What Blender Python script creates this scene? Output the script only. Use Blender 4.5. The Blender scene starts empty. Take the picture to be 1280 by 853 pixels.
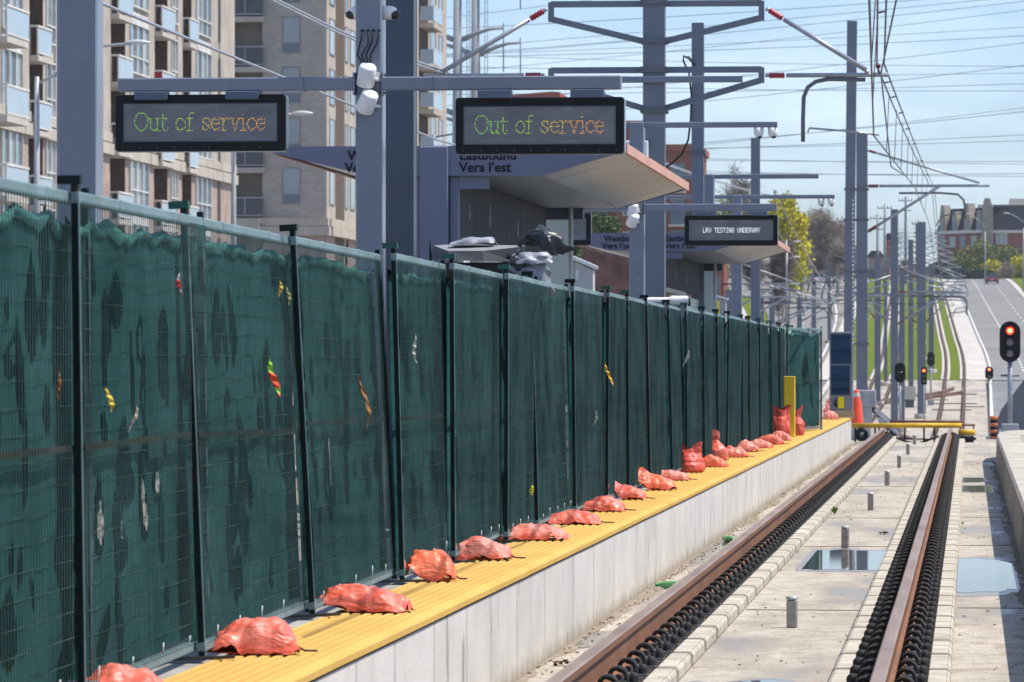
import bpy, bmesh, math, random
from mathutils import Vector, Matrix, noise as mnoise
R = math.radians
random.seed(7)
scene = bpy.context.scene
COL = scene.collection
# ------------------------------------------------------------------ camera
F = 6000.0                      # focal length in photo pixels (1280 wide)
CZ = 1.735
YAW = math.atan(572.0 / F); PITCH = math.atan(26.5 / F)
cam_d = bpy.data.cameras.new('Camera'); cam = bpy.data.objects.new('Camera', cam_d)
COL.objects.link(cam); scene.camera = cam
cam.location = (0, 0, CZ); cam.rotation_euler = (math.pi/2 + PITCH, 0, YAW)
cam_d.sensor_width = 36; cam_d.lens = F / 1280 * 36
cam_d.clip_start = 0.5; cam_d.clip_end = 6000
cam_d.dof.use_dof = True; cam_d.dof.focus_distance = 34; cam_d.dof.aperture_fstop = 13
_r = Vector((math.cos(YAW), math.sin(YAW), 0))
_f = Vector((-math.sin(YAW)*math.cos(PITCH), math.cos(YAW)*math.cos(PITCH), math.sin(PITCH)))
_u = Vector((math.sin(YAW)*math.sin(PITCH), -math.cos(YAW)*math.sin(PITCH), math.cos(PITCH)))
def ray(px, py): return (_r*((px-640)/F) + _u*(-(py-426.5)/F) + _f)
def P(px, py, Y):
    d = ray(px, py); t = Y/d.y
    return Vector((d.x*t, Y, CZ + d.z*t))
def X(px, Y): return P(px, 453, Y).x
def Z(py, Y, px=900): return P(px, py, Y).z
# ------------------------------------------------------------------ terrain profile
_pts = [(-80,0),(60,0),(104,0),(116,-.12),(150,-.75),(200,-1.75),(250,-2.25),(287,-1.97),(320,-1.42),(345,-.85),(374,.33),(430,2.55),(540,6.95),(640,10.95),(700,13.3),(740,14.5),(790,15.4),(900,16.2),(1600,17)]
def zt(y):
    for i in range(len(_pts)-1):
        (a,za),(b,zb) = _pts[i], _pts[i+1]
        if y <= b:
            t = (y-a)/(b-a); t = max(0,min(1,t))
            # catmull-ish tangent
            m0 = (zb-_pts[max(i-1,0)][1])/(b-_pts[max(i-1,0)][0]) if i>0 else 0
            j = min(i+2,len(_pts)-1); m1 = (_pts[j][1]-za)/(_pts[j][0]-a)
            if abs(zb-za) < .02: m0 = m1 = 0
            h=b-a; t2=t*t; t3=t2*t
            return (2*t3-3*t2+1)*za+(t3-2*t2+t)*h*m0+(-2*t3+3*t2)*zb+(t3-t2)*h*m1
    return _pts[-1][1]
def veer(y):
    if y < 380: return 0.0
    if y < 460: return -.0175*(y-380)**2/160
    return -.0175*40 - .0125*(y-460)
# ------------------------------------------------------------------ mesh builder
class MB:
    def __init__(s): s.v=[]; s.f=[]; s.m=[]; s.s=[]
    def face(s, pts, mi=0, sm=False):
        n=len(s.v); s.v += [tuple(p) for p in pts]; s.f.append(tuple(range(n,n+len(pts)))); s.m.append(mi); s.s.append(sm)
    def box(s, x0,y0,z0,x1,y1,z1, mi=0):
        if x1<x0: x0,x1=x1,x0
        if y1<y0: y0,y1=y1,y0
        if z1<z0: z0,z1=z1,z0
        n=len(s.v)
        s.v += [(x0,y0,z0),(x1,y0,z0),(x1,y1,z0),(x0,y1,z0),(x0,y0,z1),(x1,y0,z1),(x1,y1,z1),(x0,y1,z1)]
        for q in ((0,3,2,1),(4,5,6,7),(0,1,5,4),(1,2,6,5),(2,3,7,6),(3,0,4,7)):
            s.f.append(tuple(n+i for i in q)); s.m.append(mi); s.s.append(False)
        return s
    def bar(s, a, b, w, h, mi=0, up=(0,0,1)):
        a=Vector(a); b=Vector(b); d=(b-a).normalized(); up=Vector(up)
        if abs(d.dot(up))>.98: up=Vector((0,1,0))
        sx=d.cross(up).normalized(); sz=sx.cross(d).normalized()
        n=len(s.v)
        for p in (a,b):
            for (i,j) in ((-1,-1),(1,-1),(1,1),(-1,1)):
                s.v.append(tuple(p+sx*(i*w/2)+sz*(j*h/2)))
        for q in ((3,2,1,0),(4,5,6,7),(0,1,5,4),(1,2,6,5),(2,3,7,6),(3,0,4,7)):
            s.f.append(tuple(n+i for i in q)); s.m.append(mi); s.s.append(False)
        return s
    def tube(s, path, r, n=8, mi=0, cap=True, sm=True, close=False):
        path=[Vector(p) for p in path]; k=len(path)
        rs = r if isinstance(r,(list,tuple)) else [r]*k
        prev=None; base=len(s.v)
        for i,p in enumerate(path):
            d=(path[min(i+1,k-1)]-path[max(i-1,0)])
            d = d.normalized() if d.length>1e-9 else Vector((0,0,1))
            if prev is None:
                up=Vector((0,0,1)) if abs(d.z)<.9 else Vector((1,0,0))
                sx=d.cross(up).normalized()
            else:
                sx=(prev-d*prev.dot(d))
                sx=sx.normalized() if sx.length>1e-6 else d.orthogonal().normalized()
            prev=sx; sy=d.cross(sx)
            for j in range(n):
                t=2*math.pi*j/n
                s.v.append(tuple(p+sx*(rs[i]*math.cos(t))+sy*(rs[i]*math.sin(t))))
        for i in range(k-1):
            for j in range(n):
                a=base+i*n+j; b=base+i*n+(j+1)%n
                s.f.append((a,b,b+n,a+n)); s.m.append(mi); s.s.append(sm)
        if cap:
            s.f.append(tuple(base+j for j in range(n-1,-1,-1))); s.m.append(mi); s.s.append(False)
            s.f.append(tuple(base+(k-1)*n+j for j in range(n))); s.m.append(mi); s.s.append(False)
        return s
    def lathe(s, prof, c=(0,0,0), n=16, mi=0, sm=True, axis='z'):
        base=len(s.v); c=Vector(c); k=len(prof)
        for (r,h) in prof:
            for j in range(n):
                t=2*math.pi*j/n; a,b=r*math.cos(t), r*math.sin(t)
                q=(a,b,h) if axis=='z' else ((a,h,b) if axis=='y' else (h,a,b))
                s.v.append(tuple(c+Vector(q)))
        for i in range(k-1):
            for j in range(n):
                a=base+i*n+j; b=base+i*n+(j+1)%n
                q=(a,b,b+n,a+n) if axis!='y' else (a,a+n,b+n,b)
                s.f.append(q); s.m.append(mi); s.s.append(sm)
        return s
    def prism(s, poly, a, b, plane='xz', mi=0, sm=False):
        """poly: 2D outline; extruded from a to b along the remaining axis"""
        n=len(s.v); k=len(poly)
        def q(p,t):
            return (p[0],t,p[1]) if plane=='xz' else ((t,p[0],p[1]) if plane=='yz' else (p[0],p[1],t))
        for p in poly: s.v.append(q(p,a))
        for p in poly: s.v.append(q(p,b))
        s.f.append(tuple(range(n,n+k))); s.m.append(mi); s.s.append(False)
        s.f.append(tuple(range(n+2*k-1,n+k-1,-1))); s.m.append(mi); s.s.append(False)
        for i in range(k):
            j=(i+1)%k
            s.f.append((n+i,n+k+i,n+k+j,n+j)); s.m.append(mi); s.s.append(sm)
        return s
    def grid(s, nu, nv, fn, mi=0, sm=True, wrap_v=False):
        n=len(s.v)
        for i in range(nu+1):
            for j in range(nv if wrap_v else nv+1):
                s.v.append(tuple(fn(i/nu, j/nv)))
        w = nv if wrap_v else nv+1
        for i in range(nu):
            for j in range(nv):
                a=n+i*w+j; b=n+i*w+((j+1)%w if wrap_v else j+1)
                s.f.append((a,b,b+w,a+w)); s.m.append(mi); s.s.append(sm)
        return s
    def xf(s, fn, start=0):
        for i in range(start,len(s.v)): s.v[i]=tuple(fn(Vector(s.v[i])))
        return s
    def build(s, name, mats, parent=None, bevel=0, loc=None, fixn=True):
        me=bpy.data.meshes.new(name); me.from_pydata(s.v,[],s.f)
        if not isinstance(mats,(list,tuple)): mats=[mats]
        for m in mats: me.materials.append(m)
        me.polygons.foreach_set('material_index', s.m); me.polygons.foreach_set('use_smooth', s.s)
        if fixn or bevel:
            bm=bmesh.new(); bm.from_mesh(me)
            if bevel:
                es=[e for e in bm.edges if len(e.link_faces)==2 and e.calc_face_angle(0)>.6]
                bmesh.ops.bevel(bm, geom=es, offset=bevel, segments=1, affect='EDGES', clamp_overlap=True)
            bmesh.ops.recalc_face_normals(bm, faces=bm.faces)
            bm.to_mesh(me); bm.free()
        me.update()
        o=bpy.data.objects.new(name, me); COL.objects.link(o)
        if parent: o.parent=parent
        if loc is not None: o.location=loc
        return o
def tag(o, label=None, cat=None, group=None, kind=None):
    if label: o['label']=label
    if cat: o['category']=cat
    if group: o['group']=group
    if kind: o['kind']=kind
    return o
def empty(name, loc=(0,0,0), rz=0, label=None, cat=None, group=None):
    o=bpy.data.objects.new(name,None); COL.objects.link(o); o.empty_display_size=.1
    o.location=loc; o.rotation_euler=(0,0,rz)
    return tag(o,label,cat,group)
def struct(o): o['kind']='structure'; return o
KIDS={}
def kids(o): return [c for c in list(bpy.data.objects) if c.parent is o]
def copy_tree(o, loc=None, rz=None, label=None, top=True, _ch=None):
    if _ch is None:
        _ch={}
        for c in bpy.data.objects:
            if c.parent: _ch.setdefault(c.parent.name,[]).append(c)
    c=o.copy(); COL.objects.link(c)
    if loc is not None: c.location=loc
    if rz is not None: c.rotation_euler=(0,0,rz)
    if label: c['label']=label
    for ch in _ch.get(o.name,[]):
        d=copy_tree(ch,_ch=_ch,top=False); d.parent=c; d.matrix_parent_inverse=ch.matrix_parent_inverse.copy()
    return c
def ctext(body, size, m, parent, loc, rot=(math.pi/2,0,0), ext=.002, align='LEFT', bold=0, name='lettering'):
    cu=bpy.data.curves.new('t','FONT'); cu.body=body; cu.size=size; cu.extrude=ext; cu.align_x=align; cu.offset=bold
    cu.resolution_u=4
    t=bpy.data.objects.new('t',cu); COL.objects.link(t)
    dg=bpy.context.evaluated_depsgraph_get(); me=bpy.data.meshes.new_from_object(t.evaluated_get(dg))
    bpy.data.objects.remove(t)
    me.materials.clear(); me.materials.append(m)
    o=bpy.data.objects.new(name,me); COL.objects.link(o); o.parent=parent; o.location=loc; o.rotation_euler=rot
    return o
# ------------------------------------------------------------------ materials
def lin(c):
    c=c/255.0
    return c/12.92 if c<=.04045 else ((c+.055)/1.055)**2.4
def srgb(r,g,b): return (lin(r),lin(g),lin(b))
def N(nt, t, **kw):
    n=nt.nodes.new(t)
    for k,v in kw.items(): setattr(n,k,v)
    return n
def mat(name, col, rough=.6, metal=0, var=.12, vs=2.0, bump=0, bs=30, col2=None, stretch=(1,1,1), detail=5, spec=None, emis=None, estr=0, rvar=.1, bdist=.02, speck=0, speckcol=(.02,.02,.02), specks=60, coat=0):
    m=bpy.data.materials.new(name); m.use_nodes=True; nt=m.node_tree; L=nt.links
    b=nt.nodes['Principled BSDF']
    b.inputs['Roughness'].default_value=rough; b.inputs['Metallic'].default_value=metal
    if spec is None: spec = .5 if rough<.5 else (.2 if rough<.75 else .0)
    b.inputs['Specular IOR Level'].default_value=spec
    if coat: b.inputs['Coat Weight'].default_value=coat
    tc=N(nt,'ShaderNodeTexCoord'); oi=N(nt,'ShaderNodeObjectInfo')
    mul=N(nt,'ShaderNodeVectorMath',operation='SCALE'); L.new(tc.outputs['Object'],mul.inputs[0]); mul.inputs['Scale'].default_value=1
    mp=N(nt,'ShaderNodeMapping'); mp.inputs['Scale'].default_value=stretch; L.new(mul.outputs[0],mp.inputs['Vector'])
    off=N(nt,'ShaderNodeMath',operation='MULTIPLY'); L.new(oi.outputs['Random'],off.inputs[0]); off.inputs[1].default_value=37
    ad=N(nt,'ShaderNodeVectorMath',operation='ADD'); L.new(mp.outputs[0],ad.inputs[0]); L.new(off.outputs[0],ad.inputs[1])
    nz=N(nt,'ShaderNodeTexNoise'); nz.inputs['Scale'].default_value=vs; nz.inputs['Detail'].default_value=detail; nz.inputs['Roughness'].default_value=.62
    L.new(ad.outputs[0],nz.inputs['Vector'])
    rp=N(nt,'ShaderNodeValToRGB'); rp.color_ramp.elements[0].position=.3; rp.color_ramp.elements[1].position=.7
    c2 = col2 if col2 else tuple(x*(1-var*2.2) for x in col)
    c1 = col if col2 else tuple(min(1,x*(1+var)) for x in col)
    rp.color_ramp.elements[0].color=(*c2,1); rp.color_ramp.elements[1].color=(*c1,1)
    L.new(nz.outputs['Fac'],rp.inputs[0]); out=rp.outputs[0]
    if speck:
        n2=N(nt,'ShaderNodeTexNoise'); n2.inputs['Scale'].default_value=specks; n2.inputs['Detail'].default_value=3
        L.new(ad.outputs[0],n2.inputs['Vector'])
        r2=N(nt,'ShaderNodeValToRGB'); r2.color_ramp.elements[0].position=.60; r2.color_ramp.elements[1].position=.72
        r2.color_ramp.elements[0].color=(0,0,0,1); r2.color_ramp.elements[1].color=(speck,speck,speck,1)
        L.new(n2.outputs['Fac'],r2.inputs[0])
        mx=N(nt,'ShaderNodeMix',data_type='RGBA'); L.new(r2.outputs[0],mx.inputs['Factor']); L.new(out,mx.inputs['A']); mx.inputs['B'].default_value=(*speckcol,1)
        out=mx.outputs['Result']
    L.new(out,b.inputs['Base Color'])
    if rvar:
        mr=N(nt,'ShaderNodeMapRange'); mr.inputs['To Min'].default_value=max(0.02,rough-rvar); mr.inputs['To Max'].default_value=min(1,rough+rvar)
        L.new(nz.outputs['Fac'],mr.inputs['Value']); L.new(mr.outputs[0],b.inputs['Roughness'])
    if bump:
        nb=N(nt,'ShaderNodeTexNoise'); nb.inputs['Scale'].default_value=bs; nb.inputs['Detail'].default_value=4; L.new(ad.outputs[0],nb.inputs['Vector'])
        bp=N(nt,'ShaderNodeBump'); bp.inputs['Strength'].default_value=bump; bp.inputs['Distance'].default_value=bdist
        L.new(nb.outputs['Fac'],bp.inputs['Height']); L.new(bp.outputs[0],b.inputs['Normal'])
    if emis:
        b.inputs['Emission Color'].default_value=(*emis,1); b.inputs['Emission Strength'].default_value=estr
    m['_o']=0
    return m
M={}
M['steel']   = mat('painted_steel', (.172,.195,.245), .27, 0, .05, 1.5, col2=(.150,.170,.215), rvar=.05, speck=.18, speckcol=(.30,.30,.30), specks=5)
M['steel_d'] = mat('painted_steel_dark', (.10,.118,.15), .5, 0, .06, 1.5)
M['galv']    = mat('galvanised_tube', (.34,.355,.375), .38, .35, .12, 6)
M['galv_d']  = mat('weathered_tube', (.13,.14,.15), .45, .3, .15, 6)
M['black']   = mat('black_plastic', (.006,.0065,.008), .5, 0, .2, 10, spec=.25)
M['rubber']  = mat('black_rubber', (.014,.014,.016), .5, 0, .3, 40)
M['cable']   = mat('cable_black', (.02,.021,.023), .5)
M['wire']    = mat('copper_wire', (.11,.115,.12), .5, .3)
M['white']   = mat('white_casing', (.72,.72,.70), .4, 0, .04, 4)
M['red_ins'] = mat('red_insulator', (.36,.018,.028), .4)
M['far_ins']=mat('dull_insulator', (.20,.075,.06), .5)
M['brown_ins']=mat('brown_insulator', (.16,.035,.03), .35)
# ------------------------------------------------------------------ setting materials
def concrete_mat(name, base, dirt=.5, wet=True, seams=0):
    m=bpy.data.materials.new(name); m.use_nodes=True; nt=m.node_tree; L=nt.links; b=nt.nodes['Principled BSDF']
    tc=N(nt,'ShaderNodeTexCoord')
    def noise(sc,det=6,st=(1,1,1),r=.6):
        mp=N(nt,'ShaderNodeMapping'); mp.inputs['Scale'].default_value=st; L.new(tc.outputs['Object'],mp.inputs['Vector'])
        n=N(nt,'ShaderNodeTexNoise'); n.inputs['Scale'].default_value=sc; n.inputs['Detail'].default_value=det; n.inputs['Roughness'].default_value=r
        L.new(mp.outputs[0],n.inputs['Vector']); return n.outputs['Fac']
    def ramp(f,a,b_,c0,c1):
        r=N(nt,'ShaderNodeValToRGB'); r.color_ramp.elements[0].position=a; r.color_ramp.elements[1].position=b_
        r.color_ramp.elements[0].color=(*c0,1); r.color_ramp.elements[1].color=(*c1,1); L.new(f,r.inputs[0]); return r.outputs[0]
    def mix(f,a,b_,mode='MIX'):
        x=N(nt,'ShaderNodeMix',data_type='RGBA',blend_type=mode)
        for k,v in (('Factor',f),('A',a),('B',b_)):
            if hasattr(v,'is_linked') or hasattr(v,'links'): L.new(v,x.inputs[k])
            elif k=='Factor': x.inputs[k].default_value=v
            else: x.inputs[k].default_value=(*v,1)
        return x.outputs['Result']
    d=tuple(x*.78 for x in base)
    c=ramp(noise(1.3,7),.32,.66,d,base)
    big=noise(.45,6,(1.8,.42,1))
    c=mix(ramp(big,.46,.62,(0,0,0),(dirt,)*3),c,tuple(base[i]*(.50,.46,.41)[i] for i in range(3)))
    c=mix(ramp(noise(7,6,(1,.8,1)),.46,.66,(0,0,0),(.75,)*3),c,tuple(base[i]*(.60,.55,.48)[i] for i in range(3)))
    c=mix(ramp(noise(34,4),.55,.66,(0,0,0),(.85,)*3),c,tuple(base[i]*(.42,.38,.33)[i] for i in range(3)))
    c=mix(ramp(noise(2.6,7,(1,.6,1),.7),.54,.61,(0,0,0),(.6,)*3),c,tuple(base[i]*(.55,.49,.41)[i] for i in range(3)))
    c=mix(ramp(noise(5,6,(1,.5,1)),.58,.70,(0,0,0),(.5,)*3),c,tuple(base[i]*(.62,.56,.48)[i] for i in range(3)))
    L.new(c,b.inputs['Base Color'])
    b.inputs['Roughness'].default_value=.85; b.inputs['Specular IOR Level'].default_value=.14
    if wet:
        w=ramp(big,.50,.62,(.85,)*3,(.32,)*3); L.new(w,b.inputs['Roughness'])
    bp=N(nt,'ShaderNodeBump'); bp.inputs['Strength'].default_value=.35; bp.inputs['Distance'].default_value=.01
    L.new(noise(40,5),bp.inputs['Height']); L.new(bp.outputs[0],b.inputs['Normal'])
    return m
M['slab']=concrete_mat('slab_concrete',(.50,.46,.395),.8)
M['plinth']=mat('plinth_concrete',(.48,.44,.37),.85,0,.16,4,bump=.3,bs=60,speck=.4,speckcol=(.2,.18,.15))
M['kerb']=mat('kerb_concrete',(.45,.42,.37),.88,0,.16,1.2,bump=.5,bs=35,speck=.35,speckcol=(.2,.18,.15),specks=40)
def wall_concrete():
    m=bpy.data.materials.new('platform_wall_concrete'); m.use_nodes=True; nt=m.node_tree; L=nt.links; b=nt.nodes['Principled BSDF']
    tc=N(nt,'ShaderNodeTexCoord'); sep=N(nt,'ShaderNodeSeparateXYZ'); L.new(tc.outputs['Object'],sep.inputs[0])
    # board widths: voronoi cells along y
    cmb=N(nt,'ShaderNodeCombineXYZ'); L.new(sep.outputs['Y'],cmb.inputs['X'])
    vo=N(nt,'ShaderNodeTexVoronoi',voronoi_dimensions='1D',feature='DISTANCE_TO_EDGE'); vo.inputs['Scale'].default_value=.62; L.new(sep.outputs['Y'],vo.inputs['W'])
    vc=N(nt,'ShaderNodeTexVoronoi',voronoi_dimensions='1D',feature='F1'); vc.inputs['Scale'].default_value=.62; L.new(sep.outputs['Y'],vc.inputs['W'])
    def noise(sc,st,det=6):
        mp=N(nt,'ShaderNodeMapping'); mp.inputs['Scale'].default_value=st; L.new(tc.outputs['Object'],mp.inputs['Vector'])
        n=N(nt,'ShaderNodeTexNoise'); n.inputs['Scale'].default_value=sc; n.inputs['Detail'].default_value=det; L.new(mp.outputs[0],n.inputs['Vector']); return n.outputs['Fac']
    def ramp(f,a,b_,c0,c1):
        r=N(nt,'ShaderNodeValToRGB'); r.color_ramp.elements[0].position=a; r.color_ramp.elements[1].position=b_
        r.color_ramp.elements[0].color=(*c0,1); r.color_ramp.elements[1].color=(*c1,1); L.new(f,r.inputs[0]); return r.outputs[0]
    def mix(f,a,b_,mode='MIX'):
        x=N(nt,'ShaderNodeMix',data_type='RGBA',blend_type=mode)
        for k,v in (('Factor',f),('A',a),('B',b_)):
            if hasattr(v,'links'): L.new(v,x.inputs[k])
            elif k=='Factor': x.inputs[k].default_value=v
            else: x.inputs[k].default_value=(*v,1)
        return x.outputs['Result']
    c=ramp(noise(2.5,(1,.6,1)),.3,.7,(.53,.505,.46),(.63,.60,.55))
    sepc=N(nt,'ShaderNodeSeparateColor'); L.new(vc.outputs['Color'],sepc.inputs[0])
    mr=N(nt,'ShaderNodeMapRange'); mr.inputs['To Min'].default_value=.945; mr.inputs['To Max'].default_value=1.03; L.new(sepc.outputs[0],mr.inputs['Value'])
    sc=N(nt,'ShaderNodeVectorMath',operation='SCALE'); L.new(c,sc.inputs[0]); L.new(mr.outputs[0],sc.inputs['Scale']); c=sc.outputs[0]
    c=mix(ramp(noise(2.2,(1,.9,.22),5),.56,.72,(0,0,0),(.22,)*3),c,(.33,.325,.31))          # vertical drip stains
    c=mix(ramp(noise(6,(1,.8,.16),4),.64,.70,(0,0,0),(.55,)*3),c,(.14,.14,.135))
    c=mix(ramp(vo.outputs['Distance'],.012,.034,(.38,)*3,(0,0,0)),c,(.24,.235,.22))
    hz=N(nt,'ShaderNodeMapRange'); hz.inputs['From Min'].default_value=0; hz.inputs['From Max'].default_value=.2; L.new(sep.outputs['Z'],hz.inputs['Value'])
    hn=N(nt,'ShaderNodeMath',operation='ADD'); L.new(hz.outputs[0],hn.inputs[0]); L.new(noise(4,(1,1,1)),hn.inputs[1])
    c=mix(ramp(hn.outputs[0],.5,1.15,(.8,)*3,(0,0,0)),c,(.30,.255,.19))
    L.new(c,b.inputs['Base Color']); b.inputs['Roughness'].default_value=.9; b.inputs['Specular IOR Level'].default_value=0
    bp=N(nt,'ShaderNodeBump'); bp.inputs['Strength'].default_value=.3; bp.inputs['Distance'].default_value=.01
    L.new(noise(30,(1,1,1)),bp.inputs['Height']); L.new(bp.outputs[0],b.inputs['Normal'])
    return m
M['pwall']=wall_concrete()
M['asphalt']=mat('asphalt',(.20,.205,.215),.85,0,.10,.25,bump=.2,bs=8)
M['asph_far']=mat('asphalt_worn',(.215,.215,.21),.8,0,.08,.12)
M['pave']=mat('pavement_concrete',(.47,.45,.41),.85,0,.10,.4)
M['earth']=mat('earth',(.27,.26,.23),.9,0,.2,.1)
M['grass']=mat('grass_green',(.135,.168,.028),.9,0,.25,.30,col2=(.09,.125,.02),detail=8)
M['blade']=mat('grass_blade',(.145,.205,.03),.7,0,.3,3)
M['paint']=mat('road_paint',(.75,.75,.73),.6,0,.1,3)
M['greenlane']=mat('green_lane_paint',(.22,.52,.34),.7,0,.1,1)
M['yellow']=mat('tactile_yellow',(.62,.40,.125),.85,0,.10,1.2,col2=(.53,.325,.095),speck=.45,speckcol=(.40,.31,.17),specks=30,bump=.4,bs=120,bdist=.004)
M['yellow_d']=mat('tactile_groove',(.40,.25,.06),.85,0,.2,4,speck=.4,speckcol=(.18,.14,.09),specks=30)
M['platform']=mat('platform_concrete',(.32,.31,.29),.85,0,.15,2,speck=.6,speckcol=(.12,.11,.1),specks=40,bump=.3,bs=30)

def strip(name, x0f, x1f, ys, dz, m, nx=1, thick=None):
    mb=MB()
    rows=[]
    for y in ys:
        rows.append([(x0f(y)+(x1f(y)-x0f(y))*i/nx, y, zt(y)+dz) for i in range(nx+1)])
    for a,b in zip(rows,rows[1:]):
        for i in range(nx): mb.face([a[i],a[i+1],b[i+1],b[i]],0,True)
    return struct(mb.build(name,m,fixn=False))
def yr(a,b,st):
    n=max(1,int(round((b-a)/st))); return [a+(b-a)*i/n for i in range(n+1)]
c_=lambda v: (lambda y: v)
o_=lambda v: (lambda y: v+veer(y))
YS=yr(-60,60,20)+yr(62,400,6)[0:]+yr(408,820,12)+[900,1100,1400]
strip('ground',c_(-500),c_(500),YS,-.10,M['earth'],8)
strip('track_slab',c_(-9.2),c_(1.25),yr(-10,108,4),0,M['slab'],6)
# beyond the crossing: concrete of the junction
strip('track_slab',c_(-10.5),c_(1.25),yr(108.2,374,6),0,M['slab'],4)
strip('pavement',o_(-.35),o_(1.45),yr(374.2,790,8),.03,M['pave'])
GR=strip('grass_verge',o_(-11),o_(-.36),yr(374.2,790,8),.02,M['grass'])
# roads
strip('road',c_(1.55),c_(13),yr(-10,374,6),-.05,M['asphalt'],2)
strip('road',lambda y:1.46+veer(y),lambda y:9.4+veer(y),yr(374.2,800,8),.0,M['asph_far'],2)
strip('road',lambda y:-26,lambda y:-11.0,yr(-10,374,8),-.05,M['asphalt'],2)
strip('road',lambda y:-19.5+veer(y)-.00028*max(0,y-470)**2,lambda y:-12.3+veer(y)-.00028*max(0,y-470)**2*(.35),yr(374.2,800,8),.0,M['asph_far'],2)
strip('pavement',o_(-12.25),o_(-11.01),yr(374.2,790,8),.03,M['pave'])
strip('pavement',c_(-10.95),c_(-10.55),yr(-10,374,8),.05,M['pave'])
lx=lambda y: veer(y)-.00028*max(0,y-470)**2
strip('grass_verge',lambda y:-21.8+lx(y),lambda y:-19.6+lx(y),yr(374.2,790,8),.04,M['grass'])
strip('pavement',lambda y:-24.2+lx(y),lambda y:-21.85+lx(y),yr(374.2,790,8),.03,M['pave'])
strip('grass_verge',lambda y:-34+lx(y),lambda y:-24.25+lx(y),yr(374.2,790,8),.02,M['grass'])
strip('pavement',c_(-31),c_(-26.05),yr(-10,374,8),.08,M['pave'])
# right side verge and pavement near the hill top
strip('pavement',lambda y:9.45+veer(y),lambda y:10.2+veer(y),yr(374.2,800,8),.05,M['pave'])
strip('grass_verge',lambda y:10.25+veer(y),lambda y:30+veer(y),yr(374.2,760,8),.06,M['grass'])
strip('grass_verge',lambda y:-4,lambda y:26,yr(742,800,8),.09,M['grass'])
# lane markings on the far right road
mb=MB()
def mark(o,y0,y1,w,f=veer):
    mb.face([(o+f(y0)-w/2,y0,zt(y0)+.006),(o+f(y0)+w/2,y0,zt(y0)+.006),(o+f(y1)+w/2,y1,zt(y1)+.006),(o+f(y1)-w/2,y1,zt(y1)+.006)])
for y in yr(392,740,5.8): mark(4.35,y,y+2.2,.16)
for y in yr(388,740,13): mark(7.2,y,y+3,.13)
for y in yr(388,740,8): mark(1.75,y,y+8,.12)
struct(mb.build('lane_markings',M['paint'],fixn=False))
mb=MB()
for y in yr(388,740,8): mark(-12.7,y,y+8,.13,lambda y:veer(y)-.00028*max(0,y-470)**2*.35)
for y in yr(388,740,12): mark(-16,y,y+3,.13,lambda y:veer(y)-.00028*max(0,y-470)**2*.7)
struct(mb.build('lane_markings',M['paint'],fixn=False))
mb=MB()
for (a,b) in ((505,517),(522,530)):
    mb.face([(8.2+veer(a),a,zt(a)+.005),(9.3+veer(a),a,zt(a)+.005),(9.3+veer(b),b,zt(b)+.005),(8.2+veer(b),b,zt(b)+.005)])
struct(mb.build('bike_lane_paint',M['greenlane'],fixn=False))
mb=MB()
for (a,b) in ((470,486),(488,500)):
    mb.face([(-19.0+lx(a),a,zt(a)+.005),(-15.6+lx(a),a,zt(a)+.005),(-15.6+lx(b),b,zt(b)+.005),(-19.0+lx(b),b,zt(b)+.005)])
struct(mb.build('bike_lane_paint',M['greenlane'],fixn=False))
# ------------------------------------------------------------------ puddles
def water_mat():
    m=bpy.data.materials.new('puddle_water'); m.use_nodes=True; nt=m.node_tree; b=nt.nodes['Principled BSDF']; L=nt.links
    tc=N(nt,'ShaderNodeTexCoord'); n=N(nt,'ShaderNodeTexNoise'); n.inputs['Scale'].default_value=2.2; L.new(tc.outputs['Object'],n.inputs['Vector'])
    r=N(nt,'ShaderNodeValToRGB'); r.color_ramp.elements[0].color=(.05,.055,.05,1); r.color_ramp.elements[1].color=(.10,.10,.09,1); L.new(n.outputs['Fac'],r.inputs[0]); L.new(r.outputs[0],b.inputs['Base Color'])
    b.inputs['Roughness'].default_value=.03; b.inputs['IOR'].default_value=1.5
    return m
M['water']=water_mat(); M['wet']=mat('wet_concrete',(.22,.19,.15),.30,0,.2,5,col2=(.29,.255,.20))
def puddle(cx,cy,rx,ry,seed,clip=None):
    mb=MB(); rng=random.Random(seed); n=56; pts=[]
    for i in range(n):
        t=2*math.pi*i/n
        k=1+.32*mnoise.noise(Vector((math.cos(t)*1.3,math.sin(t)*1.3,seed)))+.16*mnoise.noise(Vector((math.cos(t)*4,math.sin(t)*4,seed+9)))
        e=.55
        x=cx+rx*k*math.copysign(abs(math.cos(t))**e,math.cos(t)); y=cy+ry*k*math.copysign(abs(math.sin(t))**e,math.sin(t))
        if clip: x=min(max(x,clip[0]),clip[1])
        pts.append((x,y,zt(cy)+.004))
    wb=MB(); wb.face([(cx+(p[0]-cx)*1.12+.02*mnoise.noise(Vector((p[0]*9,p[1]*3,seed))),cy+(p[1]-cy)*(1.18+.12*mnoise.noise(Vector((p[0]*5,p[1],seed+2)))),zt(cy)+.002) for p in pts]); struct(wb.build('wet_patch',M['wet'],fixn=False))
    mb.face(pts); return struct(mb.build('puddle',M['water'],fixn=False))
MID=(-1.545,-.755); RGT=(-.10,.435)
puddle(-1.0,42.2,.52,2.1,1,(-1.40,-.755))
puddle(.15,39.2,.30,2.9,2,(-.10,.36))
puddle(-1.2,25.0,.33,1.1,3,MID)
puddle(.12,24.6,.35,1.0,4,(-.10,.40))
puddle(.12,66,.28,1.6,5,(-.10,.30)); puddle(.05,71,.2,1.3,6,(-.10,.26))
puddle(-2.33,44.5,.10,3.0,8,(-2.45,-2.2)); puddle(-2.33,30.0,.08,.8,12,(-2.45,-2.2))
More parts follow.
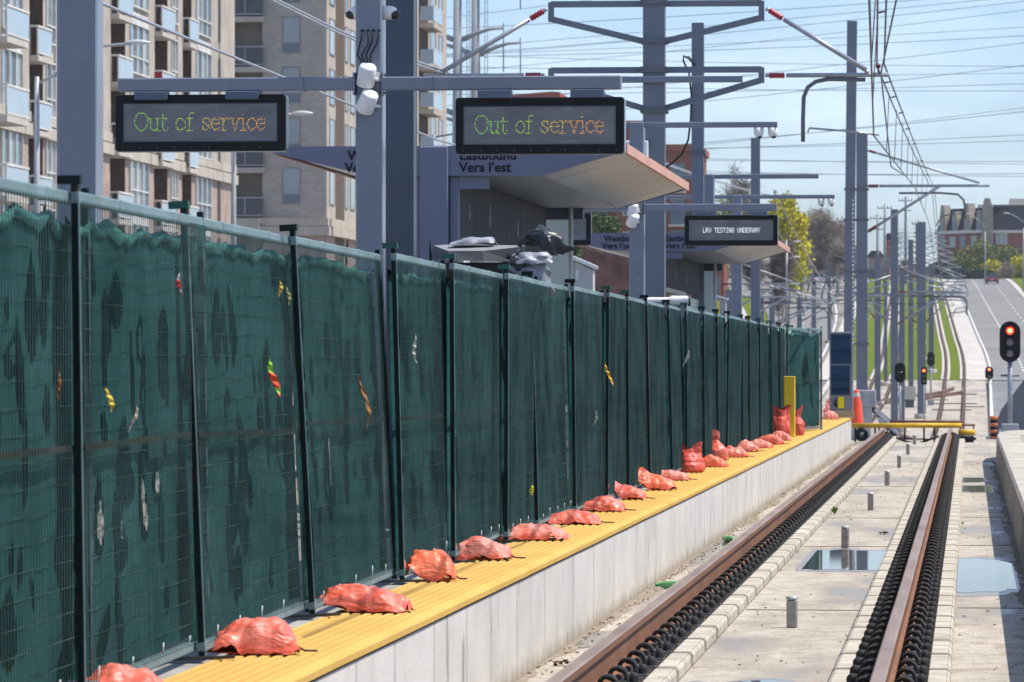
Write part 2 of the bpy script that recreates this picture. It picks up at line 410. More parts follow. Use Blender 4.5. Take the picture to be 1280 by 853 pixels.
# ------------------------------------------------------------------ track
M['rail_side']=mat('rusty_rail',(.235,.115,.062),.72,.1,.16,3,stretch=(1,.25,1),col2=(.155,.075,.045),bump=.25,bs=60,bdist=.004)
M['rail_top']=mat('worn_rail_head',(.315,.25,.21),.55,.25,.14,6,stretch=(1,.12,1),col2=(.21,.145,.11))
M['plgap']=mat('plinth_gap',(.20,.185,.16),.9,0,.2,4)
M['pad']=mat('rail_pad_dark',(.055,.05,.046),.8,0,.3,12)
M['clipgrey']=mat('fastener_grey',(.19,.20,.21),.5,.3,.2,30)
M['dust']=mat('dusty_rubber',(.038,.035,.032),.72,0,.45,18,col2=(.016,.016,.016),speck=.5,speckcol=(.12,.10,.08),specks=50)
XL=-1.155-.735; XR=-1.155+.735
PLZ=.085
def rail_profile(cx,z0=PLZ):
    return [(cx-.075,z0),(cx-.075,z0+.014),(cx-.014,z0+.040),(cx-.012,z0+.142),(cx-.036,z0+.156),(cx-.036,z0+.190),(cx-.028,z0+.197),
            (cx+.028,z0+.197),(cx+.036,z0+.190),(cx+.036,z0+.156),(cx+.012,z0+.142),(cx+.014,z0+.040),(cx+.075,z0+.014),(cx+.075,z0)]
def fastener_mb(side):
    mb=MB(); s=side
    mb.box(s*.055,-.055,0,s*.205,.055,.012,1)                    # plate
    for yo in (-.034,.0,.034):                                   # coil spring loops
        path=[(s*(.098+.046*math.cos(t)),yo+.017*t/math.pi,.040+.046*math.sin(t)) for t in [math.pi*(-.22+1.44*i/12) for i in range(13)]]
        mb.tube(path,.0115,6,0)
    mb.tube([(s*.098,-.05,.036),(s*.098,.05,.036)],.017,8,0)
    mb.box(s*.140,-.030,.012,s*.158,.030,.052,1); mb.tube([(s*.15,-.036,.05),(s*.15,.036,.05)],.011,6,1)
    prof=[(.031,.012),(.031,.036)]+[(.031*math.cos(a),.036+.03*math.sin(a)) for a in (R(25),R(50),R(70),R(88))]
    mb.lathe(prof,(s*.175,0,0),10,0)
    return mb
fr=fastener_mb(1); fl=fastener_mb(-1)
frm=fr.build('rail_fastener',[M['dust'],M['clipgrey']]); flm=fl.build('rail_fastener',[M['dust'],M['clipgrey']])
MESH_R,MESH_L=frm.data,flm.data
bpy.data.objects.remove(frm); bpy.data.objects.remove(flm)
def track_rail(cx,label,sides,y1=107.2):
    root=empty('track_rail',(cx,20,0),0,label,'rail','rails of the near track')
    off=Vector((-cx,-20,0))
    mb=MB()
    pr=rail_profile(cx); n=len(pr)
    y0=2.0
    ys=yr(y0,y1,7.5)
    base=0
    for y in ys:
        w=.004*mnoise.noise(Vector((y*.3,cx,0)))
        for (x,z) in pr: mb.v.append((x+w,y,z))
    for i in range(len(ys)-1):
        for j in range(n):
            a=i*n+j; b=i*n+(j+1)%n
            mb.f.append((a,b,b+n,a+n)); mb.m.append(1 if pr[j][1]>PLZ+.189 and pr[(j+1)%n][1]>PLZ+.189 else 0); mb.s.append(False)
    mb.f.append(tuple(range(n))); mb.m.append(0); mb.s.append(False)
    mb.xf(lambda p:p+off); mb.build('rail_bar',[M['rail_side'],M['rail_top']],root)
    # plinth blocks
    y=11.0; k=0; rest=MB()
    while y<y1-.5:
        mb=MB(); hw=.318; b=.016
        mb.prism([(-hw,0),(-hw,PLZ-b),(-hw+b,PLZ-.002),(hw-b,PLZ-.002),(hw,PLZ-b),(hw,0)],y+.09-20,y+1.27-20,'xz')
        mb.build('plinth_block',M['plinth'],root,bevel=.010)
        y+=1.36; k+=1
    # dark recess between the blocks
    mb=MB(); mb.prism([(-.3145,0),(-.3145,PLZ-.019),(-.301,PLZ-.0045),(.301,PLZ-.0045),(.3145,PLZ-.019),(.3145,0)],-9,y1-20.4,'xz'); mb.build('plinth_core',M['plgap'],root)
    mb=MB(); mb.box(-.205,-9,PLZ-.003,-.0705,y1-20.2,PLZ+.004); mb.box(.0705,-9,PLZ-.003,.205,y1-20.2,PLZ+.004); mb.build('rail_pad',M['pad'],root)
    per=100//len(sides); cnt=0; rest=MB(); y=15.0
    yy=[]; 
    while y<y1-.4: yy.append(y); y+=.68
    yy=[v for v in yy if v>20.6]+[v for v in yy if v<=20.6][::-1]
    for i,y in enumerate(yy):
        for s in sides:
            me=MESH_R if s>0 else MESH_L
            if i<per:
                o=bpy.data.objects.new('rail_fastener',me); COL.objects.link(o); o.parent=root; o.location=(0,y-20,PLZ)
            else:
                nb=len(rest.v); src=fr if s>0 else fl
                rest.v += [(v[0],v[1]+y-20,v[2]+PLZ) for v in src.v]
                rest.f += [tuple(q+nb for q in f) for f in src.f]; rest.m += src.m; rest.s += src.s
    r=rest.build('rail_fasteners_far',[M['dust'],M['clipgrey']],root); r['kind']='stuff'
    return root
track_rail(XL,'rusty rail beside the pale platform wall with one row of black spring clips',[1])
track_rail(XR,'rusty rail with black spring clips on both sides, beside the right hand puddle',[1,-1])
# tracks beyond the crossing, seen again on the rising ground
M['railfar']=mat('far_rail_rust',(.19,.11,.075),.6,.2,.15,1)
M['railshoe']=mat('far_rail_bed_dark',(.075,.065,.06),.8,0,.2,2)
def far_rail(o,label,y0,y1,group):
    root=empty('track_rail',(o,y0,zt(y0)),0,label,'rail',group)
    off=Vector((-o,-y0,-zt(y0)))
    mb=MB(); ys=yr(y0,y1,5)
    for hw,dz0,dz1,mi in ((.035,.10,.185,0),(.13,.0,.10,1)):
        n=len(mb.v)
        for y in ys:
            x=o+veer(y); z=zt(y)
            for (a,c) in ((-hw,dz0),(-hw,dz1),(hw,dz1),(hw,dz0)): mb.v.append((x+a+off.x,y+off.y,z+c+off.z))
        for i in range(len(ys)-1):
            for j in range(4):
                a=n+i*4+j; b=n+i*4+(j+1)%4
                mb.f.append((a,b,b+4,a+4)); mb.m.append(mi); mb.s.append(False)
    mb.build('rail_bar',[M['railfar'],M['railshoe']],root)
    mb=MB(); n=0                                             # concrete strip carrying the rail through the grass
    ys=yr(374.1,y1,8)
    for y in ys:
        x=o+veer(y)+off.x; z=zt(y)+off.z
        for (a,c) in ((-.34,-.05),(-.34,.075),(.34,.075),(.34,-.05)): mb.v.append((x+a,y+off.y,z+c))
    for i in range(len(ys)-1):
        for j in range(4):
            a=i*4+j; b=i*4+(j+1)%4; mb.f.append((a,b,b+4,a+4)); mb.m.append(0); mb.s.append(False)
    mb.build('rail_strip',M['pave'],root)
gA='rails of the far eastbound track'; gB='rails of the far westbound track'
far_rail(XL,'left rail of the far track climbing from the yellow bar into the grass',110,780,gA)
far_rail(XR,'right rail of the far track climbing from the yellow bar along the pale pavement',110,780,gA)
far_rail(XL-5.54,'left rail of the other far track behind the row of grey poles',110,780,gB)
far_rail(XR-5.54,'right rail of the other far track behind the row of grey poles',110,780,gB)
mb=MB()                                                      # crossover
for dx in (0,1.47):
    pts=[(-6.7+dx*.6,332),(-5.4+dx,340),(-3.4+dx,347),(-2.0+dx,352),(-1.2+dx*.5,358)]
    for (a,b) in zip(pts,pts[1:]): mb.bar((a[0],a[1],zt(a[1])+.13),(b[0],b[1],zt(b[1])+.13),.16,.22)
tag(mb.build('track_crossover',M['railfar']),'rusty diagonal crossover rails linking the two far tracks','crossover')
mb=MB()
for (x,y,w) in ((-1.2,318,2.6),(-1.0,333,3),(-.6,351,2.2),(-2.6,341,2.2),(.2,326,1.6)):
    mb.box(x-w/2,y,zt(y)+.01,x+w/2,y+.18,zt(y)+.07)
struct(mb.build('slab_joints',M['steel_d']))
mb=MB()
for y in (33.6,45.2,53.5,67,84):
    mb.box(-1.56,y,.001,-.75,y+.05,.004); mb.box(-.09,y+.4,.001,.43,y+.45,.004)
struct(mb.build('slab_joints',M['plgap']))
# drain studs between the rails
M['stud']=mat('stud_steel',(.36,.34,.31),.5,.3,.15,20); M['studcap']=mat('stud_cap',(.50,.50,.48),.4,.3,.1,20)
names=['steel stud nearest the camera standing between the rails','steel stud standing in the dark puddle between the rails','third steel stud between the rails, past the dark puddle','fourth steel stud between the rails, on dry slab before the wet patch','fifth small steel stud between the rails','small far steel stud between the rails','smallest steel stud between the rails, nearest the yellow bar']
for i,(y,lb) in enumerate(zip((31.4,44.9,56.4,67.8,79.2,90.5,101.5),names)):
    root=empty('track_stud',(-1.155,y,0),random.uniform(-.2,.2),lb,'stud','steel studs between the rails')
    mb=MB(); mb.box(-.034,-.034,0,.034,.034,.185); mb.build('post',M['stud'],root,bevel=.008)
    mb=MB(); mb.lathe([(.04,.186),(.041,.2),(.03,.208),(0.001,.21)],(0,0,0),12); mb.build('cap',M['studcap'],root)
# ------------------------------------------------------------------ platform
WX=-2.456; PZ=.582
root=empty('station_platform',(-3.94,30,0),0,'raised concrete platform with pale wall and ribbed yellow edge strip carrying the fence','platform')
Y1=100.2
mb=MB(); mb.box(-5.42-0,2,0,WX,Y1,PZ-.035); mb.xf(lambda p:p-Vector((-3.94,30,0)));
o=mb.build('wall',M['pwall'],root,loc=(0,0,0))
# keep wall material coordinates along the platform
mb=MB(); mb.box(-5.42,2.01,PZ-.035,-2.90,Y1-.01,PZ-.003); mb.xf(lambda p:p-Vector((-3.94,30,0))); mb.build('deck',M['platform'],root)
mb=MB()  # tactile strip with ribs
prof=[]; x=-2.905
prof.append((x,PZ-.034))
nr=8; wv=(2.905-2.456-.045)/nr
for i in range(nr):
    a=x+i*wv
    prof += [(a+.001,PZ-.004),(a+wv*.26,PZ-.004),(a+wv*.36,PZ+.012),(a+wv*.90,PZ+.012),(a+wv*.985,PZ-.004)]
e=WX+.012
prof += [(e-.055,PZ+.002),(e-.04,PZ+.014),(e-.012,PZ+.010),(e,PZ-.008),(e,PZ-.034)]
ys=yr(4,Y1-.02,.8); k=len(prof)
rngp=random.Random(5)
for y in ys:
    for (a,z) in prof: mb.v.append((a+3.94+.004*mnoise.noise(Vector((y*.4,1,2))),y-30,z+.0015*mnoise.noise(Vector((y*1.2,a*9,2)))))
for i in range(len(ys)-1):
    for j in range(k-1):
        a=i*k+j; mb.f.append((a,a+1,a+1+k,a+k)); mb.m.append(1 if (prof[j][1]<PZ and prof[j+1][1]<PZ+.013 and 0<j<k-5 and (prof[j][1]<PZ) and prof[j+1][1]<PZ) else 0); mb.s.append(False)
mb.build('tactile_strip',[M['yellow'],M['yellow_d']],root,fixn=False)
mb=MB(); mb.box(WX+.0005,4,PZ-.046,WX+.005,Y1-.03,PZ-.0345); mb.xf(lambda p:p-Vector((-3.94,30,0))); mb.build('edge_joint',mat('joint_dirt',(.13,.10,.07),.9),root)
# debris on the ballast-free slab by the wall and along the kerb
M['debris']=mat('dirt_debris',(.16,.12,.085),.95,0,.4,20)
mb=MB(); rg=random.Random(11)
for i in range(4200):
    q=rg.random()
    y=18+rg.random()*88
    if q<.5: x=-2.44+abs(rg.gauss(0,.08))
    elif q<.68: x=.43-abs(rg.gauss(0,.06)) if y<86 else rg.uniform(0,1)
    elif q<.85: x=rg.uniform(-1.58,-.74)
    else: x=rg.uniform(-.1,.42)
    if (40<y<45 and -1.45<x<-.74) or (35.5<y<43 and -.1<x<.40) or (23.5<y<26.5) or (64<y<73 and x>-.1): continue
    s=.003+.011*rg.random()**3
    if rg.random()<.03: s*=2
    c=Vector((x,y,.003)); a=rg.random()*6.28
    v=[c+Vector((math.cos(a+t)*s*rg.uniform(.6,1.5),math.sin(a+t)*s*rg.uniform(.6,1.5),rg.uniform(0,.3)*s)) for t in (0,1.6,3.1,4.7)]
    top=c+Vector((0,0,s*.8))
    for p,q2 in zip(v,v[1:]+v[:1]): mb.face([p,q2,top])
d=mb.build('debris',M['debris'],fixn=False); d['kind']='stuff'; d['label']='scattered dirt crumbs and dead leaves on the track slab'
M['leafdead']=mat('dead_leaf',(.14,.07,.035),.8,0,.3,20)
def leaf_pile(x,y,s,lb):
    mb=MB(); rg=random.Random(int(y*10))
    for i in range(16):
        c=Vector((x+rg.gauss(0,s*.5),y+rg.gauss(0,s*.9),.008+rg.random()*s*.45)); a=rg.random()*6.28; l=s*.5
        d=Vector((math.cos(a)*l,math.sin(a)*l,rg.uniform(-.3,.5)*l)); e=Vector((-d.y,d.x,rg.uniform(-.5,.8)*l))*.5
        mb.face([c-d,c+e,c+d,c-e])
    tag(mb.build('leaf_litter',M['leafdead'],fixn=False),lb,'leaves')
M['dirt']=mat('dirt_drift',(.23,.185,.135),.95,0,.3,9,col2=(.33,.29,.235),bump=.5,bs=60)
def drift(x0,dirn,y0,y1,wd,seed,lb):
    mb=MB(); ys=yr(y0,y1,.22); 
    for a,b in zip(ys,ys[1:]):
        wa,wb=[max(.0,wd*(.55+.9*mnoise.noise(Vector((y*.35,seed,0)))+.5*mnoise.noise(Vector((y*1.9,seed,4))))) for y in (a,b)]
        if wa+wb<.01: continue
        mb.face([(x0,a,.0035),(x0+dirn*wa,a,.0025),(x0+dirn*wb,b,.0025),(x0,b,.0035)])
    o=mb.build('dirt_drift',M['dirt'],fixn=False); o['kind']='stuff'; o['label']=lb
drift(-2.452,1,17,104,.13,1,'brown dirt drifted along the foot of the platform wall')
drift(.444,-1,26,84,.10,2,'brown dirt drifted along the foot of the kerb wall')
leaf_pile(-2.30,27.3,.055,'clump of brown dead leaves between wall and left rail')
leaf_pile(-.86,48.5,.05,'small heap of dead leaves beside the right rail past the puddle')
# green plastic bottles
def glass_mat(name,col,rough=.15,alpha=1,trans=0):
    m=bpy.data.materials.new(name); m.use_nodes=True; nt=m.node_tree; b=nt.nodes['Principled BSDF']; L=nt.links
    tc=N(nt,'ShaderNodeTexCoord'); n=N(nt,'ShaderNodeTexNoise'); n.inputs['Scale'].default_value=.6; L.new(tc.outputs['Object'],n.inputs['Vector'])
    r=N(nt,'ShaderNodeValToRGB'); r.color_ramp.elements[0].color=(*[x*.75 for x in col],1); r.color_ramp.elements[1].color=(*col,1); L.new(n.outputs['Fac'],r.inputs[0]); L.new(r.outputs[0],b.inputs['Base Color'])
    b.inputs['Roughness'].default_value=rough; b.inputs['Transmission Weight'].default_value=trans
    return m
M['bottle']=glass_mat('green_bottle_plastic',(.16,.50,.20),.12,trans=.35)
M['bottlecap']=mat('bottle_cap',(.05,.42,.14),.4)
def bottle(x,y,rz,lb,s=1):
    root=empty('plastic_bottle',(x,y,.034*s),rz,lb,'bottle','green bottles dropped on the track')
    mb=MB(); mb.lathe([(.001,-.11),(.026,-.108),(.032,-.09),(.032,.02),(.028,.035),(.032,.05),(.013,.095),(.012,.11)],(0,0,0),14,axis='y')
    mb.xf(lambda p:p*s); mb.build('bottle_body',M['bottle'],root)
    mb=MB(); mb.lathe([(.001,.128),(.0145,.127),(.0145,.108),(.001,.106)],(0,0,0),12,axis='y'); mb.xf(lambda p:p*s); mb.build('bottle_cap',M['bottlecap'],root)
bottle(-2.27,36.6,R(70),'crushed green plastic bottle lying nearest the camera by the platform wall')
bottle(-2.33,46.3,R(20),'green plastic bottle standing askew further along the platform wall')
M['weed']=mat('weed_leaf',(.12,.26,.03),.6,0,.3,10)
def weed(x,y,h,lb):
    mb=MB(); rg=random.Random(int(y*7))
    for i in range(22):
        a=rg.random()*6.28; l=h*rg.uniform(.5,1); w=h*.13; t=rg.uniform(.25,.7)
        p0=Vector((x,y,.0)); d=Vector((math.cos(a)*t,math.sin(a)*t,1)).normalized()*l; s=Vector((-math.sin(a),math.cos(a),0))*w
        m=p0+d*.6; mb.face([p0,m+s,p0+d+Vector((0,0,-.15*l)),m-s])
    tag(mb.build('weed',M['weed'],fixn=False),lb,'weed')
weed(-1.53,54.8,.13,'small green weed sprouting beside the left rail plinth')
weed(-.075,51.5,.045,'tiny green leaf lying beside the right rail plinth')
mb=MB(); rg=random.Random(2)
for i in range(5):
    a=i*1.25; mb.box(.36+math.cos(a)*.03,52+math.sin(a)*.12,0,.36+math.cos(a)*.03+.05,52+math.sin(a)*.12+.06,.03+.008*i)
tag(mb.build('crumpled_litter',M['kerb'],bevel=.008),'crumpled pale litter lying against the right kerb wall','litter')
# ------------------------------------------------------------------ kerb wall on the right
def kerb():
    mb=MB()
    inner=[(.445,y) for y in (6,30,60,76,82)]+[(.46,84.6),(.51,86.6),(.62,88),(.8,89),(1.1,89.7),(2.6,90.3)]
    outer=[(.83,y) for y in (6,30,60,76)]+[(.84,80)]+[(.86,82),(.90,83.6),(1.0,84.8),(1.15,85.5),(1.4,85.9),(2.6,86.3)]
    H=.485; n=len(inner)
    for (a,b) in zip(inner,outer):
        c=(a[0]+(b[0]-a[0])*.10,a[1]+(b[1]-a[1])*.10)
        mb.v += [(a[0],a[1],0),(a[0]+.012,a[1],H-.03),(c[0],c[1],H),(b[0],b[1],H),(b[0],b[1],-.02)]
    for i in range(n-1):
        for j in range(4):
            a=i*5+j; mb.f.append((a,a+1,a+6,a+5)); mb.m.append(0); mb.s.append(False)
    mb.f.append((0,1,2,3,4)); mb.m.append(0); mb.s.append(False)
    mb.f.append(tuple((n-1)*5+j for j in (4,3,2,1,0))); mb.m.append(0); mb.s.append(False)
    return tag(mb.build('kerb_wall',M['kerb']),'low rough concrete kerb wall curving away at the right edge','kerb wall')
kerb()
struct(strip('road_island',c_(.84),c_(1.8),yr(6,86,8),.20,M['pave']))
# white barrier kerb beyond the junction
mb=MB(); ys=yr(122,372,10)
for y in ys:
    x=.88+.0028*(y-122); z=zt(y)
    mb.v += [(x-.16,y,z),(x-.13,y,z+.26),(x+.05,y,z+.26),(x+.12,y,z-.05)]
for i in range(len(ys)-1):
    for j in range(3): a=i*4+j; mb.f.append((a,a+1,a+5,a+4)); mb.m.append(0); mb.s.append(False)
mb.f.append((0,1,2,3)); mb.m.append(0); mb.s.append(False)
tag(mb.build('road_kerb',mat('white_kerb',(.66,.65,.62),.8,0,.1,.4)),'long pale kerb dividing the far track slab from the right road','kerb')
# ------------------------------------------------------------------ screened fence
def cloth_mat(name, col, col2):
    m=bpy.data.materials.new(name); m.use_nodes=True; nt=m.node_tree; L=nt.links; b=nt.nodes['Principled BSDF']
    tc=N(nt,'ShaderNodeTexCoord'); oi=N(nt,'ShaderNodeObjectInfo')
    off=N(nt,'ShaderNodeMath',operation='MULTIPLY'); L.new(oi.outputs['Random'],off.inputs[0]); off.inputs[1].default_value=50
    def noise(sc,st,det=5):
        mp=N(nt,'ShaderNodeMapping'); mp.inputs['Scale'].default_value=st; L.new(tc.outputs['Object'],mp.inputs['Vector'])
        a=N(nt,'ShaderNodeVectorMath',operation='ADD'); L.new(mp.outputs[0],a.inputs[0]); L.new(off.outputs[0],a.inputs[1])
        n=N(nt,'ShaderNodeTexNoise'); n.inputs['Scale'].default_value=sc; n.inputs['Detail'].default_value=det; L.new(a.outputs[0],n.inputs['Vector']); return n.outputs['Fac']
    r=N(nt,'ShaderNodeValToRGB'); r.color_ramp.elements[0].position=.32; r.color_ramp.elements[1].position=.68
    r.color_ramp.elements[0].color=(*col2,1); r.color_ramp.elements[1].color=(*col,1); L.new(noise(1.7,(1,1,.55)),r.inputs[0])
    r2=N(nt,'ShaderNodeValToRGB'); r2.color_ramp.elements[0].position=.55; r2.color_ramp.elements[1].position=.8; r2.color_ramp.elements[0].color=(0,0,0,1); r2.color_ramp.elements[1].color=(.45,)*3+(1,)
    L.new(noise(5,(1.6,1,.12),4),r2.inputs[0])
    mx=N(nt,'ShaderNodeMix',data_type='RGBA'); L.new(r2.outputs[0],mx.inputs['Factor']); L.new(r.outputs[0],mx.inputs['A']); mx.inputs['B'].default_value=(col[0]*1.9+.01,col[1]*1.5,col[2]*1.6,1)
    L.new(mx.outputs['Result'],b.inputs['Base Color']); b.inputs['Roughness'].default_value=.62; b.inputs['Specular IOR Level'].default_value=.0
    # woven ribs
    sx=N(nt,'ShaderNodeTexWave',wave_type='BANDS',bands_direction='X'); sx.inputs['Scale'].default_value=38; L.new(tc.outputs['Object'],sx.inputs['Vector'])
    bp=N(nt,'ShaderNodeBump'); bp.inputs['Strength'].default_value=.35; bp.inputs['Distance'].default_value=.004; L.new(sx.outputs['Fac'],bp.inputs['Height']); L.new(bp.outputs[0],b.inputs['Normal'])
    return m
M['cloth']=cloth_mat('green_screen_cloth',(.028,.090,.088),(.015,.056,.056))
M['cloth_b']=cloth_mat('green_screen_cloth_dark',(.012,.057,.052),(.007,.035,.034))
M['cloth_brown']=cloth_mat('faded_screen_cloth',(.075,.072,.058),(.035,.058,.05))
M['slit']=mat('screen_slit_dark',(.002,.014,.014),1,0,.2,3,rvar=0)
M['gap']=mat('torn_hole_backing',(.38,.37,.34),.9,0,.7,16,stretch=(1,1,3))
M['hem']=mat('screen_hem_teal',(.075,.20,.185),.8,0,.2,4)
M['frame']=mat('fence_frame_grey_teal',(.20,.30,.31),.5,.2,.22,2,col2=(.11,.17,.175),speck=.5,speckcol=(.16,.07,.035),specks=9)
M['post']=mat('fence_post_dark',(.008,.018,.017),.6,0,.2,3,spec=.12,speck=.5,speckcol=(.13,.05,.025),specks=4)
M['clamp']=mat('fence_clamp_green',(.03,.11,.085),.55,0,.2,5)
M['mesh']=mat('fence_wire',(.10,.18,.168),.8,0,.25,2,speck=.5,speckcol=(.12,.07,.04),specks=12)
M['mesh_h']=mat('fence_wire_dull',(.06,.095,.088),.85,0,.35,3)
M['rustrail']=mat('fence_mid_rail',(.062,.042,.03),.8,0,.3,3,col2=(.02,.03,.028),bump=.3,bs=40)
M['foot']=mat('fence_foot_steel',(.09,.075,.06),.6,.3,.2,10)
FX=-2.955; FH=1.70; FG='green screened fence panels along the platform'
def Yof(px,lat):
    d=ray(px,300); return lat/d.x*d.y
FD=[10.0]+[Yof(px,FX+.02) for px in (-115,101,252,390,502,566,632,671,718,758,785,812,840,858,880,897,908,928,937,950,964,975,984)]
def fence_panel(A,B,label,idx,cloth='cloth',nslit=12,tears=(),lean=0,top_gap=.0,dz=0):
    A=Vector((A[0],A[1],PZ)); B=Vector((B[0],B[1],PZ)); d=B-A; Ln=d.length
    root=empty('fence_panel',A+Vector((0,0,dz)),math.atan2(d.y,d.x),label,'fence panel',FG)
    root.rotation_euler[0]=lean
    rg=random.Random(idx*13+1)
    # local: x along panel, -y toward the track (camera side), z up
    mb=MB(); t=.024
    mb.bar((0,0,.06),(Ln,0,.06),.035,.036,0); 
    mb.build('bottom_rail',M['frame'],root,bevel=.004); mb=MB()
    mb.bar((0,0,FH),(Ln,0,FH),.030,.042,0)
    for s in (.30,.72): mb.box(Ln*s-.03,-.0175,FH-.0235,Ln*s+.03,.0175,FH+.0235,0)
    mb.build('top_rail',M['frame'],root,bevel=.005)
    for x in (.025,Ln-.03):
        mb=MB(); mb.box(x-.022,-.0125,.02,x+.022,.0105,FH+.045); mb.build('post',M['post'],root)
        mb=MB(); mb.box(x-.0235,-.0165,.02,x-.010,-.013,FH+.02); mb.build('post_edge',M['frame'],root)
    mb=MB(); mb.box(-.006,-.022,FH+.0455,.048,.055,FH+.074); mb.build('clamp',M['clamp'] if rg.random()<.55 else M['post'],root)
    mb=MB(); mb.bar((.05,-.012,.86+rg.uniform(-.02,.02)),(Ln-.05,-.012,.86+rg.uniform(-.02,.02)),.012,.022); mb.build('mid_rail',M['rustrail'],root)
    mb=MB(); w=.0016
    nv=int(Ln/.05)
    for i in range(1,nv):
        x=Ln*i/nv; mb.box(x-.0024,-.0225,.07,x+.0022,-.0197,FH-.01)
    k=19
    for j in range(1,k):
        z=.07+(FH-.08)*j/k; mb.box(.02,-.0248,z-.0009,Ln-.02,-.0228,z+.0009,1)
    mb.build('wire_mesh',[M['mesh'],M['mesh_h']],root)
    # cloth
    ties=[0]; 
    while ties[-1]<Ln-.6: ties.append(ties[-1]+rg.uniform(.38,.8))
    ties.append(Ln)
    dr=[rg.uniform(.008,.034) for _ in ties]; dr[0]+=rg.choice([0,.01,.03])
    if idx<3: dr=[v+rg.uniform(0,.028) for v in dr]
    def top(x):
        for i in range(len(ties)-1):
            if x<=ties[i+1]+1e-6:
                u=(x-ties[i])/(ties[i+1]-ties[i]); return FH-.042-top_gap-.012*(rg0[i]*(1-u)+rg0[i+1]*u)-dr[i]*(4*u*(1-u))**.8
        return FH-.05
    rg0=[rg.random() for _ in range(len(ties)+1)]
    sd=idx*7.31
    def off(x,z):
        v=Vector((x*1.6+sd,z*.7,sd*.3)); w_=mnoise.noise(v)*.034+mnoise.noise(Vector((x*4.2+z*.9+sd,z*.8,3)))*.022+mnoise.noise(Vector((x*7+z*5,z*3-x*4+sd,8)))*.006
        e=min(1,min(x,Ln-x)/.12)
        return .034-w_*.7*max(0,e)
    mb=MB(); nu=max(24,int(Ln/.05)); nvv=30
    def fn(u,v):
        x=.012+(Ln-.024)*u; zb=.085+.03*mnoise.noise(Vector((x*2+sd,0,0))); z=zb+(top(x)-zb)*v
        return (x,max(.004,off(x,z)),z)
    mb.grid(nu,nvv,fn,0,True)
    def lens(x,z,w_,h_,sl,mi,dd=.006):
        n=9; L_=[];Rr=[]
        for i in range(n+1):
            t=i/n; ww=w_/2*math.sin(math.pi*t**.8)**.9
            zz=z-h_/2+h_*t; xx=x+sl*(t-.5)*h_
            a=max(.06,min(Ln-.06,xx-ww)); b=max(.06,min(Ln-.06,xx+ww*.75))
            L_.append((a,max(.001,off(a,zz)-dd),zz)); Rr.append((b,max(.001,off(b,zz)-dd),zz))
        for i in range(n): mb.face([L_[i],Rr[i],Rr[i+1],L_[i+1]],mi)
    for i in range(nslit):
        row=i%3; x=rg.uniform(.15,Ln-.15); z=(.45,.95,1.3)[row]+rg.gauss(0,.17); 
        kk=rg.random(); lens(x,z,rg.uniform(.05,.13) if kk<.35 else rg.uniform(.12,.32),rg.uniform(.08,.2) if kk<.35 else rg.uniform(.16,.42),rg.gauss(-.1,.3),1,rg.uniform(.004,.008))
    for (x,z,w_,h_) in tears:
        lens(x,z,w_*1.7,h_*1.9,-.05,1,.005); lens(x,z-.12*h_,w_,h_,-.05,2,.008)
    for i in range(int(Ln/.7) if idx<9 else 0):
        x=.25+i*.7+rg.uniform(-.05,.05); mb.tube([(x,-.024,.085),(x+.004,-.027,.11+rg.uniform(0,.03))],.0022,4,3)
    mb.build('screen_cloth',[M[cloth],M['slit'],M['gap'],M['white']],root,fixn=False)
    mb=MB()
    def fh(u,v):
        x=.012+(Ln-.024)*u; z=top(x)-.055*v*(.8+.5*mnoise.noise(Vector((x*6,sd,1)))); y=off(x,z)-.010-.012*math.sin(math.pi*v)
        return (x,max(.0005,y),z+.004)
    mb.grid(nu*2,3,fh,0,True); mb.build('screen_hem',M['hem'],root,fixn=False)
    mb=MB(); mb.box(-.02,-.13,-.0+.012,.012,.30,.024); mb.box(.02,-.10,.012,.035,.22,.02); mb.build('foot',M['foot'],root)
    return root
LB=['dark green fence panel mostly outside the left edge, before the first black post','green fence panel at the left edge with sagging hem open under the rail',
'green fence panel with torn pale holes low down and a red and white scrap','green fence panel with an orange and lime vest showing through a slit','green fence panel with orange timber showing behind its lower half','green fence panel behind the upright orange sandbag',
'green fence panel behind the wide flat sandbag, pale streaks near its base','narrow green fence panel with yellow writing scrap near its foot','green fence panel with a smooth lightly wrinkled screen right of the yellow scrap','green fence panel with an orange tape tail hanging at its middle',
'dark green fence panel just right of the orange tape tail','dark green fence panel with pale folds behind the pointed sandbag','brownish faded fence panel behind the long flat sandbag','dark green fence panel with pale torn strip near the two eared sandbag',
'dark fence panel behind the two eared sandbag, plain and smooth','dark green fence panel behind the sandbag with a tall tied neck','narrow dark fence panel right of the tied neck sandbag','grey streaked fence panel behind the stacked sandbag pair',
'narrow green fence panel right of the grey streaked one','brown faded fence panel far along the row','teal fence panel in pale folds left of the yellow bollard','dark green narrow fence panel with black post left of the bollard','dark fence panel just behind the standing red sandbag']
CL=['cloth']*8+['cloth','cloth_b','cloth_b','cloth_b','cloth_brown','cloth_b','cloth_b','cloth_b','cloth_b','cloth','cloth_b','cloth_brown','cloth','cloth_b','cloth_b']
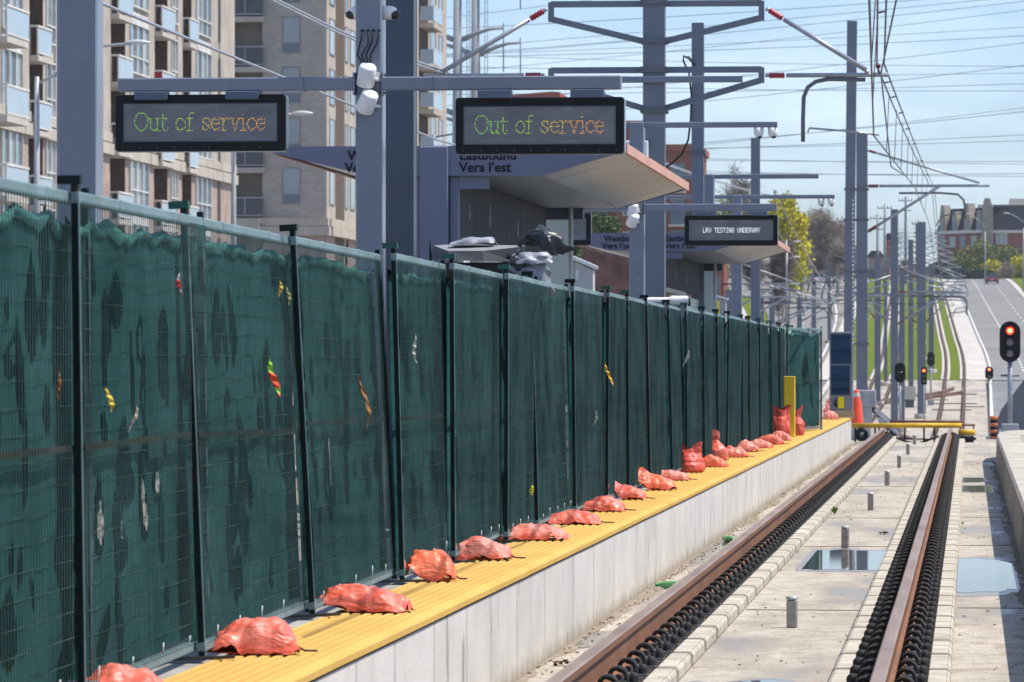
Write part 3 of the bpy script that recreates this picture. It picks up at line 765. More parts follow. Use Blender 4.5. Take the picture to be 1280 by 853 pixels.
for i in range(len(FD)-1):
    jit=(.0,.0,.01,-.01,.035,.02,-.03,.0)[i%8]
    ov=(.46,.44,.48,.30,.28,.46,.44,.46)[i%8]
    a=(FX+.02,FD[i]); b=(FX-.03-abs(jit)*.5,FD[i+1]+ov)
    tears=()
    if i==2: tears=((.62,.62,.10,.16),(1.02,.60,.16,.14),(1.08,.50,.20,.10),(1.55,.68,.12,.18),(1.62,.60,.16,.10),(2.02,.72,.10,.10))
    if i==6: tears=((.55,.42,.05,.25),)
    if i==4: tears=((1.2,.75,.05,.3),)
    fence_panel(a,b,LB[i],i,CL[i],(32 if i<5 else (24 if i<9 else 9)),tears,lean=R({2:-.8,3:-2.4,4:-3.0,5:-1.5,6:-.3,7:.1,8:-1.6,9:-.6,10:.3,12:-1.2,13:-1.5,17:.8}.get(i,-.4)))
# swung gate panel, facing the camera, near the bollard, and the short return behind it
fence_panel((X(984,78.2),78.2),(X(1026,80.2)-.0,80.6),'grey green fence panel swung square to the camera right of the yellow bollard',40,'cloth',14,(),0)
fence_panel((FX-.02,80.9),(FX-.02,83.6),'green fence panel seen edge on right behind the swung panel',41,'cloth_b',3)
fence_panel((FX-.02,84.2),(FX+.0,88.6),'last dark green fence panel before the blue display case',42,'cloth_b',3)
# scraps hanging on the fence
def scrap(px,py,Y,h,col,lb,w=.035,sl=.2,nm='tape_scrap',col2=None):
    x=FX+.035; d=ray(px,py); t=x/d.x; p=Vector((x,d.y*t,CZ+d.z*t)); rg=random.Random(px); hw=w*.32*Y/15*.55
    mb=MB(); n=8; L_=[];R_=[]
    for i in range(n+1):
        t=i/n; a=hw*.62*(.06+math.sin(math.pi*t)**1.4*rg.uniform(.6,1.15)); o=sl*.35*h*(t-.5)+.10*h*math.sin(t*4+px)
        z=p.z-h*(t-.5); q=Vector((p.x+hw*.8,p.y,z))
        L_.append(q+Vector((o-a,-.4*a,rg.gauss(0,.012*h)))); R_.append(q+Vector((o+a,.4*a+rg.gauss(0,.3)*a,rg.gauss(0,.03*h))))
    for i in range(n):
        mi=1 if (col2 and i>=n//2-1 and i not in (6,)) else 0
        m_=(L_[i]+R_[i]+L_[i+1]+R_[i+1])/4+Vector((0,-hw*.35*(1 if i%2 else -.6),0))
        for a,b in ((L_[i],R_[i]),(R_[i],R_[i+1]),(R_[i+1],L_[i+1]),(L_[i+1],L_[i])): mb.face([a,b,m_],mi)
    ms=[mat('scrap',col,.6,0,.15,20)]
    if col2: ms.append(mat('scrap_b',col2,.6,0,.15,20))
    tag(mb.build(nm,ms,fixn=False),lb,'scrap','scraps caught on the fence')
scrap(70,481,15,.10,(.28,.14,.06),'brown dead leaf scrap stuck in the fence near the left edge',.06,.6,'leaf_scrap')
scrap(131,500,16,.09,(.72,.55,.06),'short yellow tape scrap on the fence near the left edge',.09,.4)
scrap(164,523,17,.10,(.55,.50,.36),'cream tape scrap below and right of the short yellow one',.05,-.3)
scrap(223,354,18,.09,(.70,.66,.62),'red and white scrap poking through the green screen',.05,.1,col2=(.5,.04,.03))
scrap(337,472,20,.17,(.35,.70,.06),'orange and lime vest scrap showing through the green screen',.11,.15,'vest_scrap',(.85,.10,.03))
scrap(346,361,20,.07,(.55,.42,.09),'mustard scrap high on the fence above the vest scrap',.07,.3)
scrap(357,370,20,.09,(.30,.28,.10),'dull olive scrap just right of the mustard one',.05,0)
scrap(451,502,23,.26,(.30,.13,.04),'narrow orange timber edge visible through a slit in the screen',.07,0,'timber_scrap')
scrap(517,436,26,.16,(.50,.47,.38),'pale twisted strip on the fence right of the double post',.05,.6)
scrap(758,468,39,.20,(.75,.42,.04),'bent orange tape tail dangling on the dark fence',.06,.35)
scrap(661,613,32,.07,(.70,.65,.05),'bright yellow scrap low on the narrow fence panel',.07,.5)
scrap(741,524,38,.15,(.42,.40,.34),'pale frayed strip on the fence below the orange tape tail',.035,-.6)
scrap(855,448,50,.20,(.40,.42,.38),'whitish torn strip on a dark far fence panel',.04,-.5)
# ------------------------------------------------------------------ sandbags
def bag_mat(name,col,pale,dust=.5):
    m=bpy.data.materials.new(name); m.use_nodes=True; nt=m.node_tree; L=nt.links; b=nt.nodes['Principled BSDF']
    tc=N(nt,'ShaderNodeTexCoord'); oi=N(nt,'ShaderNodeObjectInfo')
    off=N(nt,'ShaderNodeMath',operation='MULTIPLY'); L.new(oi.outputs['Random'],off.inputs[0]); off.inputs[1].default_value=30
    a=N(nt,'ShaderNodeVectorMath',operation='ADD'); L.new(tc.outputs['Object'],a.inputs[0]); L.new(off.outputs[0],a.inputs[1])
    n=N(nt,'ShaderNodeTexNoise'); n.inputs['Scale'].default_value=9; n.inputs['Detail'].default_value=6; L.new(a.outputs[0],n.inputs['Vector'])
    r=N(nt,'ShaderNodeValToRGB'); r.color_ramp.elements[0].position=.36; r.color_ramp.elements[1].position=.66; r.color_ramp.elements[0].color=(*col,1); r.color_ramp.elements[1].color=(*pale,1); L.new(n.outputs['Fac'],r.inputs[0])
    n2=N(nt,'ShaderNodeTexNoise'); n2.inputs['Scale'].default_value=34; n2.inputs['Detail'].default_value=3; L.new(a.outputs[0],n2.inputs['Vector'])
    r2=N(nt,'ShaderNodeValToRGB'); r2.color_ramp.elements[0].position=.6; r2.color_ramp.elements[1].position=.70; r2.color_ramp.elements[0].color=(0,0,0,1); r2.color_ramp.elements[1].color=(dust,)*3+(1,)
    L.new(n2.outputs['Fac'],r2.inputs[0])
    mx=N(nt,'ShaderNodeMix',data_type='RGBA'); L.new(r2.outputs[0],mx.inputs['Factor']); L.new(r.outputs[0],mx.inputs['A']); mx.inputs['B'].default_value=(.20,.10,.09,1)
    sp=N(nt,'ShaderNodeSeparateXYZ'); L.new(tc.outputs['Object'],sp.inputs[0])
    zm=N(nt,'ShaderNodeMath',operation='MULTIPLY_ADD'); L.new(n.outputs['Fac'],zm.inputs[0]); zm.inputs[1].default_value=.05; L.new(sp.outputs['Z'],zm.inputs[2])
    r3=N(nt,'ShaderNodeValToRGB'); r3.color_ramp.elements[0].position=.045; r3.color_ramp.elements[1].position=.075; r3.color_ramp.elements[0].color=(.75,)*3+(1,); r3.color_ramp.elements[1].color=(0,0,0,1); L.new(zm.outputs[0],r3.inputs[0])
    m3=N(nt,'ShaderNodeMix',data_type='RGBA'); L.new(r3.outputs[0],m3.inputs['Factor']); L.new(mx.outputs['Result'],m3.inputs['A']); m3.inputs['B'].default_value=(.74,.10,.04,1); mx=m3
    L.new(mx.outputs['Result'],b.inputs['Base Color']); b.inputs['Roughness'].default_value=.42; b.inputs['Specular IOR Level'].default_value=.5
    try:
        b.inputs['Subsurface Weight'].default_value=.0
    except Exception: pass
    w=N(nt,'ShaderNodeTexNoise'); w.inputs['Scale'].default_value=14; w.inputs['Detail'].default_value=3; w.inputs['Distortion'].default_value=1.2
    mp=N(nt,'ShaderNodeMapping'); mp.inputs['Scale'].default_value=(.6,1.7,1.3); L.new(a.outputs[0],mp.inputs['Vector']); L.new(mp.outputs[0],w.inputs['Vector'])
    bp=N(nt,'ShaderNodeBump'); bp.inputs['Strength'].default_value=.7; bp.inputs['Distance'].default_value=.02; L.new(w.outputs['Fac'],bp.inputs['Height']); L.new(bp.outputs[0],b.inputs['Normal'])
    return m
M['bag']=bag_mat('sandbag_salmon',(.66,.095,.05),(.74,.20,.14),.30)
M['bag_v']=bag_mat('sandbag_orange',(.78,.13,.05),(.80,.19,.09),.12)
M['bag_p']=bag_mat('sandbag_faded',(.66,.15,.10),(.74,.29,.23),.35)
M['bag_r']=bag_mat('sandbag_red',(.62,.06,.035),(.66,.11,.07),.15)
M['ink']=mat('bag_print',(.03,.022,.022),.7,0,.3,20)
M['twine']=mat('bag_tie',(.045,.035,.03),.7,0,.3,20)
def fbm(v,o=3):
    s=0;a=1
    for i in range(o): s+=a*mnoise.noise(v); v=v*2.03+Vector((3.1,1.7,9.2)); a*=.5
    return s
BG='orange sandbags along the platform edge'
def sandbag(px,py_base,wpx,hpx,Y,label,m='bag',kind='lie',seed=1,rz=0,prop=0,z0=None,group=BG,tilt=0):
    sc=Y/F; c=P(px,py_base,Y); L=wpx*sc; H=hpx*sc
    z0=PZ+.012 if z0 is None else z0
    root=empty('sandbag',(c.x,Y,z0),R(rz),label,'sandbag',group)
    mb=MB()
    sv=Vector((seed*3.7,seed*1.3,seed*.9))
    if kind=='lie':
        W=min(.34,max(.22,L*.75)); rgb=random.Random(seed*5+1); pk=rgb.uniform(-.35,.2); a_=rgb.uniform(2.4,3.4)+(2 if seed==9 else 0); fold=rgb.uniform(.5,1)
        def shape(u,v,top):
            # u along the bag (-1..1), v across
            cu=max(0,1-abs(u)**a_)**.5; cv=max(0,1-abs(v)**2.6)**.5
            x=u*L/2*(1-.06*(1-abs(v)**2)*(1 if abs(u)>.9 else .6)); y=v*W/2*(1-.07*(1-abs(u)**2)) 
            if u>.62: y*=1-.38*(u-.62)/.38*(.5+.5*fold)
            f=cu*cv*(1-.28*abs(u-pk))
            q=Vector((x*7,y*7,0))+sv
            wr=.10-(.5-abs(mnoise.noise(Vector((x*8+y*4,y*13,seed)))))*.0+abs(mnoise.noise(Vector((x*8+y*5,y*13,seed))))*.42-.10+abs(mnoise.noise(Vector((x*18-y*9,y*24,seed+5))))*.20-.06
            ed=.5+.5*max(abs(u),abs(v))
            if top: z=H*(.10+.88*f*(1+.30*mnoise.noise(q*.8)+.14*mnoise.noise(q*2.1)))+H*(wr-.10)*ed*.8+H*.10*math.sin(v*9+u*5+seed)*abs(u)**3
            else: z=H*.08*(1-f)-0
            z=max(z,.004 if top else 0)
            z+=prop*H*max(0,-u-.1)**1.25*1.15
            x+=prop*.10*L*max(0,-u-.1)
            return Vector((x,y,z))
        mb.grid(46,26,lambda u,v:shape(2*u-1,2*v-1,True),0,True)
        mb.grid(30,16,lambda u,v:shape(2*u-1,2*v-1,False),0,True)
        if tilt:
            rt=Matrix.Rotation(R(tilt),4,'Y'); mb.xf(lambda p:rt@p); mz=min(v[2] for v in mb.v); mx_=sum(v[0] for v in mb.v)/len(mb.v)
            k=hpx*sc/(max(v[2] for v in mb.v)-mz); mb.xf(lambda p:Vector((p.x-mx_,p.y,(p.z-mz)*k)))
        # sewn seam fringe at the fence end
        if not tilt:
            z_e=shape(-1,0,True).z
            def fe(u,v):
                p=shape(-1,2*v-1,True); return (p.x-.045*L*u,p.y*(1+.06*u),max(.003,p.z+H*.06*u*math.sin(v*11+seed)+prop*H*.25*u))
            mb.grid(3,16,fe,0,True)
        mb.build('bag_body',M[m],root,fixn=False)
        if seed%3!=1 and not tilt:
            mb=MB(); mb.tube([(L*.47,-W*.06,H*.18),(L*.55,-W*.10,.014),(L*.70,-W*.05,.012)],.0045,5); mb.build('tie_string',M['twine'],root)
    else:
        ears = kind=='ears'
        W=L/2
        key=[(0,.74),(.06,.95),(.2,1.0),(.38,.95),(.52,.74),(.64,.47),(.72,.42),(.84,.55),(1,.62)] if kind=='up' else ([(0,.80),(.06,.98),(.25,1.0),(.45,.93),(.58,.78),(.7,.66),(.85,.66),(1,.70)] if ears else [(0,.85),(.05,.98),(.3,1.0),(.6,.92),(.75,.80),(.88,.84),(1,.95)])
        def rad(t):
            for (a,ra),(b,rb_) in zip(key,key[1:]):
                if t<=b:
                    k=(t-a)/(b-a); k=k*k*(3-2*k); return ra+(rb_-ra)*k
            return key[-1][1]
        def fn(u,v):
            th=2*math.pi*v; t=u
            r=W*rad(t)
            q=Vector((math.cos(th)*1.1,math.sin(th)*1.1,t*2.6))+sv
            r*=1+.16*fbm(q,3)+max(0,t-.35)*.30*math.sin(th*4+seed)+.05*abs(math.sin(th*7+t*6+seed))
            flat=.85 if t<.4 else max(.16,.85-.95*(t-.4))
            x=r*math.cos(th); y=r*math.sin(th)*flat
            z=H*t
            if t>.6: z+=H*(.16 if ears else .09)*(t-.6)/.4*(math.cos(2*th+.4) if ears else math.sin(th*2+seed))-H*.08*(t-.6)
            x+=-prop*H*max(0,t-.3)**1.3*.7
            return (x,y,max(.001,z*(1+.05*mnoise.noise(q*2))))
        mb.grid(40,44,fn,0,True,wrap_v=True)
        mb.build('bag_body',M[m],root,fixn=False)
    return root
dB=lambda py: (CZ-PZ-.012)*F/(py-453)
S=sandbag
S(146,872,128,46,16.1,'salmon sandbag cut off by the bottom edge of the picture',kind='lie',seed=2,rz=14)
S(319,822,112,54,dB(821),'big crumpled salmon sandbag, the largest whole one in front of the torn panel',kind='lie',seed=5,rz=10,m='bag')
S(459,768,112,34,dB(767),'long salmon sandbag with a raised folded end, second from the picture bottom',kind='lie',seed=4,rz=-8,prop=.35,m='bag')
S(539,729,64,40,dB(728),'bright orange sandbag slumped upright against a fence post','bag_v','lie',9,8,.30)
S(602,702,80,30,dB(701),'wide flat faded sandbag with printing just right of the bright orange one','bag_p','lie',6,0)
S(670,677,82,21,dB(676),'low pale salmon sandbag right of the wide flat one','bag_p','lie',7,-6)
S(716,657,74,18,dB(656),'salmon sandbag with a bright orange underside below the yellow scrap','bag','lie',8,6)
S(752,641,62,18,dB(640),'short plump salmon sandbag with flat sewn end, before the two pointed ones','bag','lie',11,0)
S(783,626,52,20,dB(625),'sandbag propped on the fence, first of the two with a raised pointed end','bag','lie',12,0,.75)
S(816,614,60,21,dB(613),'larger red salmon sandbag with a tall pointed end, second of the pointed pair','bag_v','lie',13,4,.75)
S(841,602,44,15,dB(601),'small flat salmon sandbag left of the two eared one','bag_p','lie',14,0)
S(862,592,38,35,dB(591),'crumpled red sandbag standing up with two ears','bag_r','ears',15,0,.05)
S(891,585,40,15,dB(584),'low vivid sandbag lying at the foot of the two eared one','bag_v','lie',16,0)
S(895,577,30,38,dB(577),'sandbag sitting up with a tall tied neck leaning to the fence','bag','up',17,0,.3)
S(918,573,36,14,dB(572),'red ended sandbag lying right of the one with a tall neck','bag','lie',18,5)
S(906,565,30,12,dB(568)+1.1,'pale sandbag squeezed behind the red ended one against the fence','bag_p','lie',19,-8)
S(934,566,32,14,dB(565),'crumpled pinkish sandbag in the middle of the far heap','bag_p','lie',20,12)
S(950,561,34,11,dB(560),'flat pale sandbag in front of the far heap, dusty top','bag_p','lie',22,0)
S(962,553,36,14,dB(556),'orange sided sandbag left of the yellow bollard','bag','lie',23,-5)
S(976,547,28,12,dB(551),'small pale sandbag tucked behind the orange sided one','bag_p','lie',25,0)
S(975.5,547,24,40,72.0,'red sandbag standing upright left of the yellow bollard','bag_r','open',26,0,.0)
S(996,545,19,36,dB(544.5),'narrow red sandbag standing upright right of the yellow bollard','bag_r','up',27,0,-.05)
S(1007,537,26,11,dB(537),'flat salmon sandbag below the swung fence panel','bag_v','lie',28,0)
S(1038,522,20,12,dB(524.5),'front pale sandbag of the small pile at the platform end','bag_p','lie',29,0)
S(1050,519,24,9,dB(522),'right pale sandbag of the small pile at the platform end','bag_p','lie',31,0)
S(1040,514,22,12,dB(521),'back pale sandbag of the small pile at the platform end','bag_p','lie',32,0,z0=PZ+.10)
S(1039,509,13,13,dB(519.5),'rounded salmon sandbag on top of the small pile at the platform end','bag','lie',34,0,z0=PZ+.20)
S(524,694,34,10,27.0,'bit of a red sandbag peeping from under the fence behind the bright orange bag','bag_r','lie',35,0)
S(672,655,20,7,33.2,'bit of a red sandbag peeping from under the fence behind the pale salmon bag','bag_r','lie',37,0)
# ------------------------------------------------------------------ bollard
M['boll']=mat('bollard_yellow',(.88,.60,.015),.4,0,.06,3)
p=P(987,545,73.8)
root=empty('bollard',(p.x,73.8,PZ+.01),0,'bright yellow square bollard between two upright red sandbags','bollard')
mb=MB(); mb.box(-.085,-.085,0,.085,.085,.905); mb.build('post',M['boll'],root,bevel=.008)
mb=MB(); mb.box(-.085,-.085,.906,.085,.085,.925); mb.build('cap',M['boll'],root,bevel=.005)
mb=MB(); mb.box(-.12,-.12,0,.12,.12,.012); mb.build('base_plate',M['boll'],root)
# ------------------------------------------------------------------ blue display case at the platform end
M['blueglass']=mat('dark_blue_glass',(.016,.055,.115),.08,0,.6,1.6,col2=(.005,.02,.045),stretch=(.7,1,5))
M['greypanel']=mat('grey_panel',(.20,.21,.235),.5,0,.06,2)
M['ybright']=mat('bright_yellow',(.85,.68,.02),.5)
Yd=99.0; x0=X(1037,Yd); x1=X(1066,Yd); zt0=Z(415,Yd,1050); 
root=empty('display_case',((x0+x1)/2,Yd,PZ),0,'grey display case with dark blue glass panes at the platform end','display case')
w=(x1-x0)/2; H=zt0-PZ
mb=MB(); mb.box(-w,-.06,0,w,.10,H); mb.build('cabinet',M['greypanel'],root,bevel=.01)
mb=MB(); mb.box(-w+.03,-.072,H*.63,w-.035,-.0605,H-.05); mb.build('glass_pane',M['blueglass'],root)
mb=MB(); mb.box(-w+.03,-.072,H*.27,w-.06,-.0605,H*.61); mb.build('glass_pane',M['blueglass'],root)
mb=MB(); mb.box(-.07,-.09,H*.06+.1,.06,-.062,H*.25); mb.build('yellow_marker',M['ybright'],root)
mb=MB(); mb.tube([(-.08,-.085,H*.09+.08),(-.13,-.09,H*.16),(-.08,-.085,H*.24)],.03,8); mb.build('hose_loop',M['cable'],root)
mb=MB(); mb.box(-w-.02,-.12,.0,w+.02,.12,.16); mb.build('plinth',mat('tan_plinth',(.42,.34,.22),.8),root)
# ------------------------------------------------------------------ sign posts with crossbars, displays, cameras, speakers
CX=-3.94
M['screen']=mat('led_screen_grey',(.115,.115,.125),.35,0,.3,5.0,col2=(.165,.165,.17),stretch=(1,1,2.0),detail=2)
M['dirt']=mat('screen_dirt',(.21,.215,.225),.7,0,.1,9)
M['darkdome']=mat('camera_lens_dark',(.02,.02,.02),.1)
M['hanger']=mat('hanger_steel',(.10,.125,.18),.5,0,.05,2)
PGR='grey posts carrying crossbars along the platform'
def sign_post(Y,label,low=True,high=True,top=4.02,px=None):
    root=empty('sign_post',(CX if px is None else X(px,Y),Y,PZ),0,label,'sign post',PGR)
    zc=CZ-PZ
    mb=MB(); mb.box(-.0875,-.11,0,.0875,.11,top); mb.build('post',M['steel'],root,bevel=.012)
    mb=MB(); mb.box(-.16,-.18,0,.16,.18,.03); mb.build('base_plate',M['steel_d'],root)
    if low:
        z=1.84+zc
        for s in (-1,1):
            mb=MB(); a,b=(.089,1.675) if s>0 else (-1.675,-.089)
            mb.box(a,-.15,z-.045,b,-.06,z+.045); mb.build('crossbar',M['steel'],root,bevel=.008)
        mb=MB(); mb.box(-.43,-.152,z-.047,-.426,-.058,z+.047); mb.box(.43,-.152,z-.047,.434,-.058,z+.047); mb.build('joint_line',M['steel_d'],root)
        for xc in (-1.45,-.84,.84,1.45):
            mb=MB(); mb.box(xc-.11,-.16,z-.10,xc+.11,-.05,z-.046); mb.build('sign_hanger',M['hanger'],root,bevel=.004)
    if low:
        for s in (-1,1):
            mb=MB(); z=1.84+zc; mb.box(s*.0885,-.153,z-.075,s*.099,-.02,z+.075)
            for bz in (-.06,.06): mb.lathe([(.010,0),(.010,s*.010),(.001,s*.011)],(s*.099,-.09,z+bz),6,axis='x')
            mb.build('joint_plate',M['steel'],root)
    if high:
        z=2.83+zc
        for s in (-1,1):
            mb=MB(); a,b=(.089,1.675) if s>0 else (-1.675,-.089)
            mb.box(a,-.05,z-.033,b,.03,z+.033); mb.build('crossbar',M['steel'],root,bevel=.006)
    return root
sign_post(21.3,'thick grey post nearest the camera, rising out of the frame at the upper left',px=100)
p1=sign_post(31.6,'grey post with crossbar holding the two out of service displays',True,True,px=463.5)
sign_post(57.2,'grey post carrying the testing underway display and white speakers',True,True,px=796.5)
sign_post(73.2,'grey post behind the testing underway display with an upper bar, left of two bare poles',False,True,px=886)
sign_post(82.2,'far grey post whose upper bar ends in two dome cameras beside the tall pole',False,True,px=921)
# four loose cables on the first post
root=empty('speaker_cable',(CX,31.6-.115,CZ),0,'four black cables looping from holes down to the upper speaker','cable')
for i in range(4):
    x=-.055+.037*i; z0=(453-36)/F*31.5
    mb=MB(); mb.tube([(x,0,z0),(x+.004,-.03,z0-.01),(x-.012+.018*(i==1),-.04,z0-.09),(x-.03-.008*i,-.035,z0-.16),(-.035+.012*i,-.03,z0-.235)],.0055,6); mb.build('cable_strand',M['cable'],root)
    mb=MB(); mb.lathe([(.011,-.004),(.011,.003),(.001,.003)],(x,.001,z0),10,axis='y'); mb.build('grommet',M['black'],root)
def speaker(Y,dx,zrel,tilt,label,s=1.0,yaw=0):
    root=empty('loudspeaker',(CX+dx,Y-.16,CZ+zrel),yaw,label,'speaker','white loudspeakers on the grey posts')
    rt=Matrix.Rotation(tilt,4,'X')@Matrix.Rotation(.18,4,'Y')
    mb=MB(); r=.062*s; h=.135*s
    mb.lathe([(.001,h/2+.004),(r*.8,h/2),(r*.93,h/2-.012),(r,-h/2),(r*.985,-h/2-.003)],(0,0,0),24); mb.xf(lambda p:rt@p); mb.build('housing',M['white'],root)
    mb=MB(); mb.lathe([(r*.96,-h/2-.003),(r*.5,-h/2-.006),(.001,-h/2-.007)],(0,0,0),24); mb.xf(lambda p:rt@p); mb.build('grille',mat('speaker_grille',(.42,.41,.37),.6,0,.1,30),root)
    mb=MB(); mb.box(.03,.03,-.02,.08,.10,.02); mb.tube([(.05,.0,-.03),(.09,.03,-.03)],.012,8); mb.build('bracket',M['white'],root)
speaker(31.6,-.02,(453-93)/F*31.6,R(28),'upper white cylindrical speaker on the near post, pointing down')
speaker(31.6,-.015,(453-126)/F*31.6,R(38),'lower white cylindrical speaker on the near post, tilted below the upper one',1,.35)
speaker(57.2,-.05,(453-262)/F*57.2,R(20),'upper white speaker on the testing underway post',1.0)
speaker(57.2,-.05,(453-275)/F*57.2,R(35),'lower white speaker tilted on the testing underway post',1.1,.3)
def dome(x,Y,z,label,side=0,s=1):
    root=empty('dome_camera',(x,Y,z),0,label,'camera','white dome cameras on the posts and bars')
    r=.052*s
    mb=MB()
    if side:
        mb.lathe([(.001,-.09*side),(r,-.088*side),(r,.01*side),(r*.95,.03*side),(r*.7,.055*side),(.001,.07*side)],(0,0,0),18,axis='x')
        mb.build('housing',M['white'],root)
        mb=MB(); mb.lathe([(.032,.03*side),(.030,.062*side),(.015,.082*side),(.001,.086*side)],(0,-.012,-.012),14,axis='x'); mb.build('lens_bubble',M['darkdome'],root)
    else:
        mb.lathe([(.001,0),(r,-.002),(r*1.03,-.06*s),(r*.9,-.085*s),(r*.6,-.108*s),(.001,-.115*s)],(0,0,0),18); mb.build('housing',M['white'],root)
        mb=MB(); mb.lathe([(.03*s,-.098*s),(.02*s,-.116*s),(.001,-.122*s)],(.012,-.02,0),12); mb.build('lens_bubble',M['darkdome'],root)
dome(X(448,31.6)-.0,31.6,CZ+(453-13)/F*31.6,'white dome camera on the left side of the near post',-1,.9)
dome(X(481,31.6)+.02,31.6,CZ+(453-13)/F*31.6,'white dome camera on the right side of the near post',1,.9)
dome(X(948.5,57.2),57.2,CZ+2.83-.034,'left dome camera hanging under the bar above the testing underway display',0,1.1)
dome(X(966,57.2),57.2,CZ+2.83-.034,'right dome camera hanging under the bar above the testing underway display',0,1.1)
dome(X(1026.5,82.2),82.2,CZ+2.83-.034,'left dome camera under the far bar beside the tall pole',0,1.1)
dome(X(1039,82.2),82.2,CZ+2.83-.034,'right dome camera under the far bar beside the tall pole',0,1.1)
# ---- LED lettering
EM={}
def led(name,col,s):
    m=mat(name,tuple(c*.3 for c in col),.5,0,.05,3,emis=col,estr=s); return m
LED=[led('led_green',(.24,.62,.05),1.0),led('led_lime',(.42,.58,.04),1.0),led('led_amber',(.66,.45,.04),1.0),led('led_orange',(.74,.32,.06),1.05)]
LEDW=led('led_white',(.75,.80,.85),1.0)
def arc(cx,cy,rx,ry,a0=0,a1=360,n=28): return [(cx+rx*math.cos(R(a0+(a1-a0)*i/n)),cy+ry*math.sin(R(a0+(a1-a0)*i/n))) for i in range(n+1)]
GL={'O':(7.6,[arc(3.7,5,3.5,5)]),
'u':(6.6,[[(0,6.6),(1.3,6.6),(1.3,1.5)],arc(2.9,1.6,1.6,1.6,180,350,10),[(4.8,6.6),(4.8,0)],[(4.8,0),(5.9,0)],[(3.7,6.6),(4.8,6.6)]]),
't':(4.6,[[(1.4,8.8),(1.4,1.2),(2.1,.1),(3.2,.1),(3.9,1)],[(0,6.6),(3.4,6.6)]]),
'o':(5.8,[arc(2.6,3.3,2.4,3.3,n=20)]),
'f':(4.6,[[(0,0),(2.8,0)],[(1.4,0),(1.4,8.6),(2.2,9.9),(3.3,10),(3.9,9.4)],[(0,6.6),(3.2,6.6)]]),
's':(4.9,[[(4,4.9),(3.9,6.3),(2.3,6.6),(.7,6.1),(.5,4.7),(2.1,3.6),(3.8,2.5),(4,1),(2.3,0),(.6,.4),(.3,1.8)]]),
'e':(5.4,[[(.3,3.5),(4.7,3.5),(4.2,5.5),(2.5,6.6),(.9,5.7),(.3,3.5),(.8,1.1),(2.6,0),(4.6,1)]]),
'r':(4.9,[[(0,6.6),(1.3,6.6),(1.3,0)],[(0,0),(2.7,0)],[(1.3,4.4),(2.3,6.2),(3.7,6.6),(4.2,5.7)]]),
'v':(6.0,[[(.8,6.6),(2.9,0),(5,6.6)],[(0,6.6),(1.8,6.6)],[(4.1,6.6),(5.8,6.6)]]),
'i':(3.2,[[(0,6.6),(1.3,6.6),(1.3,0)],[(0,0),(2.6,0)],[(1.2,8.9),(1.3,9.2)]]),
'c':(5.1,[[(4.3,4.9),(3.8,6.3),(2.4,6.6),(.9,5.7),(.3,3.5),(.8,1.1),(2.6,0),(4.4,1.1)]]),' ':(3.6,[])}
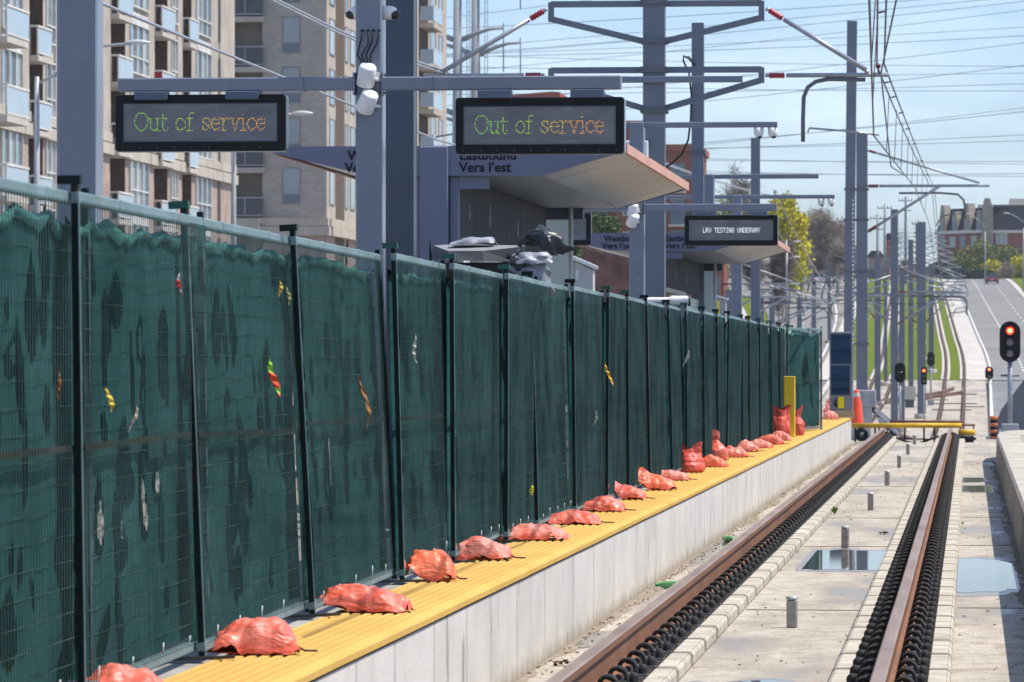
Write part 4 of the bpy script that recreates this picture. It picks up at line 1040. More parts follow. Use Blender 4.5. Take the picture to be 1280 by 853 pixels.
def display(Y,x0,x1,z0,z1,label,text=None,led57=None,tw=.775,group='black framed LED displays under the crossbars'):
    W=x1-x0; H=z1-z0
    root=empty('led_display',((x0+x1)/2,Y,z0),0,label,'display',group)
    w=W/2; D=.10; bz=.055*H/.38; bx=.060*H/.38
    def rr(w_,za,zb,r,n=5):
        pts=[]
        for (cx,cz,a) in ((w_-r,zb-r,0),(-w_+r,zb-r,90),(-w_+r,za+r,180),(w_-r,za+r,270)):
            for i in range(n+1): t=R(a+90*i/n); pts.append((cx+r*math.cos(t),cz+r*math.sin(t)))
        return pts
    mb=MB(); mb.prism(rr(w,0,H,.022),-.02,D,'xz'); mb.build('casing',M['black'],root)
    mb=MB(); mb.prism(rr(w+.004,-.004,H+.004,.024),.0,D+.02,'xz'); mb.build('side_shell',M['steel'],root)
    a,b=-w+bx,w-bx; c,d=bz*1.25,H-bz*1.15
    mb=MB(); mb.face([(a,-.0215,c),(b,-.0215,c),(b,-.0215,d),(a,-.0215,d)]); mb.build('screen',M['screen'],root)
    mb=MB()
    for (q0,q1,q2,q3) in ((a-.006,c-.006,b+.006,c),(a-.006,d,b+.006,d+.006),(a-.006,c,a,d),(b,c,b+.006,d)): mb.box(q0,-.025,q1,q2,-.020,q3)
    mb.build('screen_bezel',M['steel_d'],root)
    mb=MB()
    for i in range(10): mb.lathe([(.0045,-.003),(.003,-.0045),(.0005,-.005)],(-w+.05+(W-.1)*i/9,-.0201,bz*.45),8,axis='y')
    mb.build('screws',M['galv_d'],root)
    # condensation smears along the screen edges
    mb=MB(); rg=random.Random(int(Y*10+x0*100))
    for k in range(4):
        x=rg.uniform(a+.05,b-.12); ww=rg.uniform(.06,.16); n=10; top=rg.random()<.6
        up=[];lo=[]
        for i in range(n+1):
            t=i/n; hgt=rg.uniform(.010,.03)*math.sin(math.pi*t)+.002
            e=d-.001 if top else c+.001
            up.append((min(b-.002,x+ww*t),-.0222,e)); lo.append((min(b-.002,x+ww*t),-.0222,e-hgt if top else e+hgt))
        for i in range(n): mb.face([up[i],up[i+1],lo[i+1],lo[i]])
    mb.build('smears',M['dirt'],root)
    if text:
        tot=sum(GL[ch][0] for ch in text); sx=(b-a)*tw/.86/tot; s=min(.0123*H/.38,9); s=.0120*H/.38
        mb=MB(); pen=0; step=.0102*H/.38; rr_=.0027*H/.38
        x_off=a+(b-a)*.068
        kx=(b-a)*.865/(tot)
        done=set()
        for ch in text:
            adv,strokes=GL[ch]
            for st in strokes:
                pts=[(x_off+(pen+q[0])*kx, c+(d-c)*.29+q[1]*s) for q in st]
                for (p,q) in zip(pts,pts[1:]):
                    L=math.hypot(q[0]-p[0],q[1]-p[1]); n=max(1,int(round(L/step)))
                    for i in range(n+1):
                        x=p[0]+(q[0]-p[0])*i/n; z=p[1]+(q[1]-p[1])*i/n
                        key=(round(x/(step*.9)),round(z/(step*.9)))
                        if key in done: continue
                        done.add(key); X_=key[0]*step*.9; Z_=key[1]*step*.9
                        fr=(X_-a)/(b-a); mi=0 if fr<.26 else (1 if fr<.46 else (2 if fr<.70 else 3))
                        mb.face([(X_-rr_,-.0226,Z_-rr_),(X_+rr_,-.0226,Z_-rr_),(X_+rr_,-.0226,Z_+rr_),(X_-rr_,-.0226,Z_+rr_)],mi)
            pen+=adv
        mb.build('led_text',LED,root)
    if led57:
        FN={'L':'1000010000100001000010000100001 1111','R':'','V':''}
        B={'L':["10000"]*6+["11111"],'R':["11110","10001","10001","11110","10100","10010","10001"],'V':["10001"]*5+["01010","00100"],'T':["11111"]+["00100"]*6,
           'E':["11111","10000","10000","11110","10000","10000","11111"],'S':["01111","10000","10000","01110","00001","00001","11110"],'I':["01110"]+["00100"]*5+["01110"],
           'N':["10001","11001","11001","10101","10011","10011","10001"],'G':["01110","10001","10000","10111","10001","10001","01110"],'U':["10001"]*6+["01110"],
           'D':["11110"]+["10001"]*5+["11110"],'W':["10001"]*3+["10101"]*3+["01010"],'A':["01110","10001","10001","11111","10001","10001","10001"],'Y':["10001","10001","01010","00100","00100","00100","00100"],' ':["00000"]*7}
        cols=len(led57)*6-1; pw=(b-a)*.685/cols; ph=pw*1.5
        x_=a+(b-a)*.165; zc=c+(d-c)*.50
        mb=MB()
        for i,ch in enumerate(led57):
            for r_,row in enumerate(B[ch]):
                for cc,bit in enumerate(row):
                    if bit=='1':
                        xx=x_+(i*6+cc)*pw; zz=zc+(3-r_)*ph
                        mb.face([(xx-pw*.45,-.0226,zz-ph*.45),(xx+pw*.45,-.0226,zz-ph*.45),(xx+pw*.45,-.0226,zz+ph*.45),(xx-pw*.45,-.0226,zz+ph*.45)])
        mb.build('led_text',LEDW,root)
    return root
def disp_px(Y,ax,bx_,ay,by,label,**k):
    return display(Y,X(ax,Y),X(bx_,Y),Z(by,Y,(ax+bx_)/2),Z(ay,Y,(ax+bx_)/2),label,**k)
disp_px(31.5,145,357,119,189,'left display reading Out of service in green to orange letters',text='Out of service')
disp_px(31.5,570,780,122.5,192.5,'right display reading Out of service, hung before the canopy',text='Out of service')
disp_px(57.1,856,972,269.5,307,'small display reading LRV TESTING UNDERWAY in white dots',led57='LRV TESTING UNDERWAY')
disp_px(57.1,624,738.5,267,307,'blank display half hidden behind the near canopy post')
# ------------------------------------------------------------------ bare catenary poles on the platform
M['pole']=mat('pole_paint',(.17,.19,.225),.5,0,.07,1.2,col2=(.145,.16,.195))
M['pole_n']=mat('pole_paint_dark',(.085,.105,.135),.5,0,.08,1.2)
def ins_tube(mb_t,mb_i,a,b,r,ins=.22,r2=None):
    """tube from a to b with a ribbed insulator at the a end"""
    a=Vector(a); b=Vector(b); d=(b-a).normalized()
    mb_t.tube([a+d*ins,b],r,8); mb_t.tube([a,a+d*.05],r*.9,6)
    prof=[]
    n=5
    pts=[a+d*(.05+(ins-.07)*i/(2*n)) for i in range(2*n+1)]
    mb_i.tube(pts,[r*(1.45 if i%2 else .95) for i in range(2*n+1)],8)
def hpole(Y,x,w,top,zb,label,group=None,bands=(),m='pole',name='catenary_pole'):
    root=empty(name,(x,Y,zb),0,label,'catenary pole',group)
    mb=MB(); t=w*.10; h=top-zb
    mb.box(-w/2,-w*.5,0,w/2,-w*.5+t,h); mb.box(-w/2,w*.5-t,0,w/2,w*.5,h); mb.box(-t/2,-w*.5+t,0,t/2,w*.5-t,h)
    mb.box(-w/2+.002,-w*.5+t,0,-w/2+t,w*.5-t,h); mb.box(w/2-t,-w*.5+t,0,w/2-.002,w*.5-t,h)
    mb.box(-w/2+.003,-w/2+.003,h-.01,w/2-.003,w/2-.003,h+.005)
    mb.build('column',M[m],root)
    for zz in bands:
        mb=MB(); z=zz-zb
        mb.box(-w*.62,-w*.60,z-.035,w*.62,-w*.51,z+.035); mb.box(-w*.62,w*.51,z-.035,w*.62,w*.60,z+.035)
        for s in (-1,1): mb.bar((s*w*.585,-w*.7,z),(s*w*.585,w*.7,z),.022,.022)
        mb.build('clamp_band',M['galv_d'],root)
    return root
g1='catenary poles along the platform centre'
Yp=33.2; hpole(Yp,X(500,Yp),.215,CZ+5.4,PZ,'dark broad steel pole directly behind the near sign post',g1,m='pole_n')
Yp=60.0
x818=X(818,Yp)
root=hpole(Yp,x818,.27,CZ+5.6,PZ,'large catenary pole with arms to both sides above the canopy',g1,bands=[CZ+(453-v)/F*Yp for v in (2,51,87,138)])
zz=lambda py: (453-py)/F*Yp+CZ-PZ
for s in (-1,1):
    sx=X(952,Yp)-x818 if s>0 else X(689,Yp)-x818
    for (yt,yb,yd,yd0) in ((4,26,23,51),(87,104,101,135)):
        mb=MB(); e=sx
        mb.bar((s*.14,0,zz(yt)),(e,0,zz(yt)),.09,.075); mb.bar((s*.14,0,zz(yd0)),(e-s*.02,0,zz(yd)),.08,.075)
        mb.box(e-.035,-.05,zz(yb),e+.035,.05,zz(yt-2.5)); mb.build('bracket_arm',M['pole'],root)
    if s>0: A,B=(X(958,Yp),11),(X(1083,Yp),89); C,D=(X(957,Yp),95),(X(1111,Yp),95)
    else:   A,B=(X(684,Yp),10),(X(547,Yp),92); C,D=(X(681,Yp),93),(X(530,Yp),93)
    t,i=MB(),MB()
    ins_tube(t,i,(A[0]-x818,-.05,zz(A[1])),(B[0]-x818,-.05,zz(B[1])),.030,.26)
    ins_tube(t,i,(C[0]-x818,-.05,zz(C[1])),(D[0]-x818,-.05,zz(D[1])),.028,.26)
    t.tube([(B[0]-x818,-.05,zz(B[1])),(B[0]-x818+s*.02,-.05,zz(95))],.03,8)
    t.build('cantilever_tube',M['galv'],root); i.build('insulator',M['red_ins'],root)
    # registration pipe, bent
    if s>0: pts=[(1082,101),(1035,100),(1020,103),(1010,110),(1005,122),(1004,150),(1004,178)]
    else: pts=[(553,101),(600,100),(616,103),(626,110),(631,122),(632,150),(632,178)]
    mb=MB(); mb.tube([(X(a,Yp)-x818,-.05,zz(b)) for a,b in pts],.026,8)
    mb.build('registration_pipe',M['galv_d'],root)
    mb=MB()
    if s>0: mb.tube([(X(1010,Yp)-x818,-.06,zz(166)),(X(1012,Yp)-x818,-.06,zz(161)),(X(1060,Yp)-x818,-.06,zz(165)),(X(1099,Yp)-x818,-.06,zz(170))],.014,6)
    else: mb.tube([(X(626,Yp)-x818,-.06,zz(166)),(X(624,Yp)-x818,-.06,zz(161)),(X(576,Yp)-x818,-.06,zz(165)),(X(545,Yp)-x818,-.06,zz(170))],.014,6)
    mb.build('steady_arm',M['galv'],root)
    mb=MB(); xx=X(1098,Yp)-x818 if s>0 else X(545,Yp)-x818
    mb.lathe([(.001,-.03),(.026,-.03),(.028,-.012),(.022,0),(.028,.012),(.026,.03),(.001,.03)],(xx,-.05,zz(84)),12,axis='x'); mb.tube([(xx,-.05,zz(95)),(xx,-.05,zz(80))],.012,6); mb.build('wire_clamp',M['brown_ins'],root)
mb=MB(); mb.box(-1.10,-.20,3.53+CZ-PZ-.040,1.115,-.142,3.53+CZ-PZ+.040); mb.build('crossbar',M['steel'],root,bevel=.006)
Yp=69.8; zq=lambda py: (453-py)/F*Yp+CZ
hpole(Yp,X(872.5,Yp),.175,zq(29),PZ,'bare grey pole right of the armed one, with a loop of black cable',g1,bands=[zq(191)])
mb=MB(); f=lambda a,b:(X(a,Yp)-0,Yp-.12,zq(b))
mb.tube([f(870,82),f(862,74),f(855,70),f(855,77),f(862,92),f(865,120),f(864,150),f(861,175),f(853,193),f(840,205),f(826,212)],.016,6)
mb.tube([f(868,80),f(862,71),f(856,72)],.01,6)
tag(mb.build('feeder_cable',M['cable']),'black feeder cable looping down the bare grey pole','cable')
Yp=88.4; hpole(Yp,X(944.5,Yp),.165,CZ+(453-173)/F*Yp,PZ,'shorter bare grey pole just behind the testing underway display',g1)
# ------------------------------------------------------------------ shelters
M['fascia']=mat('shelter_fascia',(.165,.18,.245),.5,0,.05,1,col2=(.145,.16,.22))
M['letter']=mat('sign_letters',(.012,.013,.018),.6)
M['soffit']=mat('soffit_metal',(.78,.86,.95),.36,.15,.10,1.6,stretch=(.5,2.6,1),rvar=.08,bump=.4,bs=1.6,bdist=.06,col2=(.50,.54,.59))  # pale and grey streaks in the colour stand in for reflections
M['ceil']=mat('soffit_flat',(.42,.43,.44),.45,.2,.08,2)
M['cedar']=mat('copper_trim',(.58,.28,.19),.45,.0,.10,2)
M['sidepan']=mat('dark_wall_panel',(.105,.107,.112),.9,0,.10,2,spec=.12)
M['sheltglass']=glass_mat('shelter_glass',(.34,.44,.42),.12)
M['lightglass']=glass_mat('pale_glass',(.78,.90,.89),.3,trans=.7)
M['poster']=mat('pale_poster',(.45,.50,.45),.4,0,.1,2)
M['beige']=mat('beige_frame',(.50,.44,.34),.5)
def shelter(Y0,Y1,label,small=False):
    cx=-3.98; hw=1.36; zt_=1.66; zc=1.43
    root=empty('platform_shelter',(cx,Y0,PZ),0,label,'shelter','platform shelters with butterfly canopies')
    k=CZ-PZ; L=Y1-Y0
    # front and back fascia: wedge outline
    out=[(-hw,zt_+k),(hw,zt_+k),(hw,zt_-.05+k),(.72,zc+k),(-.60,zc+k),(-hw,zt_-.05+k)]
    mb=MB(); mb.prism(out,0,.03,'xz'); mb.build('fascia',M['fascia'],root)
    mb=MB(); mb.prism(out,L-.03,L,'xz'); mb.build('fascia',M['fascia'],root)
    # soffit wings with ribs
    for s in (-1,1):
        mb=MB(); x0,x1=(.72,hw-.03) if s>0 else (-.60,-hw+.03)
        n=int(L/.16); pts=[]
        for i in range(n):
            y=.04+(L-.08)*i/n; w=(L-.08)/n
            for (a,b,dz) in ((y,y+w*.8,0),):
                mb.face([(x0,a,zc+k+.006),(x1,a,zt_-.05+k+.006),(x1,b,zt_-.05+k+.006),(x0,b,zc+k+.006)])
                mb.face([(x0,b,zc+k+.006),(x1,b,zt_-.05+k+.006),(x1,b+w*.2-.0,zt_-.05+k+.022),(x0,b+w*.2-.0,zc+k+.022)])
        mb.build('soffit',M['soffit'],root,fixn=False)
    mb=MB(); mb.box(-.59,.04,zc+k+.004,.71,L-.04,zc+k+.02); mb.build('ceiling',M['ceil'],root)
    mb=MB(); mb.box(-hw+.01,.035,zt_+k-.03,hw-.01,L-.035,zt_+k-.008); mb.build('roof',M['fascia'],root)
    for s in (-1,1):
        mb=MB(); x=s*hw; mb.box(x-.012,.002,zt_-.062+k,x+.016,L-.002,zt_+.012+k); mb.build('edge_trim',M['cedar'],root)
    # columns
    def col(x0,x1,y0,y1,top,m='fascia'):
        mb=MB(); mb.box(x0,y0,0,x1,y1,top); return mb.build('column',M[m],root,bevel=.008)
    col(-.22,.0,-.03,.20,zt_+k-.004); col(-.262,-.223,.03,.16,zc+k); col(.003,.075,.034,.14,zc+k)
    mb=MB(); mb.box(.076,.04,zc+k-.10,.30,.16,zc+k+.0035); mb.build('beam',M['fascia'],root)
    col(-.36,-.16,L-.30,L-.06,zc+k)
    mb=MB(); mb.tube([(.30,L-.35,0),(.30,L-.35,zc+k+.05)],.022,10); mb.build('column',M['white'],root)
    # central wall of dark panels
    n=6
    for i in range(n):
        a=.15+(L-.5)*i/n; b=.15+(L-.5)*(i+1)/n
        mb=MB(); mb.box(.02,a+.006,2.12,.07,b-.006,zc+k-.005); mb.build('wall_panel',M['sidepan'],root)
    mb=MB(); mb.box(.02,.16,2.06,.10,L*.52,2.115); mb.build('panel_frame',M['beige'],root)
    for i,(a,b,m) in enumerate(((.18,.22,'beige'),(.24,.44,'poster'),(.46,.50,'sidepan'),(.55,.93,'lightglass'))):
        mb=MB(); mb.box(.03,L*a,.1,.075,L*b,2.055); mb.build('glazing',M[m],root)
    mb=MB(); mb.box(.08,L*.44,1.74,.14,L*.50,2.04); mb.build('info_box',M['sidepan'],root,bevel=.01)
    mb=MB(); mb.box(.142,L*.45,1.86,.146,L*.49,1.92); mb.build('info_label',M['poster'],root)
    # pale pictogram plates on the panels
    for (a,z,h) in ((.10,2.28,.12),(.30,2.26,.18),(.60,2.24,.14)):
        mb=MB(); mb.box(.0705,L*a,z,.0735,L*a+.16,z+h*.5); mb.box(.0705,L*a+.02,z+h*.55,.0735,L*a+.12,z+h); mb.build('wall_plate',M['dirt'],root)
    # end glass screen
    mb=MB(); mb.box(.05,L-.12,.9,.285,L-.10,zc+k-.10); mb.build('end_glass',M['lightglass'],root)
    mb=MB(); mb.box(.05,L-.13,.75,.285,L-.09,.90)
    for i in range(7): mb.box(.07,L-.135,1.05+.07*i,.24,L-.125,1.08+.07*i)
    mb.build('end_vent',M['poster'],root)
    mb=MB(); mb.box(.03,L-.20,zc+k-.10,.40,L-.02,zc+k-.003); mb.build('end_beam',M['steel_d'],root)
    # direction lettering on the fascia
    zl=zc+k+.030
    return root,zl
r1,zl=shelter(36.6,44.7,'nearer platform shelter with butterfly canopy, half hidden by the out of service displays')
def sign_text(root,zl,xe,xw):
    ctext('Vers l’est',.105,M['letter'],root,(xe,-.0035,zl),name='lettering',bold=.0018)
    ctext('Eastbound',.105,M['letter'],root,(xe,-.0035,zl+.093),name='lettering',bold=.0018)
    ctext('Vers l’ouest',.105,M['letter'],root,(xw,-.0035,zl),name='lettering',bold=.0018)
    ctext('Westbound',.105,M['letter'],root,(xw+.022,-.0035,zl+.093),name='lettering',bold=.0018)
sign_text(r1,zl,.085,-.80)
r2,zl=shelter(61.5,70.0,'further platform shelter with butterfly canopy behind the testing underway display')
sign_text(r2,zl,.085,-.72)
# signal cabinet box beside far shelter
mb=MB(); mb.box(-.14,-.1,0,.14,.1,.46); 
o=mb.build('wall_box',M['white'],None,bevel=.012,loc=(X(794,61.2)+.0,61.2-.0,CZ+(453-225)/F*60.2)); tag(o,'pale grey box behind the right tip of the nearer canopy, fixed to the armed pole','box')
o.location=(X(796,59.7),59.75,CZ+(453-223)/F*60)
# ---------------- covered machine on the platform
M['hoodgrey']=mat('grey_hood',(.06,.06,.07),.6,0,.06,2)
M['hoodlit']=mat('grey_hood_sunlit',(.24,.24,.255),.5,0,.05,2)  # hood top lighter than its front facets: sunlight painted into the colour
M['tarp']=mat('dark_tarp',(.014,.016,.022),.4,0,.3,5,bump=.4,bs=12)
M['tarpg']=mat('grey_tarp',(.25,.27,.31),.45,0,.25,4,bump=.5,bs=12)
Yk=34.2; q=lambda a,b,dy=0: Vector((X(a,Yk),Yk+dy,CZ+(453-b)/F*Yk))
root=empty('covered_machine',(X(600,Yk),Yk+.3,PZ),0,'ticket machine under a faceted grey hood with a crumpled dark tarp on its right','ticket machine')
off=-Vector(root.location)
mb=MB()
A=[q(537,305,.25),q(560,313,.02),q(604,313,.0),q(648,307,.25)]; B=[q(533,322,.22),q(558,325,-.03),q(604,326,-.04),q(640,326,.2)]
Bk=[q(545,302,.75),q(645,303,.75)]
mb.face([A[0],A[1],A[2],A[3],Bk[1],Bk[0]],1)
for i in range(3): mb.face([A[i],B[i],B[i+1],A[i+1]],0)
mb.face([A[3],B[3],B[3]+Vector((0,.5,0)),Bk[1]],0); mb.face([A[0],Bk[0],B[0]+Vector((0,.5,0)),B[0]],0)
mb.xf(lambda p:p+off); mb.build('hood',[M['hoodgrey'],M['hoodlit']],root,fixn=False)
mb=MB(); a=q(536,326,.2)+off; b=q(640,327,.75)+off; mb.box(a.x,a.y,-.3*0,b.x,b.y,b.z); mb.build('cabinet',M['tarp'],root)
mb=MB()
def crump(p0,du,dv,amp,seed,nu=16,nv=12,mi=0):
    def fn(u,v):
        p=p0+du*u+dv*v; e=math.sin(math.pi*u)**.5*math.sin(math.pi*v)**.5 if 0<u<1 and 0<v<1 else 0
        return p+Vector((mnoise.noise(Vector((u*4,v*4,seed)))*.05,-amp*e-amp*.5*mnoise.noise(Vector((u*3.2,v*2.8,seed+3))),amp*.9*e+amp*.5*mnoise.noise(Vector((u*3,v*4,seed+7)))))
    mb.grid(nu,nv,fn,mi,True)
crump(q(555,303,.3)+off,q(612,302,.3)-q(555,303,.3),Vector((0,.35,.005)),.05,1,mi=1)
crump(q(640,304,.25)+off,q(686,296,.25)-q(640,304,.25),Vector((.06,.4,.0)),.10,4)
crump(q(655,293,.2)+off,q(684,289,.3)-q(655,293,.2),q(688,318,.1)-q(655,293,.2),.07,9)
crump(q(645,318,.1)+off,q(688,316,.15)-q(645,318,.1),q(648,330,-.05)-q(645,318,.1),.04,12,mi=1)
crump(q(640,330,.0)+off,q(684,326,.1)-q(640,330,0),q(646,372,.0)-q(640,330,0),.05,15,mi=1)
crump(q(632,316,.1)+off,q(652,312,.1)-q(632,316,.1),q(634,345,0)-q(632,316,.1),.05,19)
mb.build('tarp',[M['tarp'],M['tarpg']],root,fixn=False)
# second covered machine far along: white roll on a dark body
Yk=59.0; xa,xb=X(792,Yk),X(862,Yk)
root=empty('covered_machine',((xa+xb)/2,Yk,PZ),0,'far covered machine with a white rolled cover on top, just above the fence','ticket machine')
z=CZ+(453-376)/F*Yk-PZ; w=(xb-xa)/2
mb=MB(); mb.box(-w+.03,-.2,0,w-.03,.35,z-.02); mb.build('cabinet',M['tarpg'],root)
mb=MB()
def fn(u,v):
    t=2*math.pi*v; r=.065*(1+.12*mnoise.noise(Vector((u*5,math.cos(t),math.sin(t)))))*(1.15 if u>.65 else .8)
    return (-w+2*w*u,-.15+r*math.cos(t),z+r*math.sin(t)*.8-.0)
mb.grid(20,14,fn,0,True,wrap_v=True); mb.build('rolled_cover',M['white'],root)
mb=MB(); mb.lathe([(.001,0),(.07,.0),(.07,.03),(.001,.03)],(w-.01,-.15,z),14,axis='x'); mb.build('roll_end',M['tarp'],root)
# white cabinet with sloped lid and yellow edge post
Yk=48.6; xa,xb=X(717,Yk),X(741,Yk); z=CZ+(453-325)/F*Yk-PZ
root=empty('platform_cabinet',(xa,Yk,PZ),0,'pale cabinet with sloping lid and yellow edge right of the thin white canopy post','cabinet')
mb=MB(); mb.prism([(0,0),(xb-xa,0),(xb-xa,z-.10),(0,z)],0,.3,'xz'); mb.build('body',mat('cabinet_pale',(.48,.47,.44),.5,0,.06,3),root)
mb=MB(); mb.bar((-.02,.15,z+.03),(xb-xa+.03,.15,z-.075),.36,.035); mb.build('lid',M['white'],root)
mb=MB(); mb.box(-.04,-.02,0,-.005,.02,z+.0); mb.build('edge_post',M['ybright'],root)
mb=MB(); mb.box(.02,-.004,z-.20,.05,-.0005,z-.10); mb.build('notice',M['white'],root)
Yk=74.8; xa,xb=X(881,Yk),X(907,Yk); z=CZ+(453-368)/F*Yk-PZ
root=empty('platform_cabinet',(xa,Yk,PZ),0,'far pale cabinet with a yellow edge just above the fence right of the far shelter','cabinet')
mb=MB(); mb.prism([(0,0),(xb-xa,0),(xb-xa,z-.10),(0,z)],0,.3,'xz'); mb.build('body',mat('cabinet_grey',(.40,.39,.38),.5,0,.06,3),root)
mb=MB(); mb.box((xb-xa)*.6,-.01,.4,(xb-xa)*.72,-.001,z-.1); mb.build('edge_strip',M['ybright'],root)
mb=MB(); mb.bar((-.02,.15,z+.03),(xb-xa+.03,.15,z-.075),.34,.03); mb.build('lid',M['white'],root)
# ------------------------------------------------------------------ catenary poles beyond the platform
def arms(root,x0,y,zb,zc,zm,side,reach,track,ins='far_ins',r=.035,pw=.3):
    """cantilever on a far pole; coordinates local to root (x0,y,zb). side +1 right"""
    s=side; t,i,g=MB(),MB(),MB()
    a=zm+.15-zb
    ins_tube(t,i,(s*pw/2,0,a),(s*reach,0,a),r,.40)
    ins_tube(t,i,(s*pw/2,0,zc-.55-zb+.35),(s*(track+.1),0,a-.03),r,.40)
    ins_tube(t,i,(s*pw/2,0,a+1.25),(s*(reach-.35),0,a+.10),r*.8,.35)
    t.build('cantilever_tube',M['galv'],root); i.build('insulator',M[ins],root)
    xr=s*(reach-.1)
    g.tube([(s*(track-1.3),0,a-.25),(s*(track+.15),0,a-.25),(s*(track+.75),0,a-.3),(s*(track+.95),0,a-.5),(s*(track+1.0),0,a-.8),(s*(track+1.0),0,zc-zb+.25)],r*.85,6)
    g.tube([(s*(track+.98),0,zc-zb+.45),(s*(track+.2),0,zc-zb+.35),(s*track,0,zc-zb+.02)],r*.5,5)
    g.build('registration_arm',M['galv_d'],root)
OFFC=-3.94
PS=[
 # px, Y, width, top_py, arms, label
 (1059.5,150,.31,27,(),'tallest grey pole beyond the platform, with bolted bands and a pale chain'),
 (1077.5,168,.39,167,(1,),'grey pole carrying the big cantilever that reaches over our track against the sky'),
 (1118,250,.38,262,(1,),'broad grey pole with flat top in the middle of the far pole cluster'),
 (1127.5,268,.30,335,(-1,),'grey pole touching the right side of the broad flat topped pole'),
 (1097,330,.42,318,(1,-1),'grey pole standing left of the broad flat topped pole'),
 (1107,365,.26,352,(-1,),'thin grey pole between two broader ones at the grass edge'),
 (1138.5,340,.36,300,(1,),'grey pole with a pale box at its foot behind the red signal'),
 (1152,300,.52,278,(1,-1),'dark broad grey pole with a small lamp, just left of the three lamp signal'),
 (1164,388,.40,330,(1,),'grey pole at the grass edge behind the capsule signal back'),
]
gp='catenary poles beyond the platform'
NEARARM=[]
for (px,Y,w,tp,ar,lb) in PS:
    x=X(px,Y); zb=zt(Y)-.1; top=P(px,tp,Y).z
    bands=[P(px,v,Y).z for v in ((237,275,340,430) if Y<200 else (380,))]
    root=hpole(Y,x,w,top,zb,lb,gp,bands)
    if Y==150: root.rotation_euler[1]=.011
    base=MB(); base.lathe([(.45,0),(.45,.35),(.4,.4),(.001,.4)],(0,0,0),14); base.build('footing',M['plinth'],root)
    for s in ar:
        tr=(-1.155-x) if s>0 else (x+6.70)
        tr=max(1.2,tr)
        zc=(zt(Y)+6.2) if Y>200 else CZ+4.75; zm=(zt(Y)+7.5) if Y>200 else CZ+6.0
        if zm+1.6>top: 
            d_=zm+1.6-top; zm-=d_; zc-=d_*.7
        arms(root,x,Y,zb,zc,zm,s,tr+(1.85 if Y<200 else 1.1),tr,'brown_ins' if Y<200 else 'far_ins',.05 if Y<200 else .045,w)
# regular line of poles climbing the hill, arms to both sides
def std_pole(Y,off,lb,sides,gname,w=.34,h=8.6):
    x=off+veer(Y); zb=zt(Y)-.05
    root=hpole(Y,x,w,zb+h,zb,lb,gname,[zb+4.2,zb+7.9])
    for s in sides: arms(root,x,Y,zb,zb+6.0,zb+7.1,s,3.75,2.75,'far_ins',.045,w)
    base=MB(); base.lathe([(.45,0),(.45,.3),(.001,.3)],(0,0,0),12); base.build('footing',M['plinth'],root)
    return root
order=['first','second','third','fourth','fifth','sixth','seventh','eighth','ninth']
gh='catenary poles climbing the hill'
for i,Y in enumerate((415,452,490,530,572,615,660,705)):
    std_pole(Y,OFFC,'%s of the small grey poles with arms to both sides climbing the far hill'%order[i],(1,-1),gh)
gl='catenary poles of the left siding'
for i,(Y,off) in enumerate(((215,-11.3),(240,-12.0),(268,-11.6),(298,-12.2),(335,-11.8),(372,-12.0),(455,-12.6))):
    std_pole(Y,off,'%s of the grey poles with pale tubes, counted outward from the far shelter'%order[i],(1,),gl,h=7.6)
# hanging chain weights on the tallest pole
Y=149.6; mb=MB()
for i in range(34): 
    z=P(1066,250+i*5.4,Y).z; mb.tube([(X(1066,Y),Y,z),(X(1066,Y),Y,z-.09)],.03 if i%2 else .022,6)
tag(mb.build('tension_chain',M['galv']),'pale tensioning chain hanging down the right side of the tallest pole','chain')
# ------------------------------------------------------------------ overhead wires
def wire(name,pts,r,label,group=None,m='wire',sag=0,n=10):
    mb=MB(); path=[]
    pts=[Vector(p) for p in pts]
    for a,b in zip(pts,pts[1:]):
        for i in range(n):
            t=i/n; p=a.lerp(b,t); p.z-=sag*4*t*(1-t); path.append(p)
    path.append(pts[-1]); mb.tube(path,r,5); return tag(mb.build(name,M[m]),label,'wire',group)
gw='wires over the near track'; V=Vector
cn=lambda l,y,h: (l,y,CZ+h)
farc=lambda o,h: [(o+veer(Y)+(.2 if i%2 else -.2),Y,zt(Y)+h) for i,Y in enumerate((250,300,340,415,452,490,530,572,615,660,705))]
cA=[cn(-.62,20,2.9),cn(-.70,33.2,2.85),cn(-1.19,60,2.83),cn(-1.25,110,4.0),cn(-1.40,168,4.85)]
mA=[cn(-.52,20,4.05),cn(-.62,33.2,3.95),cn(-1.15,60,3.70),cn(-1.3,168,6.05)]
wire('contact_wire',cA+farc(-1.2,6.0),.011,'contact wire running over the near track toward the hill',gw,n=4)
wire('messenger_wire',mA+farc(-1.2,7.1),.012,'left messenger wire above the near track contact wire',gw,sag=.12,n=8)
wire('messenger_wire',[(x+.09,y,z+.02) for (x,y,z) in mA]+[(x+.1,y,z) for (x,y,z) in farc(-1.2,7.1)],.012,'right messenger wire paired beside the left one above the near track',gw,sag=.10,n=8)
wire('messenger_wire',[cn(-.45,40,3.75),cn(-1.10,60,3.60),cn(-1.22,75,3.05),cn(-1.3,95,3.7)],.011,'short jumper wire dropping from the messenger to the contact wire',gw)
def lerp_path(pts,y):
    for a,b in zip(pts,pts[1:]):
        if a[1]<=y<=b[1]:
            t=(y-a[1])/(b[1]-a[1]); return Vector(a).lerp(Vector(b),t)
mb=MB()
for y in (46,53,70,78,86,95,104,116,130,146):
    a=lerp_path(cA,y); b=lerp_path(mA,y); mb.tube([a,b],.006,4)
for y in (44,52,66,72,80,90,102,120,140):
    b=lerp_path(mA,y); mb.tube([b,b+Vector((.09,0,.02))],.012,4)
tag(mb.build('dropper_wires',M['wire']),'thin vertical droppers and clips joining the near track wires','wire',gw)
gw2='wires over the far left track'
